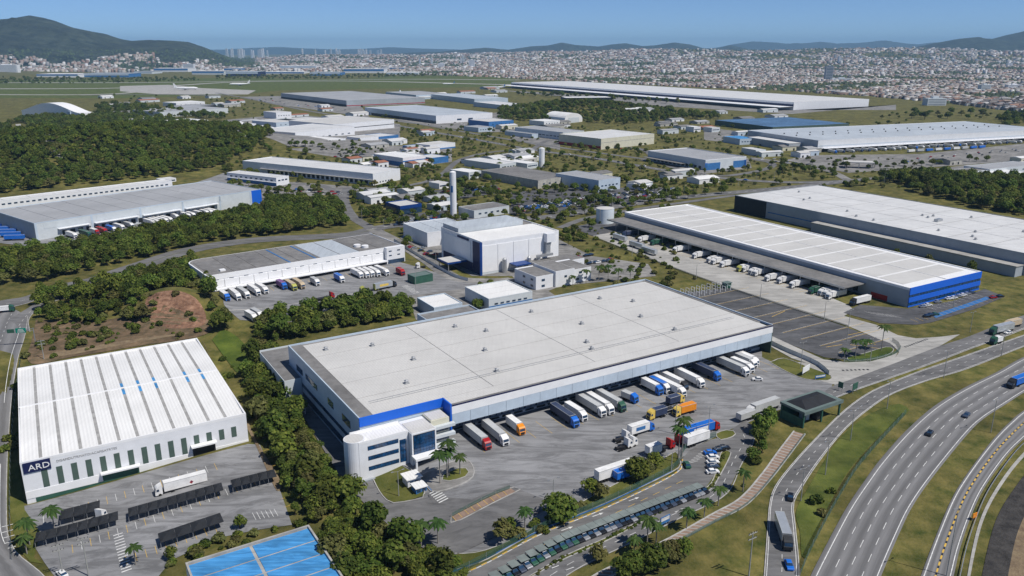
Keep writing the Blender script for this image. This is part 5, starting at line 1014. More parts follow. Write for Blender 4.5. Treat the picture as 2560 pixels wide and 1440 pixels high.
# on the roads
truck(2476, 838, UPR - 4 + 180, 'teal cab truck with grey trailer and white flank on the avenue', 'lorry_green', 'steel', 13, 3.0, 'semi', sign='white_paint')
truck(2478, 862, 207, 'small teal and white truck beside the big truck on the avenue', 'lorry_green', 'lorry_white', 4, 2.0, 'rigid'); truck(2512, 822, 207, 'beige covered box truck furthest along the avenue', 'tan', 'tan', 8.5, 2.6, 'rigid', sign='white_paint')
car(2513, 836, 207, 'white car beside the beige box truck on the avenue', 'lorry_white')
truck(2522, 972, 211, 'dark cab truck with bright blue trailer on the wide highway', 'dark', 'lorry_blue', 12, 2.7, 'semi', sign='white_paint')
car(2411, 1046, 226, 'dark blue car on the wide highway, upper one', 'car_dark'); car(2319, 1092, 229, 'black car on the wide highway, lower one', 'car_black')
car(1975, 1256, 250, 'black pickup on the narrow service road', 'car_black'); truck(1970, 1381, 262, 'grey box truck on the narrow service road near the bottom edge', 'dark', 'steel', 11, 2.8, 'semi'); car(1977, 1430, 265, 'bright blue car behind the grey box truck', 'lorry_blue')
truck(98 + 290, 1240, 211, 'white semi truck with red emblem crossing the striped warehouse car park', 'lorry_white', 'lorry_white', 13.2, 2.9, 'semi', sign=None)
em = [c for c in COL.objects if c.get('label', '').startswith('white semi truck with red emblem')][0]; cb = [c for c in em.children if c.name.startswith('cargo_box')][0]
for q_, m_ in ((.62, 'red'), (.36, 'lorry_dark'), (.2, 'red')):
    e_ = link('emblem', unit_box(q_ * 1.4, .02, q_ * 1.4, m_), cb, (-8.6 + q_ * .99 - .99 * q_, 1.31 + .012 * (1 - q_), 2.5 - q_ * .99)); e_.rotation_euler = (0, math.pi / 4, 0)
truck(262, 1292, 75, 'white tractor unit emerging from a black shade canopy', kind='bobtail'); car(148, 1432, 140, 'silver white car at the exit gate of the striped warehouse', 'lorry_white')
truck(38, 778, 20, 'green and white bus on the left approach road', 'lorry_green', 'lorry_white', 6.5, 2.0, 'rigid', cat='bus')
for i, (x, y, c) in enumerate([(1790, 1134, 'lorry_blue'), (1797, 1146, 'lorry_white'), (1797, 1158, 'lorry_white'), (1797, 1169, 'car_dark'), (1797, 1182, 'lorry_white'), (1812, 1127, 'car_black'), (1824, 1122, 'car_black')]):
    car(x, y, 8, '%s car, %s from the top in the short staff parking row' % (CN[c], ORD[i]), c, 'staff parking row')
car(1712, 1158, 95, 'dark green car under the tall palms in the staff lot', 'lorry_green')
for i in range(40):
    A = W(1262, 1437) + E1 * 0; P = np.array(W(1248, 1470)) * (1 - i / 39) + np.array(W(1768, 1236)) * (i / 39)
    car(0, 0, DN + 2, 'dark car parked under the long green staff carport', random.choice(['car_black', 'car_black', 'car_dark', 'car_silver', 'lorry_green']), 'cars under the staff carport', pos=P - E2 * .3)
for i, (x, y, c) in enumerate([(2315, 768, 'car_silver'), (2328, 764, 'lorry_white'), (2352, 756, 'car_silver'), (2380, 748, 'lorry_white'), (2392, 746, 'lorry_white'), (2405, 742, 'car_silver'), (2415, 739, 'lorry_white'), (2425, 736, 'car_silver'), (2436, 733, 'car_dark'), (2490, 745, 'red'), (2508, 742, 'car_black'), (2326, 792, 'car_black'), (2335, 789, 'car_black'), (2346, 787, 'lorry_green')]):
    car(x, y, 15, '%s car, %s parked from the left before the blue glazed front' % (CN[c], ORD[i]), c, 'cars before the blue front')
# crowded car lots of the mid distance: one mesh each, colour per car
LOT = []
def lot_cars(px4, n, label, group, hd, cols):
    q = [W(*p) for p in px4]
    rows = max(1, int(math.sqrt(n * .3))); per = n // rows
    for r_ in range(rows):
        for c_ in range(per):
            if random.random() < .12: continue
            s, t = (c_ + random.uniform(.3, .7)) / per, (r_ + random.uniform(.4, .6)) / rows
            p = (q[0] * (1 - s) + q[1] * s) * (1 - t) + (q[3] * (1 - s) + q[2] * s) * t
            LOT.append((float(np.hypot(*p)), p[0], p[1], R(hd + random.choice((0, 180)) + random.uniform(-6, 6)), random.choice(cols), label, group))
MIX = ['car_black', 'car_black', 'car_dark', 'car_silver', 'lorry_white', 'lorry_white', 'red', 'car_dark', 'lorry_grey', 'lorry_blue']
lot_cars([(1285, 520), (1460, 495), (1480, 512), (1290, 532)], 110, 'small car in the crowded lot right of the slender white tower', 'cars in the crowded lot', 38, MIX)
lot_cars([(1470, 492), (1690, 470), (1700, 484), (1480, 508)], 100, 'small car in the lot above the round water tank', 'cars above the water tank', 38, MIX)
lot_cars([(985, 556), (1110, 536), (1118, 546), (990, 566)], 40, 'small car in the lot at the foot of the slender white tower', 'cars below the tower', 38, MIX)
lot_cars([(1045, 484), (1230, 465), (1250, 476), (1070, 500)], 50, 'small car in the lot behind the slender white tower', 'cars behind the tower', 38, MIX)
CARC = {'car_black': (.015, .016, .019), 'car_dark': (.05, .065, .10), 'car_silver': (.42, .43, .45), 'lorry_white': (.75, .75, .74), 'red': (.35, .012, .015), 'lorry_grey': (.42, .43, .43), 'lorry_blue': (.015, .14, .5)}
lot_cars([(640, 246), (860, 272), (880, 282), (640, 254)], 34, 'tiny distant vehicle in the yard of the flat grey warehouse', 'vehicles at the flat grey warehouse', 40, MIX)
lot_cars([(840, 382), (920, 380), (920, 392), (840, 396)], 24, 'small car between the middle halls', 'cars between middle halls', 40, MIX)
lot_cars([(1500, 360), (1610, 372), (1600, 382), (1490, 372)], 10, 'small car before the cream warehouse', 'cars before the cream warehouse', 40, MIX)
for i in range(30):
    p = W(*random.choice([(random.uniform(950, 1700), 0)])) if False else None
for i, t in enumerate(np.linspace(.12, .95, 16)):
    S_ = [(1000, 315), (1150, 342), (1330, 374), (1480, 394), (1700, 432), (1860, 450), (2000, 456)]
    C = resample([W(*p) for p in S_], n=100); p = C[int(t * 98)]; d = C[int(t * 98) + 1] - p
    o = link('car', CARM, None, (p[0] + 2 * (-1) ** i, p[1], .2), math.atan2(d[1], d[0]), m=random.choice(MIX)); tag(o, 'tiny car driving on the diagonal avenue in the middle distance', 'car', 'cars on the diagonal avenue')

# ------------------------------------------------------------------ street furniture
def lamp_post(px, py, h, label, heads=2, top=None):
    p = W3(px, py); r = empty('lamp_post', (p[0], p[1], p[2]), GA); tag(r, label, 'lamp post', 'lamp posts')
    MB().cyl(0, 0, 0, h, .16, 8, .09).build('pole', 'wood_pole', r)
    for k in range(heads):
        a = math.pi * k; MB().bar((0, 0, h - .2), (1.5 * math.cos(a), 0, h + .15), .05).build('arm', 'wood_pole', r); MB().box(-.4, .4, -.16, .16, -.08, .08).build('lamp_head', 'metal', r, (1.8 * math.cos(a), 0, h + .15))
for i, (x, y, h) in enumerate([(2359, 945, 12), (2217, 1022, 11.5), (2126, 1101, 11.5), (2063, 1187, 12), (2002, 1252, 11), (2477, 1081, 12.5), (2503, 890, 11.5), (2425, 830, 10)]):
    lamp_post(x, y, h, 'tall lamp post on the roadside verge, %s in from the blue car side' % ORD[i] if False else ['tall lamp post on verge below the avenue trucks', 'tall lamp post between service road and highway near the gate', 'tall lamp post where the service road bends', 'tall lamp post above the black pickup', 'tall lamp post beside the black pickup', 'tall lamp post on the strip between highway and slip road', 'tall lamp post beside the avenue near the teal truck', 'lamp post on the grass edge above the avenue'][i])
for (x, y, h, lb) in ((2117, 852, 15, 'tall mast in the dark car park beside a tiny shrub'), (2001, 922, 12, 'tall mast on the lawn by the lane fence'), (1040, 732, 14, 'tall mast on the depot yard edge'), (997, 1240 + 2, 9, 'lamp mast standing on the office lawn'), (1383, 1250, 7, 'low twin lamp at the yard edge above the round tree'), (1769, 1101, 13, 'thin mast beside the plain white trailer'), (1687, 1085, 11, 'thin mast behind the tall palms'), (2175, 905, 11, 'mast at the palm lawn by the car park'), (1678, 1180, 7, 'curved lamp on the lawn below the palms'), (2383, 770, 9, 'lamp in the blue front car park'), (2366, 1440, 20, 'mast on the verge at the bottom edge')):
    lamp_post(x, y, h, lb)
for (x, y, h, lb) in ((1872, 1440, 13, 'wooden power pole with crossarms on the slope near bottom edge'), (222, 1440, 12, 'leaning power pole at the striped warehouse exit'), (158, 1440, 10, 'thin power pole beside the silver car'), (110, 898, 9, 'power pole at the back corner of the striped warehouse')):
    p = W3(x, y); r = empty('power_pole', p, GA); tag(r, lb, 'power pole'); MB().cyl(0, 0, 0, h, .2, 8, .12).build('pole', 'wood_pole', r)
    for z in (h - .4, h - 1.9): MB().box(-1.5, 1.5, -.1, .1, z - .1, z + .1).build('crossarm', 'wood_pole', r); rep(r, 'insulator', .15, .15, .3, 'dark', [(q_, 0, z + .1) for q_ in (-1.3, -.5, .5, 1.3)])
# overhead sign at the left road
p = W3(90, 862); r = empty('sign_gantry', p, R(190)); tag(r, 'green overhead road sign on a bracket gantry above the left road', 'road sign')
MB().cyl(0, 0, 0, 8.2, .22, 8).build('post', 'metal', r); MB().bar((0, 0, 7.9), (15, 0, 7.9), .12).bar((0, 0, 7.0), (15, 0, 7.0), .12).build('beam', 'metal', r)
s1 = box(r, 'sign_panel', 3.0, 7.4, .15, .3, 6.2, 8.5, 'green_sign'); box(r, 'sign_panel', 8.0, 11, .15, .3, 6.4, 8.2, 'green_paint')
for i in range(3): link('text_line', unit_box(3.2 - .5 * i, .02, .28, 'paint_white'), s1, (5.2, .33, 6.55 + .62 * i))
# shade canopies on the striped warehouse lot
def shade(px0, px1, n, w, label, gap=()):
    A, B = W(*px0), W(*px1); d = (B - A); Ld = float(np.hypot(*d)); ang = math.atan2(d[1], d[0]); r = empty('shade_canopy', (A[0], A[1], H1(*A)), ang); tag(r, label, 'canopy', 'black shade canopies')
    q = Ld / n
    for i in range(n):
        if i in gap: continue
        zz = [H1(*(A + d * ((i + f) / n))) - H1(*A) for f in (0, .5, 1)]
        x0, x1, xm = i * q + .03, (i + 1) * q - .03, (i + .5) * q
        k = MB().add([(x0, 0, 2.5 + zz[0]), (x1, 0, 2.5 + zz[2]), (x1, w, 2.5 + zz[2]), (x0, w, 2.5 + zz[0]), (xm, w / 2, 3.3 + zz[1]), (x0, 0, 2.4 + zz[0]), (x1, 0, 2.4 + zz[2]), (x1, w, 2.4 + zz[2]), (x0, w, 2.4 + zz[0])], [(0, 1, 4), (1, 2, 4), (2, 3, 4), (3, 0, 4), (8, 7, 6, 5), (0, 5, 6, 1), (1, 6, 7, 2), (2, 7, 8, 3), (3, 8, 5, 0)])
        k.build('shade_sheet', 'black_mesh', r)
        rep(r, 'post', .12, .12, 2.4, 'metal', [(x0, .2, zz[0]), (x0, w - .2, zz[0])])
shade((90, 1374), (694, 1208), 25, 5.2, 'long row of black shade canopies across the striped warehouse lot', (8, 19))
shade((152, 1318), (252, 1292), 3, 6.0, 'short black shade canopy beside the white tractor unit'); shade((404, 1376), (562, 1322), 4, 5.4, 'black shade canopy in the lower row of the lot')
# staff carport
A, B = W(1240, 1476), W(1768, 1238); d = B - A; Ld = float(np.hypot(*d)); r = empty('carport', (A[0], A[1], H1(*A)), math.atan2(d[1], d[0])); tag(r, 'long grey green carport roof along the staff road', 'carport')
n = 26
for i in range(n):
    zz = H1(*(A + d * ((i + .5) / n))) - H1(*A); box(r, 'roof_sheet', Ld * i / n + .04, Ld * (i + 1) / n - .04, 1.5, 4.3, 2.2 + zz, 2.3 + zz, 'carport_roof')
rep(r, 'post', .14, .14, 2.5, 'metal', [(Ld * i / 13 + .2, 4.2, H1(*(A + d * (i / 13))) - H1(*A)) for i in range(13)])
# gate portal
p = np.array(W0(1950, 1005, 6.2)); r = empty('gate_portal', (p[0], p[1], 0), R(31.4)); tag(r, 'green truck gate portal with big dark hipped roof', 'gate')
gq = (np.array(W0(2003, 1024, 6.2)) - p); Lg, Dg = 21, 11
box(r, 'roof_slab', 0, Lg, -Dg, 0, 5.6, 6.4, 'teal_roof'); MB().add([(2, -Dg + 1, 6.4), (Lg - 2, -Dg + 1, 6.4), (Lg - 2, -1, 6.4), (2, -1, 6.4), (5, -Dg / 2, 8.0), (Lg - 5, -Dg / 2, 8.0)], [(0, 1, 5, 4), (1, 2, 5), (2, 3, 4, 5), (3, 0, 4)]).build('hipped_roof', 'black_mesh', r)
rep(r, 'column', .6, .6, 5.6, 'green_paint', [(u, v, 0) for u in (.6, Lg / 2, Lg - .6) for v in (-Dg + .6, -.6)]); rep(r, 'booth', 2.0, 3.0, 2.6, 'pale_wall', [(Lg * .35, -Dg * .5, 0), (Lg * .7, -Dg * .5, 0)]); box(r, 'back_wall', 1, Lg - 1, -.9, -.7, 0, 5.5, 'green_paint'); box(r, 'side_wall', .4, .6, -Dg + 1, -1, 0, 3.4, 'green_paint'); box(r, 'shade_fill', Lg * .45, Lg * .62, -Dg + 2, -1, 0, 4.8, 'dark'); box(r, 'fascia', -.2, Lg + .2, -Dg - .25, -Dg - .02, 5.2, 6.5, 'teal_roof')  # dark box and inner walls fill the portal, standing in for its shade
# lawn kiosk by the crossing
p = W(1020, 1222); r = empty('gatehouse', (p[0], p[1], H1(*p)), R(31.4)); tag(r, 'small white roofed gatehouse with blue panels on the office lawn edge', 'gatehouse')
box(r, 'wall', 0, 4.6, 0, 4.2, 0, 3.0, 'white_wall'); box(r, 'roof', -.5, 5.1, -.5, 4.7, 3.0, 3.3, 'roof_bright'); box(r, 'wall', .5, 4.2, -5.2, -1.6, 0, 2.3, 'blue_soft'); box(r, 'roof', .2, 4.5, -5.5, -1.3, 2.3, 2.55, 'roof_bright'); rep(r, 'window', 1.2, .08, 1.0, 'glass', [(1.4, -5.25, 1.0), (3.2, -5.25, 1.0), (1.4, -.05, 1.2), (3.2, -.05, 1.2)])
box(r, 'side_fence', 4.9, 5.1, -7, 1, 0, 1.5, 'blue_soft')
# hoardings and signs
for (x0, y0, x1, y1, h, m, lb) in ((1650, 1322, 1673, 1311, 3.4, 'blue_soft', 'blue and white billboard between palms beside the staff road'), (2037, 950, 2063, 946, 1.8, 'blue_soft', 'low blue and white board on the lawn tip by the concrete drive'), (2005, 942, 2022, 932, 4.0, 'white_paint', 'white notice box on the lawn by the concrete drive'), (2094, 975, 2106, 979, 3.8, 'green_paint', 'dark green sign board on a post at the gate'), (2130, 985, 2142, 979, 4.2, 'green_paint', 'back of a green sign on the verge beside the avenue'), (2430, 1302, 2440, 1297, 2.2, 'orange', 'orange and black warning board beside the slip road')):
    A, B = W(x0, y0), W(x1, y1); d = B - A; l = float(np.hypot(*d)); r = empty('billboard', (A[0], A[1], H1(*A)), math.atan2(d[1], d[0])); tag(r, lb, 'sign')
    pn = box(r, 'panel', 0, l, -.1, .1, h * .35, h, m); rep(r, 'post', .14, .14, h * .35, 'metal', [(.3, 0, 0), (l - .3, 0, 0)])
    if m == 'blue_soft': box(pn, 'white_print', l * .06, l * .94, -.13, -.11, h * .62, h * .94, 'paint_white')
# fences
def fence(px, h, label, m='wire_mesh', post='metal', step=5.0):
    C = resample([W(*p) for p in px], step=step); r = empty('fence', (C[0][0], C[0][1], H1(*C[0]))); tag(r, label, 'fence', 'fences'); o = np.array([C[0][0], C[0][1], H1(*C[0])])
    me = unit_box(.1, .1, h, post)
    for i in range(len(C) - 1):
        a = np.array([*C[i], H1(*C[i])]) - o; b_ = np.array([*C[i + 1], H1(*C[i + 1])]) - o
        MB().add([a, b_, b_ + (0, 0, h), a + (0, 0, h)], [(0, 1, 2, 3)]).build('mesh_panel', m, r); link('post', me, r, tuple(a))
fence([(1130, 1440), (1280, 1362), (1492, 1268), (1680, 1176), (1700, 1145), (1720, 1118), (1790, 1092)], 2.2, 'green mesh fence on the yard edge above the staff road')
fence([(1130, 1432), (1280, 1364), (1492, 1271), (1682, 1179)], .5, 'low blue plinth wall under the green mesh fence', 'blue_soft', 'blue_soft')
fence([(2000, 1440), (2030, 1370), (2100, 1240), (2160, 1150), (2265, 1035)], 2.2, 'green mesh fence on the slope beside the wide highway')
fence([(1905, 850), (1960, 877), (2040, 912), (2072, 938)], 2.0, 'white steel fence along the curved lane', 'pale_wall'); fence([(2110, 906), (2180, 902), (2240, 884), (2250, 868), (2230, 852)], 1.6, 'green fence round the palm lawn')
fence([(1130, 1294), (1275, 1224)], 1.6, 'green mesh fence on the narrow striped island'); fence([(985, 603), (1060, 650), (1130, 690), (1170, 703)], 2.0, 'wire fence along the street beside the tall plant', 'pale_wall')
fence([(1490, 598), (1640, 655), (1800, 714), (2000, 779), (2120, 818)], 1.2, 'low rail along the concrete drive edge', 'wire_mesh'); fence([(30, 1400), (25, 1260), (32, 1060), (52, 900)], 1.8, 'wire fence between the left road and the striped warehouse')
fence([(1530, 1436), (1672, 1368), (1790, 1305), (1866, 1264), (1925, 1202), (2012, 1088)], 1.1, 'green handrail along the banded footpath')
p = W(2395, 1370); 
rl = resample(list(offset(rpR, -1.4)), step=5); r = empty('guard_rail', (rl[0][0], rl[0][1], 0)); tag(r, 'grey steel guard rail along the slip road', 'guard rail'); o = rl[0]
for i in range(len(rl) - 1): MB().bar((*(rl[i] - o), .7), (*(rl[i + 1] - o), .7), .14).build('rail', 'metal', r); link('post', unit_box(.12, .12, .7, 'metal'), r, (*(rl[i] - o), 0))
# tanks and towers
p = W(1512, 556); r = empty('water_tank', (p[0], p[1], 0)); tag(r, 'squat pale round water tank beside the grey canopy', 'water tank'); MB().cyl(0, 0, -.5, 11.5, 7.0, 36).build('shell', 'tank_white', r); MB().cyl(0, 0, 11.5, 12.4, 7.1, 36, 1.0).build('lid', 'roof_light', r); rep(r, 'ladder', .5, .3, 11.5, 'metal', [(-4.5, -5.6, 0)])
for (x, y, h, rr, lb) in ((1134, 540, 36, 2.6, 'slender tall white water tower with blue emblem'), (1354, 417, 21.5, 3.4, 'shorter thick white water tower in the middle distance')):
    p = W(x, y); r = empty('water_tower', (p[0], p[1], 0)); tag(r, lb, 'water tower'); MB().cyl(0, 0, -.5, h, rr, 28).build('shaft', 'white_wall', r); MB().cyl(0, 0, h, h + .8, rr, 28, rr * .3).build('cap', 'white_paint', r)
    MB().add([((rr + .05) * math.cos(t), (rr + .05) * math.sin(t), z) for z in (h * .55, h * .70) for t in np.linspace(-2.3, -1.5, 6)], [(i, i + 1, i + 7, i + 6) for i in range(5)]).build('blue_emblem', 'blue_soft', r) if h > 30 else None; MB().bar((0, 0, h + .8), (0, 0, h + 3), .12).build('antenna', 'metal', r)
# white dashed substation frames beside the dark car park
p = W(1715, 738); r = empty('substation', (p[0], p[1], 0), R(31.4)); tag(r, 'cluster of white steel frames beside the dark car park', 'substation')
for i in range(8):
    for j in range(3): k = MB().box(-.1, .1, -.1, .1, 0, 2.6).box(-.1, .1, 2.4, 2.6, 0, 2.6).box(-.1, .1, .1, 2.4, 2.4, 2.6); k.build('frame', 'white_paint', r, (4 * i, -6 + 4 * j, .1))
p = W(1815, 722); r = empty('kiosk', (p[0], p[1], 0), R(31.4)); tag(r, 'small green hut at the corner of the dark car park', 'kiosk'); box(r, 'wall', 0, 4, 0, 3, 0, 3, 'green_paint'); box(r, 'roof', -.4, 4.4, -.4, 3.4, 3, 3.3, 'teal_roof')
# petrol-station style canopy on the right avenue
p = W(2110, 420); r = empty('canopy', (p[0], p[1], 0), R(-15)); tag(r, 'flat roadside canopy on posts before the ventilated warehouse', 'canopy'); box(r, 'roof', 0, 32, 0, 14, 6, 7.2, 'roof_light'); rep(r, 'post', .7, .7, 6, 'metal', [(2, 2, 0), (30, 2, 0), (2, 12, 0), (30, 12, 0), (16, 2, 0)])
# airliners
def plane(px, py, hd, s, label):
    p = W(px, py); r = empty('airliner', (p[0], p[1], 0), R(hd)); tag(r, label, 'airliner', 'airliners'); r.scale = (s, s, s)
    k = MB(); P = [(-20, .3, 4.3), (-12, 1.5, 3.6), (-6, 2, 3.4), (14, 2, 3.4), (18, 1.4, 3.2), (20.5, .2, 3.0)]; n = 10; vs = []
    for (x, rr, z) in P: vs += [(x, rr * math.cos(2 * math.pi * i / n), z + rr * math.sin(2 * math.pi * i / n)) for i in range(n)]
    k.add(vs, [(a * n + i, a * n + (i + 1) % n, (a + 1) * n + (i + 1) % n, (a + 1) * n + i) for a in range(5) for i in range(n)]).build('fuselage', 'white_paint', r, smooth=True)
    for q in (-1, 1): MB().prism([(4, 1.5 * q), (-1, 1.5 * q), (-8, 17 * q), (-5.5, 17 * q)], 2.6, 3.0).build('wing', 'metal', r); MB().prism([(-15, .8 * q), (-18, .8 * q), (-20.5, 6.5 * q), (-19, 6.5 * q)], 4.2, 4.4).build('tailplane', 'metal', r); MB().extr_y([(3, 1), (3, 2.6), (-1, 2.4), (-1, 1.2)], 5.4 * q - .9, 5.4 * q + .9).build('engine', 'metal', r)
    MB().extr_y([(-14, 5), (-18.5, 5), (-20.5, 11), (-18.5, 11)], -.25, .25).build('tail_fin', 'white_paint' if s > 1.3 else 'blue_soft', r); rep(r, 'landing_gear', .6, .6, 2, 'dark', [(15, 0, 0), (-1, 3, 0), (-1, -3, 0)])
plane(465, 225, 5, 2.0, 'white airliner with tall tail parked on the airport apron'); plane(600, 214, 190, 1.9, 'white airliner behind on the taxiway'); plane(1122, 212, 185, 1.2, 'small white airliner far on the airport grass side'); plane(1000, 232, 95, 1.25, 'airliner tail rising among grey cargo sheds'); plane(1245, 221, 190, 1.3, 'long white jet beside the enormous logistics hall')

# ------------------------------------------------------------------ trees
def crown_mesh(seed, r=3.6, hgt=6.0, n=300, lobes=7, m='leaf', leaf=.48, tall=1.0):
    """Foliage: many bent leaf clumps over several lobes round a ragged core."""
    g = random.Random(seed); k = MB(); C = []
    for i in range(lobes):
        a = 2 * math.pi * i / lobes + g.uniform(-.4, .4); d = r * g.uniform(.3, .62) if i else 0
        C.append((d * math.cos(a), d * math.sin(a), hgt * g.uniform(.52, .9) if i else hgt * .95, r * g.uniform(.42, .62)))
    for (cx, cy, cz, rr) in C:                         # ragged solid core that stops the view through the crown
        q = rr * .72; vs = []
        for (x, y, z) in ((1, 0, 0), (-1, 0, 0), (0, 1, 0), (0, -1, 0), (0, 0, 1), (0, 0, -1)): f = q * g.uniform(.75, 1.15); vs.append((cx + x * f, cy + y * f, cz + z * f * .85 * tall))
        k.add(vs, [(0, 2, 4), (2, 1, 4), (1, 3, 4), (3, 0, 4), (2, 0, 5), (1, 2, 5), (3, 1, 5), (0, 3, 5)])
    per = n // len(C)
    for (cx, cy, cz, rr) in C:
        for j in range(per):
            z = g.uniform(-.45, 1); t = g.uniform(0, 6.283); s = math.sqrt(max(0, 1 - z * z)); f = rr * g.uniform(.78, 1.12)
            p = Vector((cx + f * s * math.cos(t), cy + f * s * math.sin(t), cz + f * z * .85 * tall)); nn = Vector((s * math.cos(t), s * math.sin(t), z + .5)).normalized()
            nn = (nn + Vector((g.uniform(-.7, .7), g.uniform(-.7, .7), g.uniform(-.4, .6)))).normalized(); a = nn.orthogonal().normalized(); b = nn.cross(a)
            w = leaf * g.uniform(.6, 1.3); th = g.uniform(0, 3.14); a, b = a * math.cos(th) + b * math.sin(th), b * math.cos(th) - a * math.sin(th)
            k.add([p - a * w - b * w * .7, p + a * w - b * w * .5 - nn * w * .2, p + a * w * .8 + b * w * .7, p - a * w * .7 + b * w * .8 - nn * w * .25], [(0, 1, 2, 3)])
    return k.mesh('crown', m)
def trunk_mesh(seed, h=4.0, r=.22):
    g = random.Random(seed); k = MB(); k.bar((0, 0, -.5), (g.uniform(-.2, .2), 0, h * .55), r, n=6, r2=r * .7)
    for i in range(4): a = 6.283 * i / 4 + g.uniform(-.4, .4); k.bar((0, 0, h * .45), (1.5 * math.cos(a), 1.5 * math.sin(a), h * g.uniform(.8, 1.15)), r * .6, n=4, r2=r * .2)
    return k.mesh('trunk', 'bark')
CR = [crown_mesh(i, 3.5 + .3 * (i % 3), 5.8 + .5 * (i % 4), 560, 7 + i % 4) for i in range(7)] + [crown_mesh(30 + i, 3.4, 5.6, 420, 7, 'leaf_olive', .46) for i in range(3)] + [crown_mesh(41, 2.3, 7.6, 420, 7, 'leaf', .42, 1.5), crown_mesh(42, 4.6, 5.0, 620, 10, 'leaf', .46, .6), crown_mesh(43, 3.5, 5.6, 480, 8, 'leaf_light', .44), crown_mesh(44, 2.8, 4.8, 300, 5, 'leaf_light', .4)]
TR = [trunk_mesh(i, 4.4) for i in range(4)]
SHRUB = [crown_mesh(60 + i, 1.6, 1.5, 130, 5, 'leaf' if i else 'leaf_olive', .42) for i in range(3)]
YEL = crown_mesh(90, 3.2, 5.5, 260, 6, 'leaf_yellow')
def tree(x, y, s, label, group, ci=None, sz=None, name='tree', lift=0.0):
    r = empty(name, (x, y, H1(x, y) + lift), random.uniform(0, 6.28)); sz = sz or s * random.uniform(.9, 1.2); r.scale = (s, s, sz)
    tag(r, label, 'tree', group); link('crown', CR[random.randrange(len(CR))] if ci is None else ci, r); link('trunk', random.choice(TR), r); return r
def palm_mesh(seed, m='leaf_palm'):
    g = random.Random(seed); k = MB()
    for i in range(15):
        a = 6.283 * i / 15 + g.uniform(-.2, .2); up = g.uniform(.1, 1.0); L = g.uniform(2.3, 3.0); pts = []
        for t in (0, .35, .7, 1): pts.append(Vector((L * t * math.cos(a), L * t * math.sin(a), up * 1.3 * t * (1 - t * .4) * 1.6 - 1.9 * t * t)))
        side = Vector((-math.sin(a), math.cos(a), 0)); ws = (.12, .5, .42, .06)
        for j in range(3):
            for sgn in (-1, 1):
                d = Vector((0, 0, -.28)); k.add([pts[j], pts[j + 1], pts[j + 1] + side * sgn * ws[j + 1] + d * ws[j + 1] * 2, pts[j] + side * sgn * ws[j] + d * ws[j] * 2], [(0, 1, 2, 3)])
    return k.mesh('fronds', m)
PF = [palm_mesh(i) for i in range(3)]; PT = MB().cyl(0, 0, -.3, 1, .2, 8, .13).mesh('trunk', 'palm_bark')
def palm(px, py, h, label, pos=None, s=1.0):
    p = W(px, py) if pos is None else pos; r = empty('palm_tree', (p[0], p[1], H1(*p)), random.uniform(0, 6)); tag(r, label, 'palm', 'palms')
    t = link('trunk', PT, r); t.scale = (1, 1, h); f = link('fronds', random.choice(PF), r, (0, 0, h)); f.scale = (s, s, s)
for i, (x, y, h, lb) in enumerate([(1100, 1210, 11, 'tall palm on the office island, foremost trunk'), (1118, 1196, 10, 'tall palm on the office island, middle trunk'), (1122, 1192, 12.5, 'tallest palm on the office island behind the others'), (1150, 1188, 7, 'short palm on the office island beside the kerb ring'), (1053, 1365, 7.5, 'left one of two palms at the turning lane'), (1095, 1360, 7.5, 'right one of two palms at the turning lane'),
        (1704, 1150, 15, 'very tall palm at the staff lot, right trunk'), (1695, 1158, 13, 'very tall palm at the staff lot, left trunk'), (1617, 1368, 9, 'palm beside the staff road left of the billboard'), (1640, 1358, 6, 'bushy palm just left of the billboard'), (1795, 1264, 6, 'small palm at the staff road bend'), (1857, 1228, 7, 'palm on the slope by the staff road bend'), (1716, 1322, 6, 'small palm right of the billboard'), (1760, 1296, 6, 'second small palm right of the billboard'), (1585, 1384, 5, 'young palm low beside the staff road'),
        (2110, 904, 6, 'palm at the tip of the lot lawn'), (2138, 894, 8, 'thick palm on the lot lawn'), (2161, 890, 7.5, 'slim palm on the lot lawn'), (2203, 877, 12, 'tall palm on the lot lawn'), (75, 1362, 8, 'palm at the lower left corner of the lot'), (68, 1385, 6, 'bushy palm at the lower left corner of the lot'), (138, 1330, 8, 'dark palm before the short shade canopy'), (340, 1412, 6, 'small palm by the lower car park edge'), (1312, 1320, 6, 'small palm beside the crossing near the round tree'),
        (1432, 715, 6, 'palm before the small white office'), (1465, 708, 8, 'tall palm right of the small white office'), (1497, 703, 9, 'palm on the lawn path, left'), (1520, 700, 9, 'palm on the lawn path, middle'), (1545, 705, 8, 'palm on the lawn path, right'), (1575, 702, 7, 'last palm on the lawn path')]):
    palm(x, y, h, lb, s=1.25 if h > 7 else 1.0)
def clear_of_buildings(p, m=3.0):
    for f in FOOT:
        d = p - f.o; u, v = float(d @ f.e), float(d @ f.n)
        if -m < u < f.L + m and -m < v < f.D + m: return False
    return True
MIDROADS = [resample([W(*p) for p in q], step=6) for q, w_, m_ in STREETS if w_ < 20]
def clear_of_roads(p, m=8.0): return all(np.min(np.hypot(*(C - p).T)) > m for C in MIDROADS)
def inside(pts, poly):
    x, y = pts[:, 0], pts[:, 1]; r = np.zeros(len(pts), bool); j = len(poly) - 1
    for i in range(len(poly)):
        xi, yi, xj, yj = *poly[i], *poly[j]
        c = ((yi > y) != (yj > y)) & (x < (xj - xi) * (y - yi) / (yj - yi + 1e-12) + xi); r ^= c; j = i
    return r
def scatter(px, sp, flat=False):
    poly = np.array([W0(*p) if flat else W(*p) for p in px]); lo, hi = poly.min(0), poly.max(0)
    xs, ys = np.arange(lo[0], hi[0], sp), np.arange(lo[1], hi[1], sp); X, Y = np.meshgrid(xs, ys); P = np.c_[X.ravel(), Y.ravel()] + RNG.uniform(-.42, .42, (X.size, 2)) * sp
    return P[inside(P, poly)]
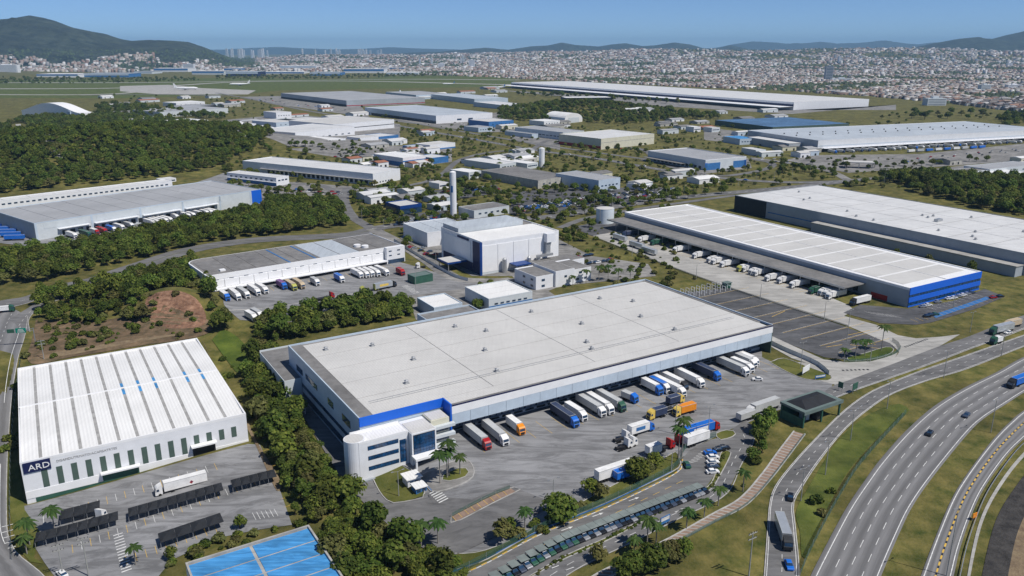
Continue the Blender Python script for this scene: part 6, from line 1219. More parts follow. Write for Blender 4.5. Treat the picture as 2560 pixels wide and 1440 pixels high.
BELTS = [([(628, 858), (700, 890), (730, 1000), (775, 1085), (815, 1170), (850, 1235), (920, 1290), (985, 1330), (1050, 1385), (1140, 1410), (1185, 1425), (1150, 1490), (870, 1490), (800, 1360), (780, 1305), (735, 1290), (715, 1215), (650, 1080), (612, 950)], 5.6, 'tree in the belt between the two warehouses', 'trees of the belt'),
         ([(640, 810), (700, 792), (860, 770), (900, 750), (960, 752), (1040, 775), (1030, 795), (760, 842), (680, 862), (640, 850)], 5.6, 'tree in the grove behind the annex', 'trees behind the annex'),
         ([(110, 745), (250, 715), (350, 690), (480, 650), (500, 700), (550, 745), (570, 800), (590, 845), (545, 835), (512, 770), (440, 722), (380, 728), (350, 770), (300, 745), (200, 760)], 6.4, 'tree in the wood left of the depot', 'trees left of the depot'),
         ([(80, 630), (170, 615), (300, 592), (420, 572), (560, 545), (640, 520), (700, 500), (840, 505), (880, 565), (700, 585), (500, 612), (350, 648), (230, 680), (120, 705), (-40, 720), (-40, 650)], 6.8, 'tree in the wood below the grey roof', 'trees below the grey roof')]
LATER = []
MARKS = [(660, 900, 'by the annex corner'), (740, 1040, 'by the shaded wall'), (800, 1190, 'by the office tower'), (900, 1330, 'right of the blue roof'), (700, 1220, 'by the shade canopies'), (1100, 1420, 'under the turning lane'), (950, 1430, 'at the bottom edge'), (760, 800, 'below the yard'), (960, 770, 'by the small white hall'), (860, 790, 'mid grove'),
         (200, 740, 'by the bus road'), (330, 700, 'above the dirt bank'), (450, 690, 'above the pale tree'), (540, 780, 'right of the dirt bank'), (60, 680, 'at the left edge'), (250, 640, 'left of the street'), (450, 590, 'by the depot roof'), (650, 560, 'behind the depot'), (800, 540, 'by the junction')]
for px, sp, lb, gr in BELTS:
    P = scatter(px, sp); P = P[np.argsort(np.hypot(P[:, 0], P[:, 1]))]
    for i, p in enumerate(P):
        if gr == 'trees below the grey roof' and i > 42 or gr == 'trees left of the depot' and i > 42 or gr == 'trees behind the annex' and i > 46: LATER.append((p[0], p[1], random.uniform(.8, 1.25))); continue
        sz_ = random.choice((random.uniform(.5, .85), random.uniform(.8, 1.35))); q_ = PX(p[0], p[1], 0)
        near = min(MARKS, key=lambda m_: np.hypot(m_[0] - q_[0], m_[1] - q_[1]))[2]
        tree(p[0], p[1], sz_, '%s, %s one %s' % (lb, 'smaller' if sz_ < .8 else ('middling' if sz_ < 1.05 else 'larger'), near), gr)
for p in scatter(BELTS[0][0], 4.2): LATER.append((p[0], p[1], random.uniform(.35, .8)))
for p in scatter(BELTS[1][0], 5.0): LATER.append((p[0], p[1], random.uniform(.35, .75)))
SINGLE = [(1398, 1300, 1.25, 'round dense tree on the lawn strip beside the yard'), (1480, 1238, .8, 'tree on the lawn strip right of the round dense tree'), (1500, 1250, .7, 'low spreading tree on the lawn strip'), (1590, 1202, 1.1, 'tree hiding the front of the white semi truck'), (1610, 1195, .9, 'olive tree beside the half hidden truck'), (1638, 1172, .8, 'small tree on the lawn near the curved lamp'),
          (1275, 1335, .8, 'tree at the left end of the lawn strip'), (1255, 1350, .9, 'second tree at the left end of the lawn strip'), (1495, 1402, .7, 'bare looking tree beside the staff road'), (1900, 1085, 1.0, 'bright green tree below the gate portal'), (1920, 1075, 1.1, 'large bright tree beside the gate portal'), (1895, 1110, .8, 'tree on the slope below the gate portal'), (1880, 1150, .7, 'small tree on the slope right of the staff lot'), (1905, 1130, .8, 'leafy tree near the banded footpath top'),
          (600, 1320, .8, 'sparse tree at the end of the lower shade canopy'), (430, 1398, .5, 'bush like tree at the lower lot hedge'), (92, 700, .7, 'yellow flowering tree by the left road'), (360, 800, 1.25, 'large pale spreading tree on the dirt bank'), (2240, 640, 1.0, 'leftmost of three trees before the dark grey wall'), (2320, 665, 1.0, 'middle one of three trees before the dark grey wall'), (2425, 690, 1.1, 'rightmost of three trees before the dark grey wall'),
          (1193, 775, .9, 'dark tree beside the bright white roofed hall'), (1205, 770, .9, 'second dark tree beside the bright white roofed hall'), (1200, 722, .6, 'round tree before the hall behind the warehouse'), (1225, 716, .5, 'second round tree before the hall'), (690, 822, .7, 'roundish tree on the lower depot yard strip')]
for (x, y, s, lb) in SINGLE: p = W(x, y); tree(p[0], p[1], s, lb, None, ci=YEL if 'yellow' in lb else (CR[8] if 'pale' in lb or 'bare' in lb or 'olive' in lb else None))
for i in range(10): p = W(1562 + 16 * i + random.uniform(-6, 6), 1440 - 5 * i + random.uniform(-14, 12)); tree(p[0], p[1], random.uniform(.7, 1.0), 'dark dense tree in the clump at the bottom edge below the footpath', 'bottom clump')
AVE = []
for p in scatter([(85, 735), (250, 720), (350, 735), (345, 800), (250, 815), (90, 800)], 6.5): LATER.append((p[0], p[1], random.uniform(.45, 1.0)))
for (x0, y0, x1, y1, n, j) in ((1290, 545, 1700, 492, 16, 8), (1380, 480, 1690, 455, 14, 8), (870, 480, 930, 560, 6, 8), (900, 545, 980, 535, 5, 8), (960, 565, 1130, 548, 9, 5), (1560, 515, 1830, 480, 12, 8), (560, 470, 740, 490, 9, 6), (840, 440, 1010, 455, 9, 8), (1050, 430, 1180, 480, 12, 14), (1000, 330, 1240, 372, 12, 10), (1240, 425, 1300, 400, 12, 10), (1660, 440, 2000, 425, 14, 8), (1440, 375, 1620, 385, 10, 5), (1920, 410, 2100, 440, 10, 8), (720, 365, 880, 372, 8, 4), (260, 262, 400, 285, 14, 8), (2100, 470, 2200, 455, 6, 6), (2150, 425, 2480, 400, 16, 5), (1010, 560, 1020, 640, 4, 6), (1700, 480, 1840, 460, 8, 6), (940, 470, 1080, 500, 12, 14)):
    for i in range(n): t = (i + random.random()) / n; AVE.append((x0 + (x1 - x0) * t + random.uniform(-j, j), y0 + (y1 - y0) * t + random.uniform(-j, j) * .5))
AVE.sort(key=lambda q: -q[1])
for i, (x, y) in enumerate(AVE):
    p = W(x, y)
    if i < 28: tree(p[0], p[1], random.uniform(.6, 1.0), 'street tree along the avenues of the middle distance', 'street trees')
    else: LATER.append((p[0], p[1], random.uniform(.7, 1.15)))
FOREST = [([(-120, 330), (0, 318), (60, 296), (250, 288), (420, 300), (560, 330), (690, 365), (640, 395), (560, 425), (430, 445), (0, 486), (-120, 490)], 7.4), ([(1240, 278), (1340, 262), (1480, 255), (1560, 262), (1640, 280), (1720, 300), (1560, 312), (1400, 306), (1250, 302)], 12.0), ([(2190, 455), (2300, 434), (2440, 450), (2560, 448), (2680, 448), (2680, 560), (2500, 532), (2300, 492)], 7.2),
          ([(240, 285), (560, 300), (560, 292), (300, 262), (240, 268)], 16), ([(0, 212), (300, 208), (500, 202), (500, 196), (0, 198)], 40), ([(540, 200), (1270, 190), (1270, 184), (540, 190)], 46), ([(1700, 255), (1280, 232), (1290, 240), (1700, 262)], 30), ([(2170, 300), (2560, 300), (2560, 285), (2200, 285)], 34), ([(2520, 320), (2600, 300), (2600, 290), (2490, 296)], 14), ([(1700, 300), (1800, 300), (1790, 290), (1640, 285)], 16)]
ROADFREE = [resample([W0(*p) for p in q], step=4) for q in ([(45, 310), (52, 330), (75, 345)], [(100, 352), (130, 368), (175, 390)])]
for px, sp in FOREST:
    for p in scatter(px, sp, True):
        if min(min(np.min(np.hypot(*(C * k_ - p).T)) for k_ in (1, .985, .97, .955, .94)) for C in ROADFREE) < 13: continue
        LATER.append((p[0], p[1], random.choice((random.uniform(.6, 1.0), random.uniform(1.0, 1.6))) * (1 if sp < 14 else 1.25)))
for (x0, x1, y0, y1, n) in ((860, 1700, 385, 560, 520), (1000, 1700, 322, 400, 240), (1700, 2150, 395, 470, 70), (560, 900, 360, 500, 130), (240, 720, 240, 300, 130), (1750, 2300, 300, 330, 30), (1000, 1420, 545, 600, 26), (1410, 1480, 565, 620, 10), (880, 1300, 268, 330, 50), (1640, 1900, 290, 400, 50)):
    for _ in range(n):
        p = W(random.uniform(x0, x1), random.uniform(y0, y1))
        if clear_of_buildings(p) and clear_of_roads(p): LATER.append((p[0], p[1], random.uniform(.45, 1.05)))
# shrubs
HEDGE = []
for (px, sp) in (([(80, 760), (330, 760), (360, 800), (330, 850), (180, 880), (80, 890)], 5.5), ([(360, 740), (510, 760), (520, 835), (330, 870), (360, 800)], 9), ([(520, 850), (600, 930), (690, 1080), (700, 1200), (640, 1080), (590, 1000)], 6.5), ([(1885, 1075), (1935, 1062), (1945, 1080), (1890, 1165), (1845, 1225), (1862, 1165)], 8.0), ([(430, 1412), (560, 1352), (720, 1318), (770, 1310), (560, 1372), (440, 1425)], 3.2), ([(1260, 1355), (1480, 1255), (1500, 1262), (1280, 1368)], 3.5), ([(1530, 1440), (1800, 1310), (1860, 1330), (1700, 1460)], 9), ([(18, 1150), (40, 1155), (60, 950), (48, 950)], 5), ([(1400, 575), (1600, 640), (1780, 715), (1740, 725), (1500, 620)], 12), ([(2030, 1240), (2090, 1170), (2110, 1190), (2040, 1290)], 5)):
    HEDGE += [(p[0] + RNG.normal(0, sp * .5), p[1] + RNG.normal(0, sp * .5)) for p in scatter(px, sp * .72) if math.sin(p[0] / 6.5 + 1.3 * math.sin(p[1] / 8)) * math.sin(p[1] / 5.5) + RNG.uniform(-.5, .5) > -.05 or sp < 4]
for (x0, x1, y0, y1, n) in ((860, 1700, 370, 560, 900), (1000, 1900, 310, 400, 400), (560, 1000, 350, 500, 250), (1400, 1700, 570, 720, 120), (1640, 2300, 395, 470, 250)):
    for _ in range(n):
        p = W(random.uniform(x0, x1), random.uniform(y0, y1))
        if clear_of_buildings(p) and clear_of_roads(p, 7): HEDGE.append((p[0], p[1]))
strip = resample([W(*p) for p in ((1290, 1465), (1505, 1355), (1655, 1276), (1765, 1226), (1792, 1188), (1812, 1132))], step=1.5)
HEDGE = [(q[0], q[1], random.uniform(.4, 1.4)) for q in HEDGE] + [(p[0] + random.uniform(-.6, .6), p[1] + random.uniform(-.5, .5), random.uniform(.2, .48)) for p in strip]
def cloud(name, label, cat, pts, meshes, smin, smax, zs=1.0):
    """Uncountable plants: one object that repeats a few plant meshes over its points."""
    P = np.array(pts); v = np.c_[P[:, 0], P[:, 1], hz(P[:, 0], P[:, 1]) - .1]
    me = bpy.data.meshes.new(name); me.from_pydata(v.tolist(), [], [])
    sc = me.attributes.new('size', 'FLOAT', 'POINT'); sc.data.foreach_set('value', P[:, 2] if P.shape[1] > 2 else RNG.uniform(smin, smax, len(P)))
    o = link(name, me); tag(o, label, cat, kind='stuff')
    ng = bpy.data.node_groups.new(name, 'GeometryNodeTree'); ng.interface.new_socket('Geometry', in_out='INPUT', socket_type='NodeSocketGeometry'); ng.interface.new_socket('Geometry', in_out='OUTPUT', socket_type='NodeSocketGeometry')
    N, L = ng.nodes, ng.links; gi, go = N.new('NodeGroupInput'), N.new('NodeGroupOutput'); iop = N.new('GeometryNodeInstanceOnPoints'); gti = N.new('GeometryNodeJoinGeometry')
    for i, m in enumerate(meshes):
        src = bpy.data.objects.new(name + '_source', m); oi = N.new('GeometryNodeObjectInfo'); oi.inputs[0].default_value = src; g2 = N.new('GeometryNodeGeometryToInstance')
        L.new(oi.outputs['Geometry'], g2.inputs[0]); L.new(g2.outputs[0], gti.inputs[0])
    L.new(gi.outputs[0], iop.inputs['Points']); L.new(gti.outputs[0], iop.inputs['Instance']); iop.inputs['Pick Instance'].default_value = True
    ri = N.new('FunctionNodeRandomValue'); ri.data_type = 'INT'; ri.inputs['Min'].default_value = 0 if 'Min' in ri.inputs else 0
    for s in ri.inputs:
        if s.name == 'Max' and s.type == 'INT': s.default_value = len(meshes) - 1
        if s.name == 'Min' and s.type == 'INT': s.default_value = 0
    L.new([s for s in ri.outputs if s.type == 'INT'][0], iop.inputs['Instance Index'])
    rr = N.new('FunctionNodeRandomValue'); rr.data_type = 'FLOAT_VECTOR'
    vs = [s for s in rr.inputs if s.type == 'VECTOR']; vs[0].default_value = (0, 0, 0); vs[1].default_value = (0, 0, 6.28); rr.inputs['Seed'].default_value = 5
    L.new([s for s in rr.outputs if s.type == 'VECTOR'][0], iop.inputs['Rotation'])
    at = N.new('GeometryNodeInputNamedAttribute'); at.data_type = 'FLOAT'; at.inputs[0].default_value = 'size'
    L.new([s for s in at.outputs if s.type == 'VALUE'][0], iop.inputs['Scale']); L.new(iop.outputs[0], go.inputs[0])
    md = o.modifiers.new('plants', 'NODES'); md.node_group = ng; return o
FULL = []
for i in (0, 1, 2, 3, 4, 5, 6, 8, 10, 11, 12, 0, 3):
    k = MB(); c, t = CR[i], TR[i % 4]; k.add([v.co[:] for v in c.vertices], [tuple(p.vertices) for p in c.polygons], 0); k.add([v.co[:] for v in t.vertices], [tuple(p.vertices) for p in t.polygons], 1)
    FULL.append(k.mesh('tree', [c.materials[0].name, 'bark']))
cloud('woodland', 'dense green woodland over the hills and verges of the middle distance', 'woodland', LATER, FULL, 1, 1)
cloud('shrubbery', 'low green shrubbery and hedges on banks and verges', 'shrubs', HEDGE, SHRUB, .45, 1.6)

# ------------------------------------------------------------------ small workshops, sheds and stores of the middle ground
WS = random.Random(11); NW = 0
for (x0, x1, y0, y1, n, an) in ((560, 720, 305, 345, 10, 55), (860, 1130, 360, 420, 24, 46), (1140, 1330, 395, 430, 12, 45), (1010, 1260, 300, 345, 14, 38), (880, 1130, 480, 530, 8, 40), (1450, 1700, 440, 480, 6, 40), (1180, 1420, 340, 400, 10, 40), (1660, 1760, 440, 470, 4, 30), (1640, 1860, 300, 360, 9, 30), (1560, 1720, 385, 430, 3, 30), (240, 640, 243, 300, 14, 50), (1250, 1420, 300, 345, 6, 40), (1890, 2060, 372, 400, 7, 21), (2290, 2560, 405, 445, 8, 27), (1040, 1260, 222, 250, 10, 33), (1560, 2000, 268, 300, 6, 28), (640, 900, 262, 300, 9, 50)):
    for _ in range(n):
        px_, py_ = WS.uniform(x0, x1), WS.uniform(y0, y1); p = W(px_, py_); k_ = 1 + np.hypot(*p) / 1400
        l_, d_, h_ = WS.uniform(8, 20) * k_, WS.uniform(7, 13) * k_, WS.uniform(3.5, 6.5)
        c_ = p + .5 * l_ * np.array([math.cos(R(an)), math.sin(R(an))])
        if not (clear_of_buildings(p, 4) and clear_of_buildings(c_, 4) and clear_of_roads(p, 9) and clear_of_roads(c_, 9)): continue
        r = empty('workshop', (p[0], p[1], H1(*p)), R(an)); wl = WS.choice(['white_wall', 'pale_wall', 'pale_wall', 'old_wall', 'grey_panel', 'white_wall', 'cream_wall']); rf = WS.choice(['roof_white', 'roof_bright', 'roof_light', 'roof_grey', 'roof_dark', 'roof_tile'])
        tag(r, 'small %s walled %s roofed workshop in the built-up middle ground' % ({'white_wall': 'white', 'pale_wall': 'pale', 'old_wall': 'weathered', 'grey_panel': 'blue grey', 'blue_soft': 'blue', 'cream_wall': 'cream'}[wl], {'roof_white': 'white', 'roof_bright': 'bright', 'roof_light': 'light grey', 'roof_grey': 'grey', 'roof_dark': 'dark', 'roof_tile': 'tiled'}[rf]), 'workshop', 'small middle ground workshops')
        box(r, 'wall', 0, l_, 0, d_, -1, h_, wl); e_ = .4
        MB().add([(-e_, -e_, h_), (l_ + e_, -e_, h_), (l_ + e_, d_ / 2, h_ + d_ * .09), (-e_, d_ / 2, h_ + d_ * .09), (-e_, d_ + e_, h_), (l_ + e_, d_ + e_, h_)], [(0, 1, 2, 3), (3, 2, 5, 4), (1, 5, 2), (0, 3, 4), (4, 5, 1, 0)]).build('roof', rf, r)
        rep(r, 'door', 2.6, .12, 2.8, 'dark', [(l_ * .25, -.07, 0), (l_ * .7, -.07, 0)])
# more parked vehicles by the middle halls
for (q, n, lb, gr) in (([(740, 470), (900, 482), (880, 490), (730, 480)], 18, 'small car before the dock side of the streaked white warehouse', 'cars before the streaked warehouse'), ([(1140, 300), (1230, 325), (1215, 330), (1120, 308)], 12, 'small car by the street corner units', 'cars by the corner units'),
                       ([(1880, 388), (2030, 412), (2020, 420), (1870, 398)], 14, 'small car along the road left of the ventilated warehouse', 'cars left of the ventilated warehouse'), ([(1400, 645), (1470, 632), (1560, 655), (1480, 668)], 16, 'small car in the plant yard beside the palms', 'cars in the plant yard'), ([(1040, 610), (1100, 640), (1090, 650), (1020, 622)], 8, 'small car inside the plant gate', 'cars inside the plant gate'), ([(2240, 400), (2540, 372), (2560, 380), (2250, 410)], 30, 'small vehicle in the outer row before the ventilated warehouse', 'vehicles in the outer row')):
    lot_cars(q, n, lb, gr, 38, MIX)
LOT.sort(key=lambda q: q[0])
for (_, x_, y_, a_, c_, lb, gr) in LOT[:190]:
    tag(link('car', CARM, None, (x_, y_, H1(x_, y_) + .15), a_, m=c_), '%s %s' % (CN.get(c_, 'grey'), lb), 'car', gr)
cv = np.array([v.co[:] for v in CARM.vertices]); cf = [tuple(p.vertices) for p in CARM.polygons]; cm_ = [p.material_index for p in CARM.polygons]; V_, F_, K_ = [], [], []
for (_, x_, y_, a_, c_, lb, gr) in LOT[190:]:
    b0 = len(V_); ca, sa = math.cos(a_), math.sin(a_); z_0 = H1(x_, y_) + .15
    V_ += [(x_ + v[0] * ca - v[1] * sa, y_ + v[0] * sa + v[1] * ca, z_0 + v[2]) for v in cv]; F_ += [tuple(b0 + i for i in f) for f in cf]; K_ += [(*( (.02, .03, .04) if m_ else CARC.get(c_, (.3, .3, .3))), 1) for m_ in cm_]
attrmat('car_paint', .35); me = bpy.data.meshes.new('distant_cars'); me.from_pydata(V_, [], F_); at = me.attributes.new('Col', 'FLOAT_COLOR', 'FACE'); at.data.foreach_set('color', np.array(K_).ravel()); me.materials.append(MATS['car_paint'])
tag(link('distant_cars', me), 'far rows of tiny parked cars in the middle distance lots', 'cars', kind='stuff')

for i, (x_, y_) in enumerate([(1350 + 45 * k, 549 - 7.5 * k) for k in range(16)] + [(1060 + 60 * k, 332 + 11 * k) for k in range(13)] + [(905, 552), (960, 580), (1030, 625), (1090, 662), (1580, 640), (1740, 700), (1900, 752), (2060, 800)] + [(2150 + 60 * k, 462 - 5 * k) for k in range(6)]):
    lamp_post(x_, y_, 9.5, 'thin distant lamp post along the middle distance streets', heads=1)

# ------------------------------------------------------------------ the city
DM = [(-300, 5500), (0, 5300), (560, 5300), (1000, 4800), (1100, 4300), (1270, 3900), (1400, 3600), (1700, 3050), (2173, 2400), (2300, 2180), (2560, 1760), (2900, 1600)]
WALLS = [(.46, .43, .40), (.56, .545, .525), (.33, .285, .25), (.29, .235, .20), (.27, .185, .15), (.42, .37, .32), (.26, .255, .25), (.60, .585, .57), (.25, .165, .13)]
ROOFS = [(.24, .125, .095), (.27, .165, .125), (.30, .29, .285), (.42, .41, .40), (.19, .175, .165), (.17, .125, .105), (.50, .49, .48), (.15, .15, .16), (.28, .22, .18)]
LPX = np.array([p[0] for p in LEFT_PROF]); LPY = np.array([p[1] for p in LEFT_PROF])
def mountain_z(x, y):
    """Height of the mountain's foot, where houses climb it."""
    px = 1280 + FPX * x / np.maximum(y * CS + 30, 1); top = CAM_H + (HORIZON - np.interp(px, LPX, LPY)) / FPX * 7600 / .95
    t = np.clip((7600 - y) / 1900, 0, 1); k = np.cos(t * math.pi / 2) ** 1.25
    return np.where((px < 650) & (y < 7600) & (y > 5600), top * k, 0)
def sample_city(n, dmax):
    px = RNG.uniform(-60, 2620, n); d0 = np.interp(px, [a for a, _ in DM], [b for _, b in DM]); u = RNG.random(n)
    d = d0 * np.exp(u ** 1.0 * np.log(dmax / d0)); x = (px - 1280) / FPX * (d * CS + 37); y = d
    return px, x, y, d, d0
px, x, y, d, d0 = sample_city(52000, 13500)
keep = (np.sin(x / 230 + 1.1 * np.sin(y / 310)) * np.sin(y / 270 + .7 * np.sin(x / 350)) < .42) | (RNG.random(len(x)) < .08)
mz = mountain_z(x, y); keep &= (mz < 75 + 40 * np.sin(x / 120)) & ~((px < 640) & (y > 6450)); keep &= ~((px < 600) & (y > 6000) & (RNG.random(len(x)) < .5))
px, x, y, d, mz = px[keep], x[keep], y[keep], d[keep], mz[keep]
z = np.maximum(hz(x, y), mz)
o_ = np.argsort(d); px, x, y, d, z = px[o_], x[o_], y[o_], d[o_], z[o_]
def house_geo(w, l, h, r): # gabled house verts
    return np.array([(-w, -l, -6), (w, -l, -6), (w, l, -6), (-w, l, -6), (-w, -l, h), (w, -l, h), (w, l, h), (-w, l, h), (0, -l, h + r), (0, l, h + r)])
HF = [(0, 1, 5, 4), (1, 2, 6, 5), (2, 3, 7, 6), (3, 0, 4, 7), (4, 5, 8), (6, 7, 9), (5, 6, 9, 8), (7, 4, 8, 9)]
HM_ = []
for i in range(10):
    w, l, h, r_ = random.uniform(3.4, 5), random.uniform(4.5, 7), random.choice((3.2, 3.5, 6, 6.4)), random.choice((.15, 1.6, 1.9, .2))
    k = MB(); g = house_geo(w, l, h, r_); k.add(g, HF[:6], 0); e = .4
    k.add([(-w - e, -l - e, h - .12), (0, -l - e, h + r_ + .1), (w + e, -l - e, h - .12), (-w - e, l + e, h - .12), (0, l + e, h + r_ + .1), (w + e, l + e, h - .12)], [(1, 0, 3, 4), (2, 1, 4, 5)], 1)
    for q in (-1, 1): k.add([(w + .03, q * l * .5 - .7, 1), (w + .03, q * l * .5 + .7, 1), (w + .03, q * l * .5 + .7, 2.3), (w + .03, q * l * .5 - .7, 2.3)], [(0, 1, 2, 3)], 2); k.add([(q * w * .5 - .7, -l - .03, 1), (q * w * .5 + .7, -l - .03, 1), (q * w * .5 + .7, -l - .03, 2.3), (q * w * .5 - .7, -l - .03, 2.3)], [(0, 1, 2, 3)], 2)
    HM_.append(k.mesh('house', ['pale_wall', 'roof_tile', 'dark']))
for i, c in enumerate(WALLS): mat('house_wall_%d' % i, c, .9, .15, .3)
for i, c in enumerate(ROOFS): mat('house_roof_%d' % i, c, .9, .25, .3)
vis = np.where((px > 1290) & (px < 2560))[0][:300]; visset = set(vis.tolist())
RN = ['red tiled', 'orange tiled', 'grey', 'pale grey', 'brown', 'dark brown', 'whitish', 'dark grey', 'tan']
for i in vis:
    ri = random.randrange(9); o = link('house', random.choice(HM_), None, (x[i], y[i], z[i]), R(20 + 35 * math.sin(x[i] / 300)) + random.choice((0, math.pi / 2)), m=['house_wall_%d' % random.randrange(9), 'house_roof_%d' % ri]); s = random.uniform(1.0, 1.5); o.scale = (s, s, s)
    tag(o, 'small %s roofed house among the nearest city streets at right' % RN[ri], 'house', 'nearest city houses')
rest = np.array([i for i in range(len(x)) if i not in visset])
n = len(rest); X, Y, Zz, Dd = x[rest], y[rest], z[rest], d[rest]
big = np.clip(Dd / 3400, 1, 2.6); w = RNG.uniform(3.5, 6, n) * big; l = RNG.uniform(4.5, 8.5, n) * big; h = RNG.choice([3.2, 3.5, 6, 6.5, 9], n, p=[.3, .25, .22, .15, .08]) * np.clip(big, 1, 1.7); rr = RNG.choice([.1, 1.5, 2.0], n) * big
hall_ = RNG.random(n) < .03; w = np.where(hall_, w * 3.0, w); l = np.where(hall_, l * 3.6, l); rr = np.where(hall_, rr * .5, rr); h = np.where(hall_, 7.0, h)
block = (RNG.random(n) < .012) & (Dd > 4200); h = np.where(block, RNG.uniform(12, 26, n), h); rr = np.where(block, .1, rr)
ang = R(20) + R(35) * np.sin(X / 300) * np.cos(Y / 420) + RNG.choice([0, math.pi / 2], n)
G = np.array([(-1, -1, 0), (1, -1, 0), (1, 1, 0), (-1, 1, 0), (-1, -1, 1), (1, -1, 1), (1, 1, 1), (-1, 1, 1), (0, -1, 2), (0, 1, 2)], float)
vx = G[None, :, 0] * w[:, None]; vy = G[None, :, 1] * l[:, None]
vz = np.where(G[:, 2] == 0, -8.0, 0)[None, :] + (G[:, 2] >= 1)[None, :] * h[:, None] + (G[:, 2] == 2)[None, :] * rr[:, None]
ca, sa = np.cos(ang)[:, None], np.sin(ang)[:, None]
V = np.stack([X[:, None] + vx * ca - vy * sa, Y[:, None] + vx * sa + vy * ca, Zz[:, None] + vz], -1).reshape(-1, 3)
quads = np.array([(0, 1, 5, 4), (1, 2, 6, 5), (2, 3, 7, 6), (3, 0, 4, 7), (5, 6, 9, 8), (7, 4, 8, 9)]); tris = np.array([(4, 5, 8), (6, 7, 9)])
base = (np.arange(n) * 10)
FQ = (base[:, None, None] + quads).reshape(-1, 4); FT = (base[:, None, None] + tris).reshape(-1, 3)
wc = np.array(WALLS)[RNG.integers(0, 9, n)] * RNG.uniform(.75, 1.1, (n, 1)); rc_ = np.array(ROOFS)[RNG.integers(0, 9, n)] * RNG.uniform(.75, 1.2, (n, 1)); rc_[hall_] = np.array([.42, .42, .42]) * RNG.uniform(.6, 1.35, (hall_.sum(), 1)); wc[block] = np.array([.55, .55, .56]) * RNG.uniform(.8, 1.1, (block.sum(), 1)); rc_[block] = .5
qc = np.concatenate([np.repeat(wc[:, None], 4, 1), np.repeat(rc_[:, None], 2, 1)], 1).reshape(-1, 3); tc = np.repeat(wc[:, None], 2, 1).reshape(-1, 3)
def bigmesh(name, V, FQ, FT, qc, tc, m):
    me = bpy.data.meshes.new(name); me.vertices.add(len(V)); me.vertices.foreach_set('co', V.ravel()); nl = FQ.size + FT.size
    me.loops.add(nl); me.loops.foreach_set('vertex_index', np.r_[FQ.ravel(), FT.ravel()]); me.polygons.add(len(FQ) + len(FT))
    me.polygons.foreach_set('loop_start', np.r_[np.arange(len(FQ)) * 4, FQ.size + np.arange(len(FT)) * 3]); me.update(calc_edges=True)
    a = me.attributes.new('Col', 'FLOAT_COLOR', 'FACE'); c = np.concatenate([qc, tc]); a.data.foreach_set('color', np.c_[c, np.ones(len(c))].ravel()); me.materials.append(MATS[m]); return me
tag(link('city', bigmesh('city', V, FQ, FT, qc, tc, 'city_paint')), 'dense sea of small pale and red roofed houses reaching to the hills', 'city', kind='stuff')
# trees of the city: ragged low clumps
px2, x2, y2, d2, _ = sample_city(40000, 12500); k2 = (mountain_z(x2, y2) < 130); x2, y2, d2, px2 = x2[k2], y2[k2], d2[k2], px2[k2]
hole = (np.sin(x2 / 230 + 1.1 * np.sin(y2 / 310)) * np.sin(y2 / 270 + .7 * np.sin(x2 / 350)) >= .36); k3 = hole | (RNG.random(len(x2)) < .4); x2, y2, d2 = x2[k3], y2[k3], d2[k3]; z2 = np.maximum(hz(x2, y2), mountain_z(x2, y2))
n2 = len(x2); sz = RNG.uniform(3.5, 7, n2) * np.clip(d2 / 3200, 1, 2.4)
OC = np.array([(1, 0, 0), (.3, .95, 0), (-.8, .6, .1), (-.8, -.6, 0), (.3, -.95, .1), (.5, .3, .8), (-.4, .4, .9), (0, -.5, .85), (0, 0, 1.15)]); OF = np.array([(0, 1, 5), (1, 6, 5), (1, 2, 6), (2, 3, 6), (3, 7, 6), (3, 4, 7), (4, 0, 7), (0, 5, 7), (5, 6, 8), (6, 7, 8), (7, 5, 8)])
Q = OC[None] * sz[:, None, None] * RNG.uniform(.7, 1.3, (n2, 9, 1)) * np.array([1, 1, .9]); aa = RNG.uniform(0, 6.28, n2); ca, sa = np.cos(aa)[:, None], np.sin(aa)[:, None]
V2 = np.stack([x2[:, None] + Q[..., 0] * ca - Q[..., 1] * sa, y2[:, None] + Q[..., 0] * sa + Q[..., 1] * ca, z2[:, None] + Q[..., 2] + 1], -1).reshape(-1, 3)
FT2 = (np.arange(n2)[:, None, None] * 9 + OF).reshape(-1, 3); tc2 = np.array([.035, .055, .020]) * RNG.uniform(.6, 1.5, (n2, 1, 1)); tc2 = np.repeat(tc2, 11, 1).reshape(-1, 3)
tag(link('city_greenery', bigmesh('city_greenery', V2, np.zeros((0, 4), int), FT2, np.zeros((0, 3)), tc2, 'city_paint')), 'dark green tree clumps scattered through the city', 'trees', kind='stuff')
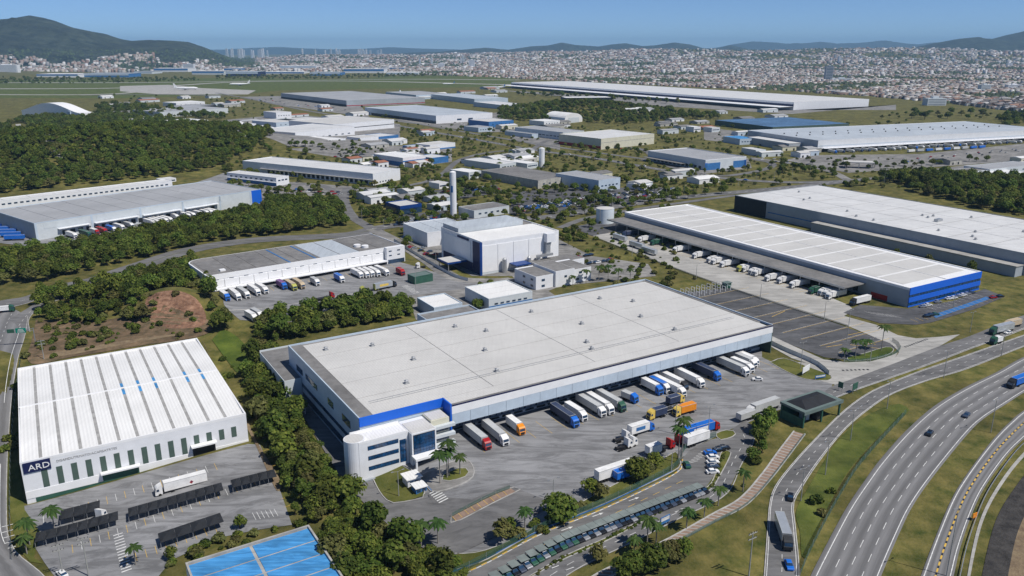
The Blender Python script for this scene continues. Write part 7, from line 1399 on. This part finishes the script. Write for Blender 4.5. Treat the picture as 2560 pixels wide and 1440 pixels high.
# tower blocks that stand out
TW = [(0, 40, 182, 163, 30, 'white slab block'), (458, 484, 176, 160, 30, 'pale slab block')] 
def block(x0, x1, yb, yt, dep, label, wl='white_wall', dd=None):
    """A tower block: shaft, roof house and rows of windows, measured from its foot and top rows."""
    A = np.array(W0(x0, yb)); B = np.array(W0(x1, yb)); zg = 0.0
    if dd: A = np.array([(x0 - 1280) / FPX * dd * CS, dd]); B = np.array([(x1 - 1280) / FPX * dd * CS, dd]); zg = H1(*A)
    lo, hi = 0, 300
    for _ in range(40):
        m_ = (lo + hi) / 2
        if PX(A[0], A[1], m_)[1] > yt: lo = m_
        else: hi = m_
    Lh = float(np.hypot(*(B - A))); r = empty('tower_block', (A[0], A[1], zg), math.atan2(*(B - A)[::-1])); tag(r, label, 'tower block', 'tower blocks'); hh = max(8, lo - zg)
    box(r, 'wall', 0, Lh, 0, dep, -6, hh, wl); box(r, 'roof_house', Lh * .35, Lh * .65, dep * .3, dep * .7, hh, hh + 4, wl)
    nf = max(3, int(hh / 6)); nc = max(3, int(Lh / 7))
    if Lh / 2500 * 0 + 1:
        for f in range(nf): box(r, 'window_row', Lh * .06, Lh * .94, -.3, -.02, (f + .35) * hh / nf, (f + .75) * hh / nf, 'grey_wall' if wl != 'grey_wall' else 'glass')
block(-6, 45, 181, 162, 30, 'white slab block at the far left edge beyond the airport'); block(458, 485, 175, 160, 26, 'pale slab block below the end of the mountain'); block(1172, 1187, 171, 149, 22, 'tall white tower block alone in mid city'); block(1095, 1111, 172, 158, 22, 'low white tower block left of the tall white one')
block(2063, 2081, 202, 165, 22, 'dark blue grey tower standing alone above the logistics hall', 'grey_wall'); block(2453, 2476, 255, 213, 24, 'pale block at right among near houses', 'pale_wall') if False else None
block(2452, 2476, 228, 212, 22, 'pale apartment block right among near houses', 'pale_wall'); block(2318, 2365, 264, 246, 26, 'wide pale block with window rows above the grass field', 'pale_wall'); block(2520, 2555, 223, 212, 24, 'white block near the right edge'); block(2517, 2530, 172, 157, 20, 'white tower far at the right edge'); block(1665, 1690, 160, 146, 20, 'dark tower block on the city hill', 'grey_wall'); block(2080, 2130, 204, 196, 24, 'low long block beside the dark tower', 'pale_wall')
for i in range(13): x0 = 1805 + 16 * i; block(x0, x0 + 13, 166 + (i % 3), 157 + (i % 3), 20, 'white housing block, %s from the left in the bright city row' % ORD[i])
SK = random.Random(4)
for i in range(70):
    x0 = SK.choice([SK.uniform(560, 960), SK.uniform(560, 960), SK.uniform(2050, 2500), SK.uniform(1000, 1250)]); yt = SK.uniform(121, 128) if x0 < 960 else SK.uniform(138, 152); w_ = SK.uniform(2.5, 5); dd = SK.uniform(11000, 15000) if x0 < 960 else SK.uniform(6500, 8500)
    block(x0, x0 + w_, 130, yt, 30, 'tiny pale tower block on the distant city skyline', SK.choice(['white_wall', 'pale_wall', 'pale_wall', 'grey_panel']), dd=dd)
# ------------------------------------------------------------------ haze: even pale air over the whole place
hzm = bpy.data.materials.new('haze_air'); hzm.use_nodes = True; hn = hzm.node_tree.nodes; hn.remove(hn['Principled BSDF'])
pv_ = hn.new('ShaderNodeVolumePrincipled'); pv_.inputs['Density'].default_value = 4.2e-5; pv_.inputs['Color'].default_value = (.38, .68, 1.0, 1); pv_.inputs['Anisotropy'].default_value = .0
hzm.node_tree.links.new(pv_.outputs[0], hn['Material Output'].inputs['Volume']); MATS['haze_air'] = hzm
tag(MB().box(-32000, 32000, -3000, 40000, -60, 620).build('haze', 'haze_air'), 'pale blue haze hanging over the plain and hills', 'haze', kind='stuff')
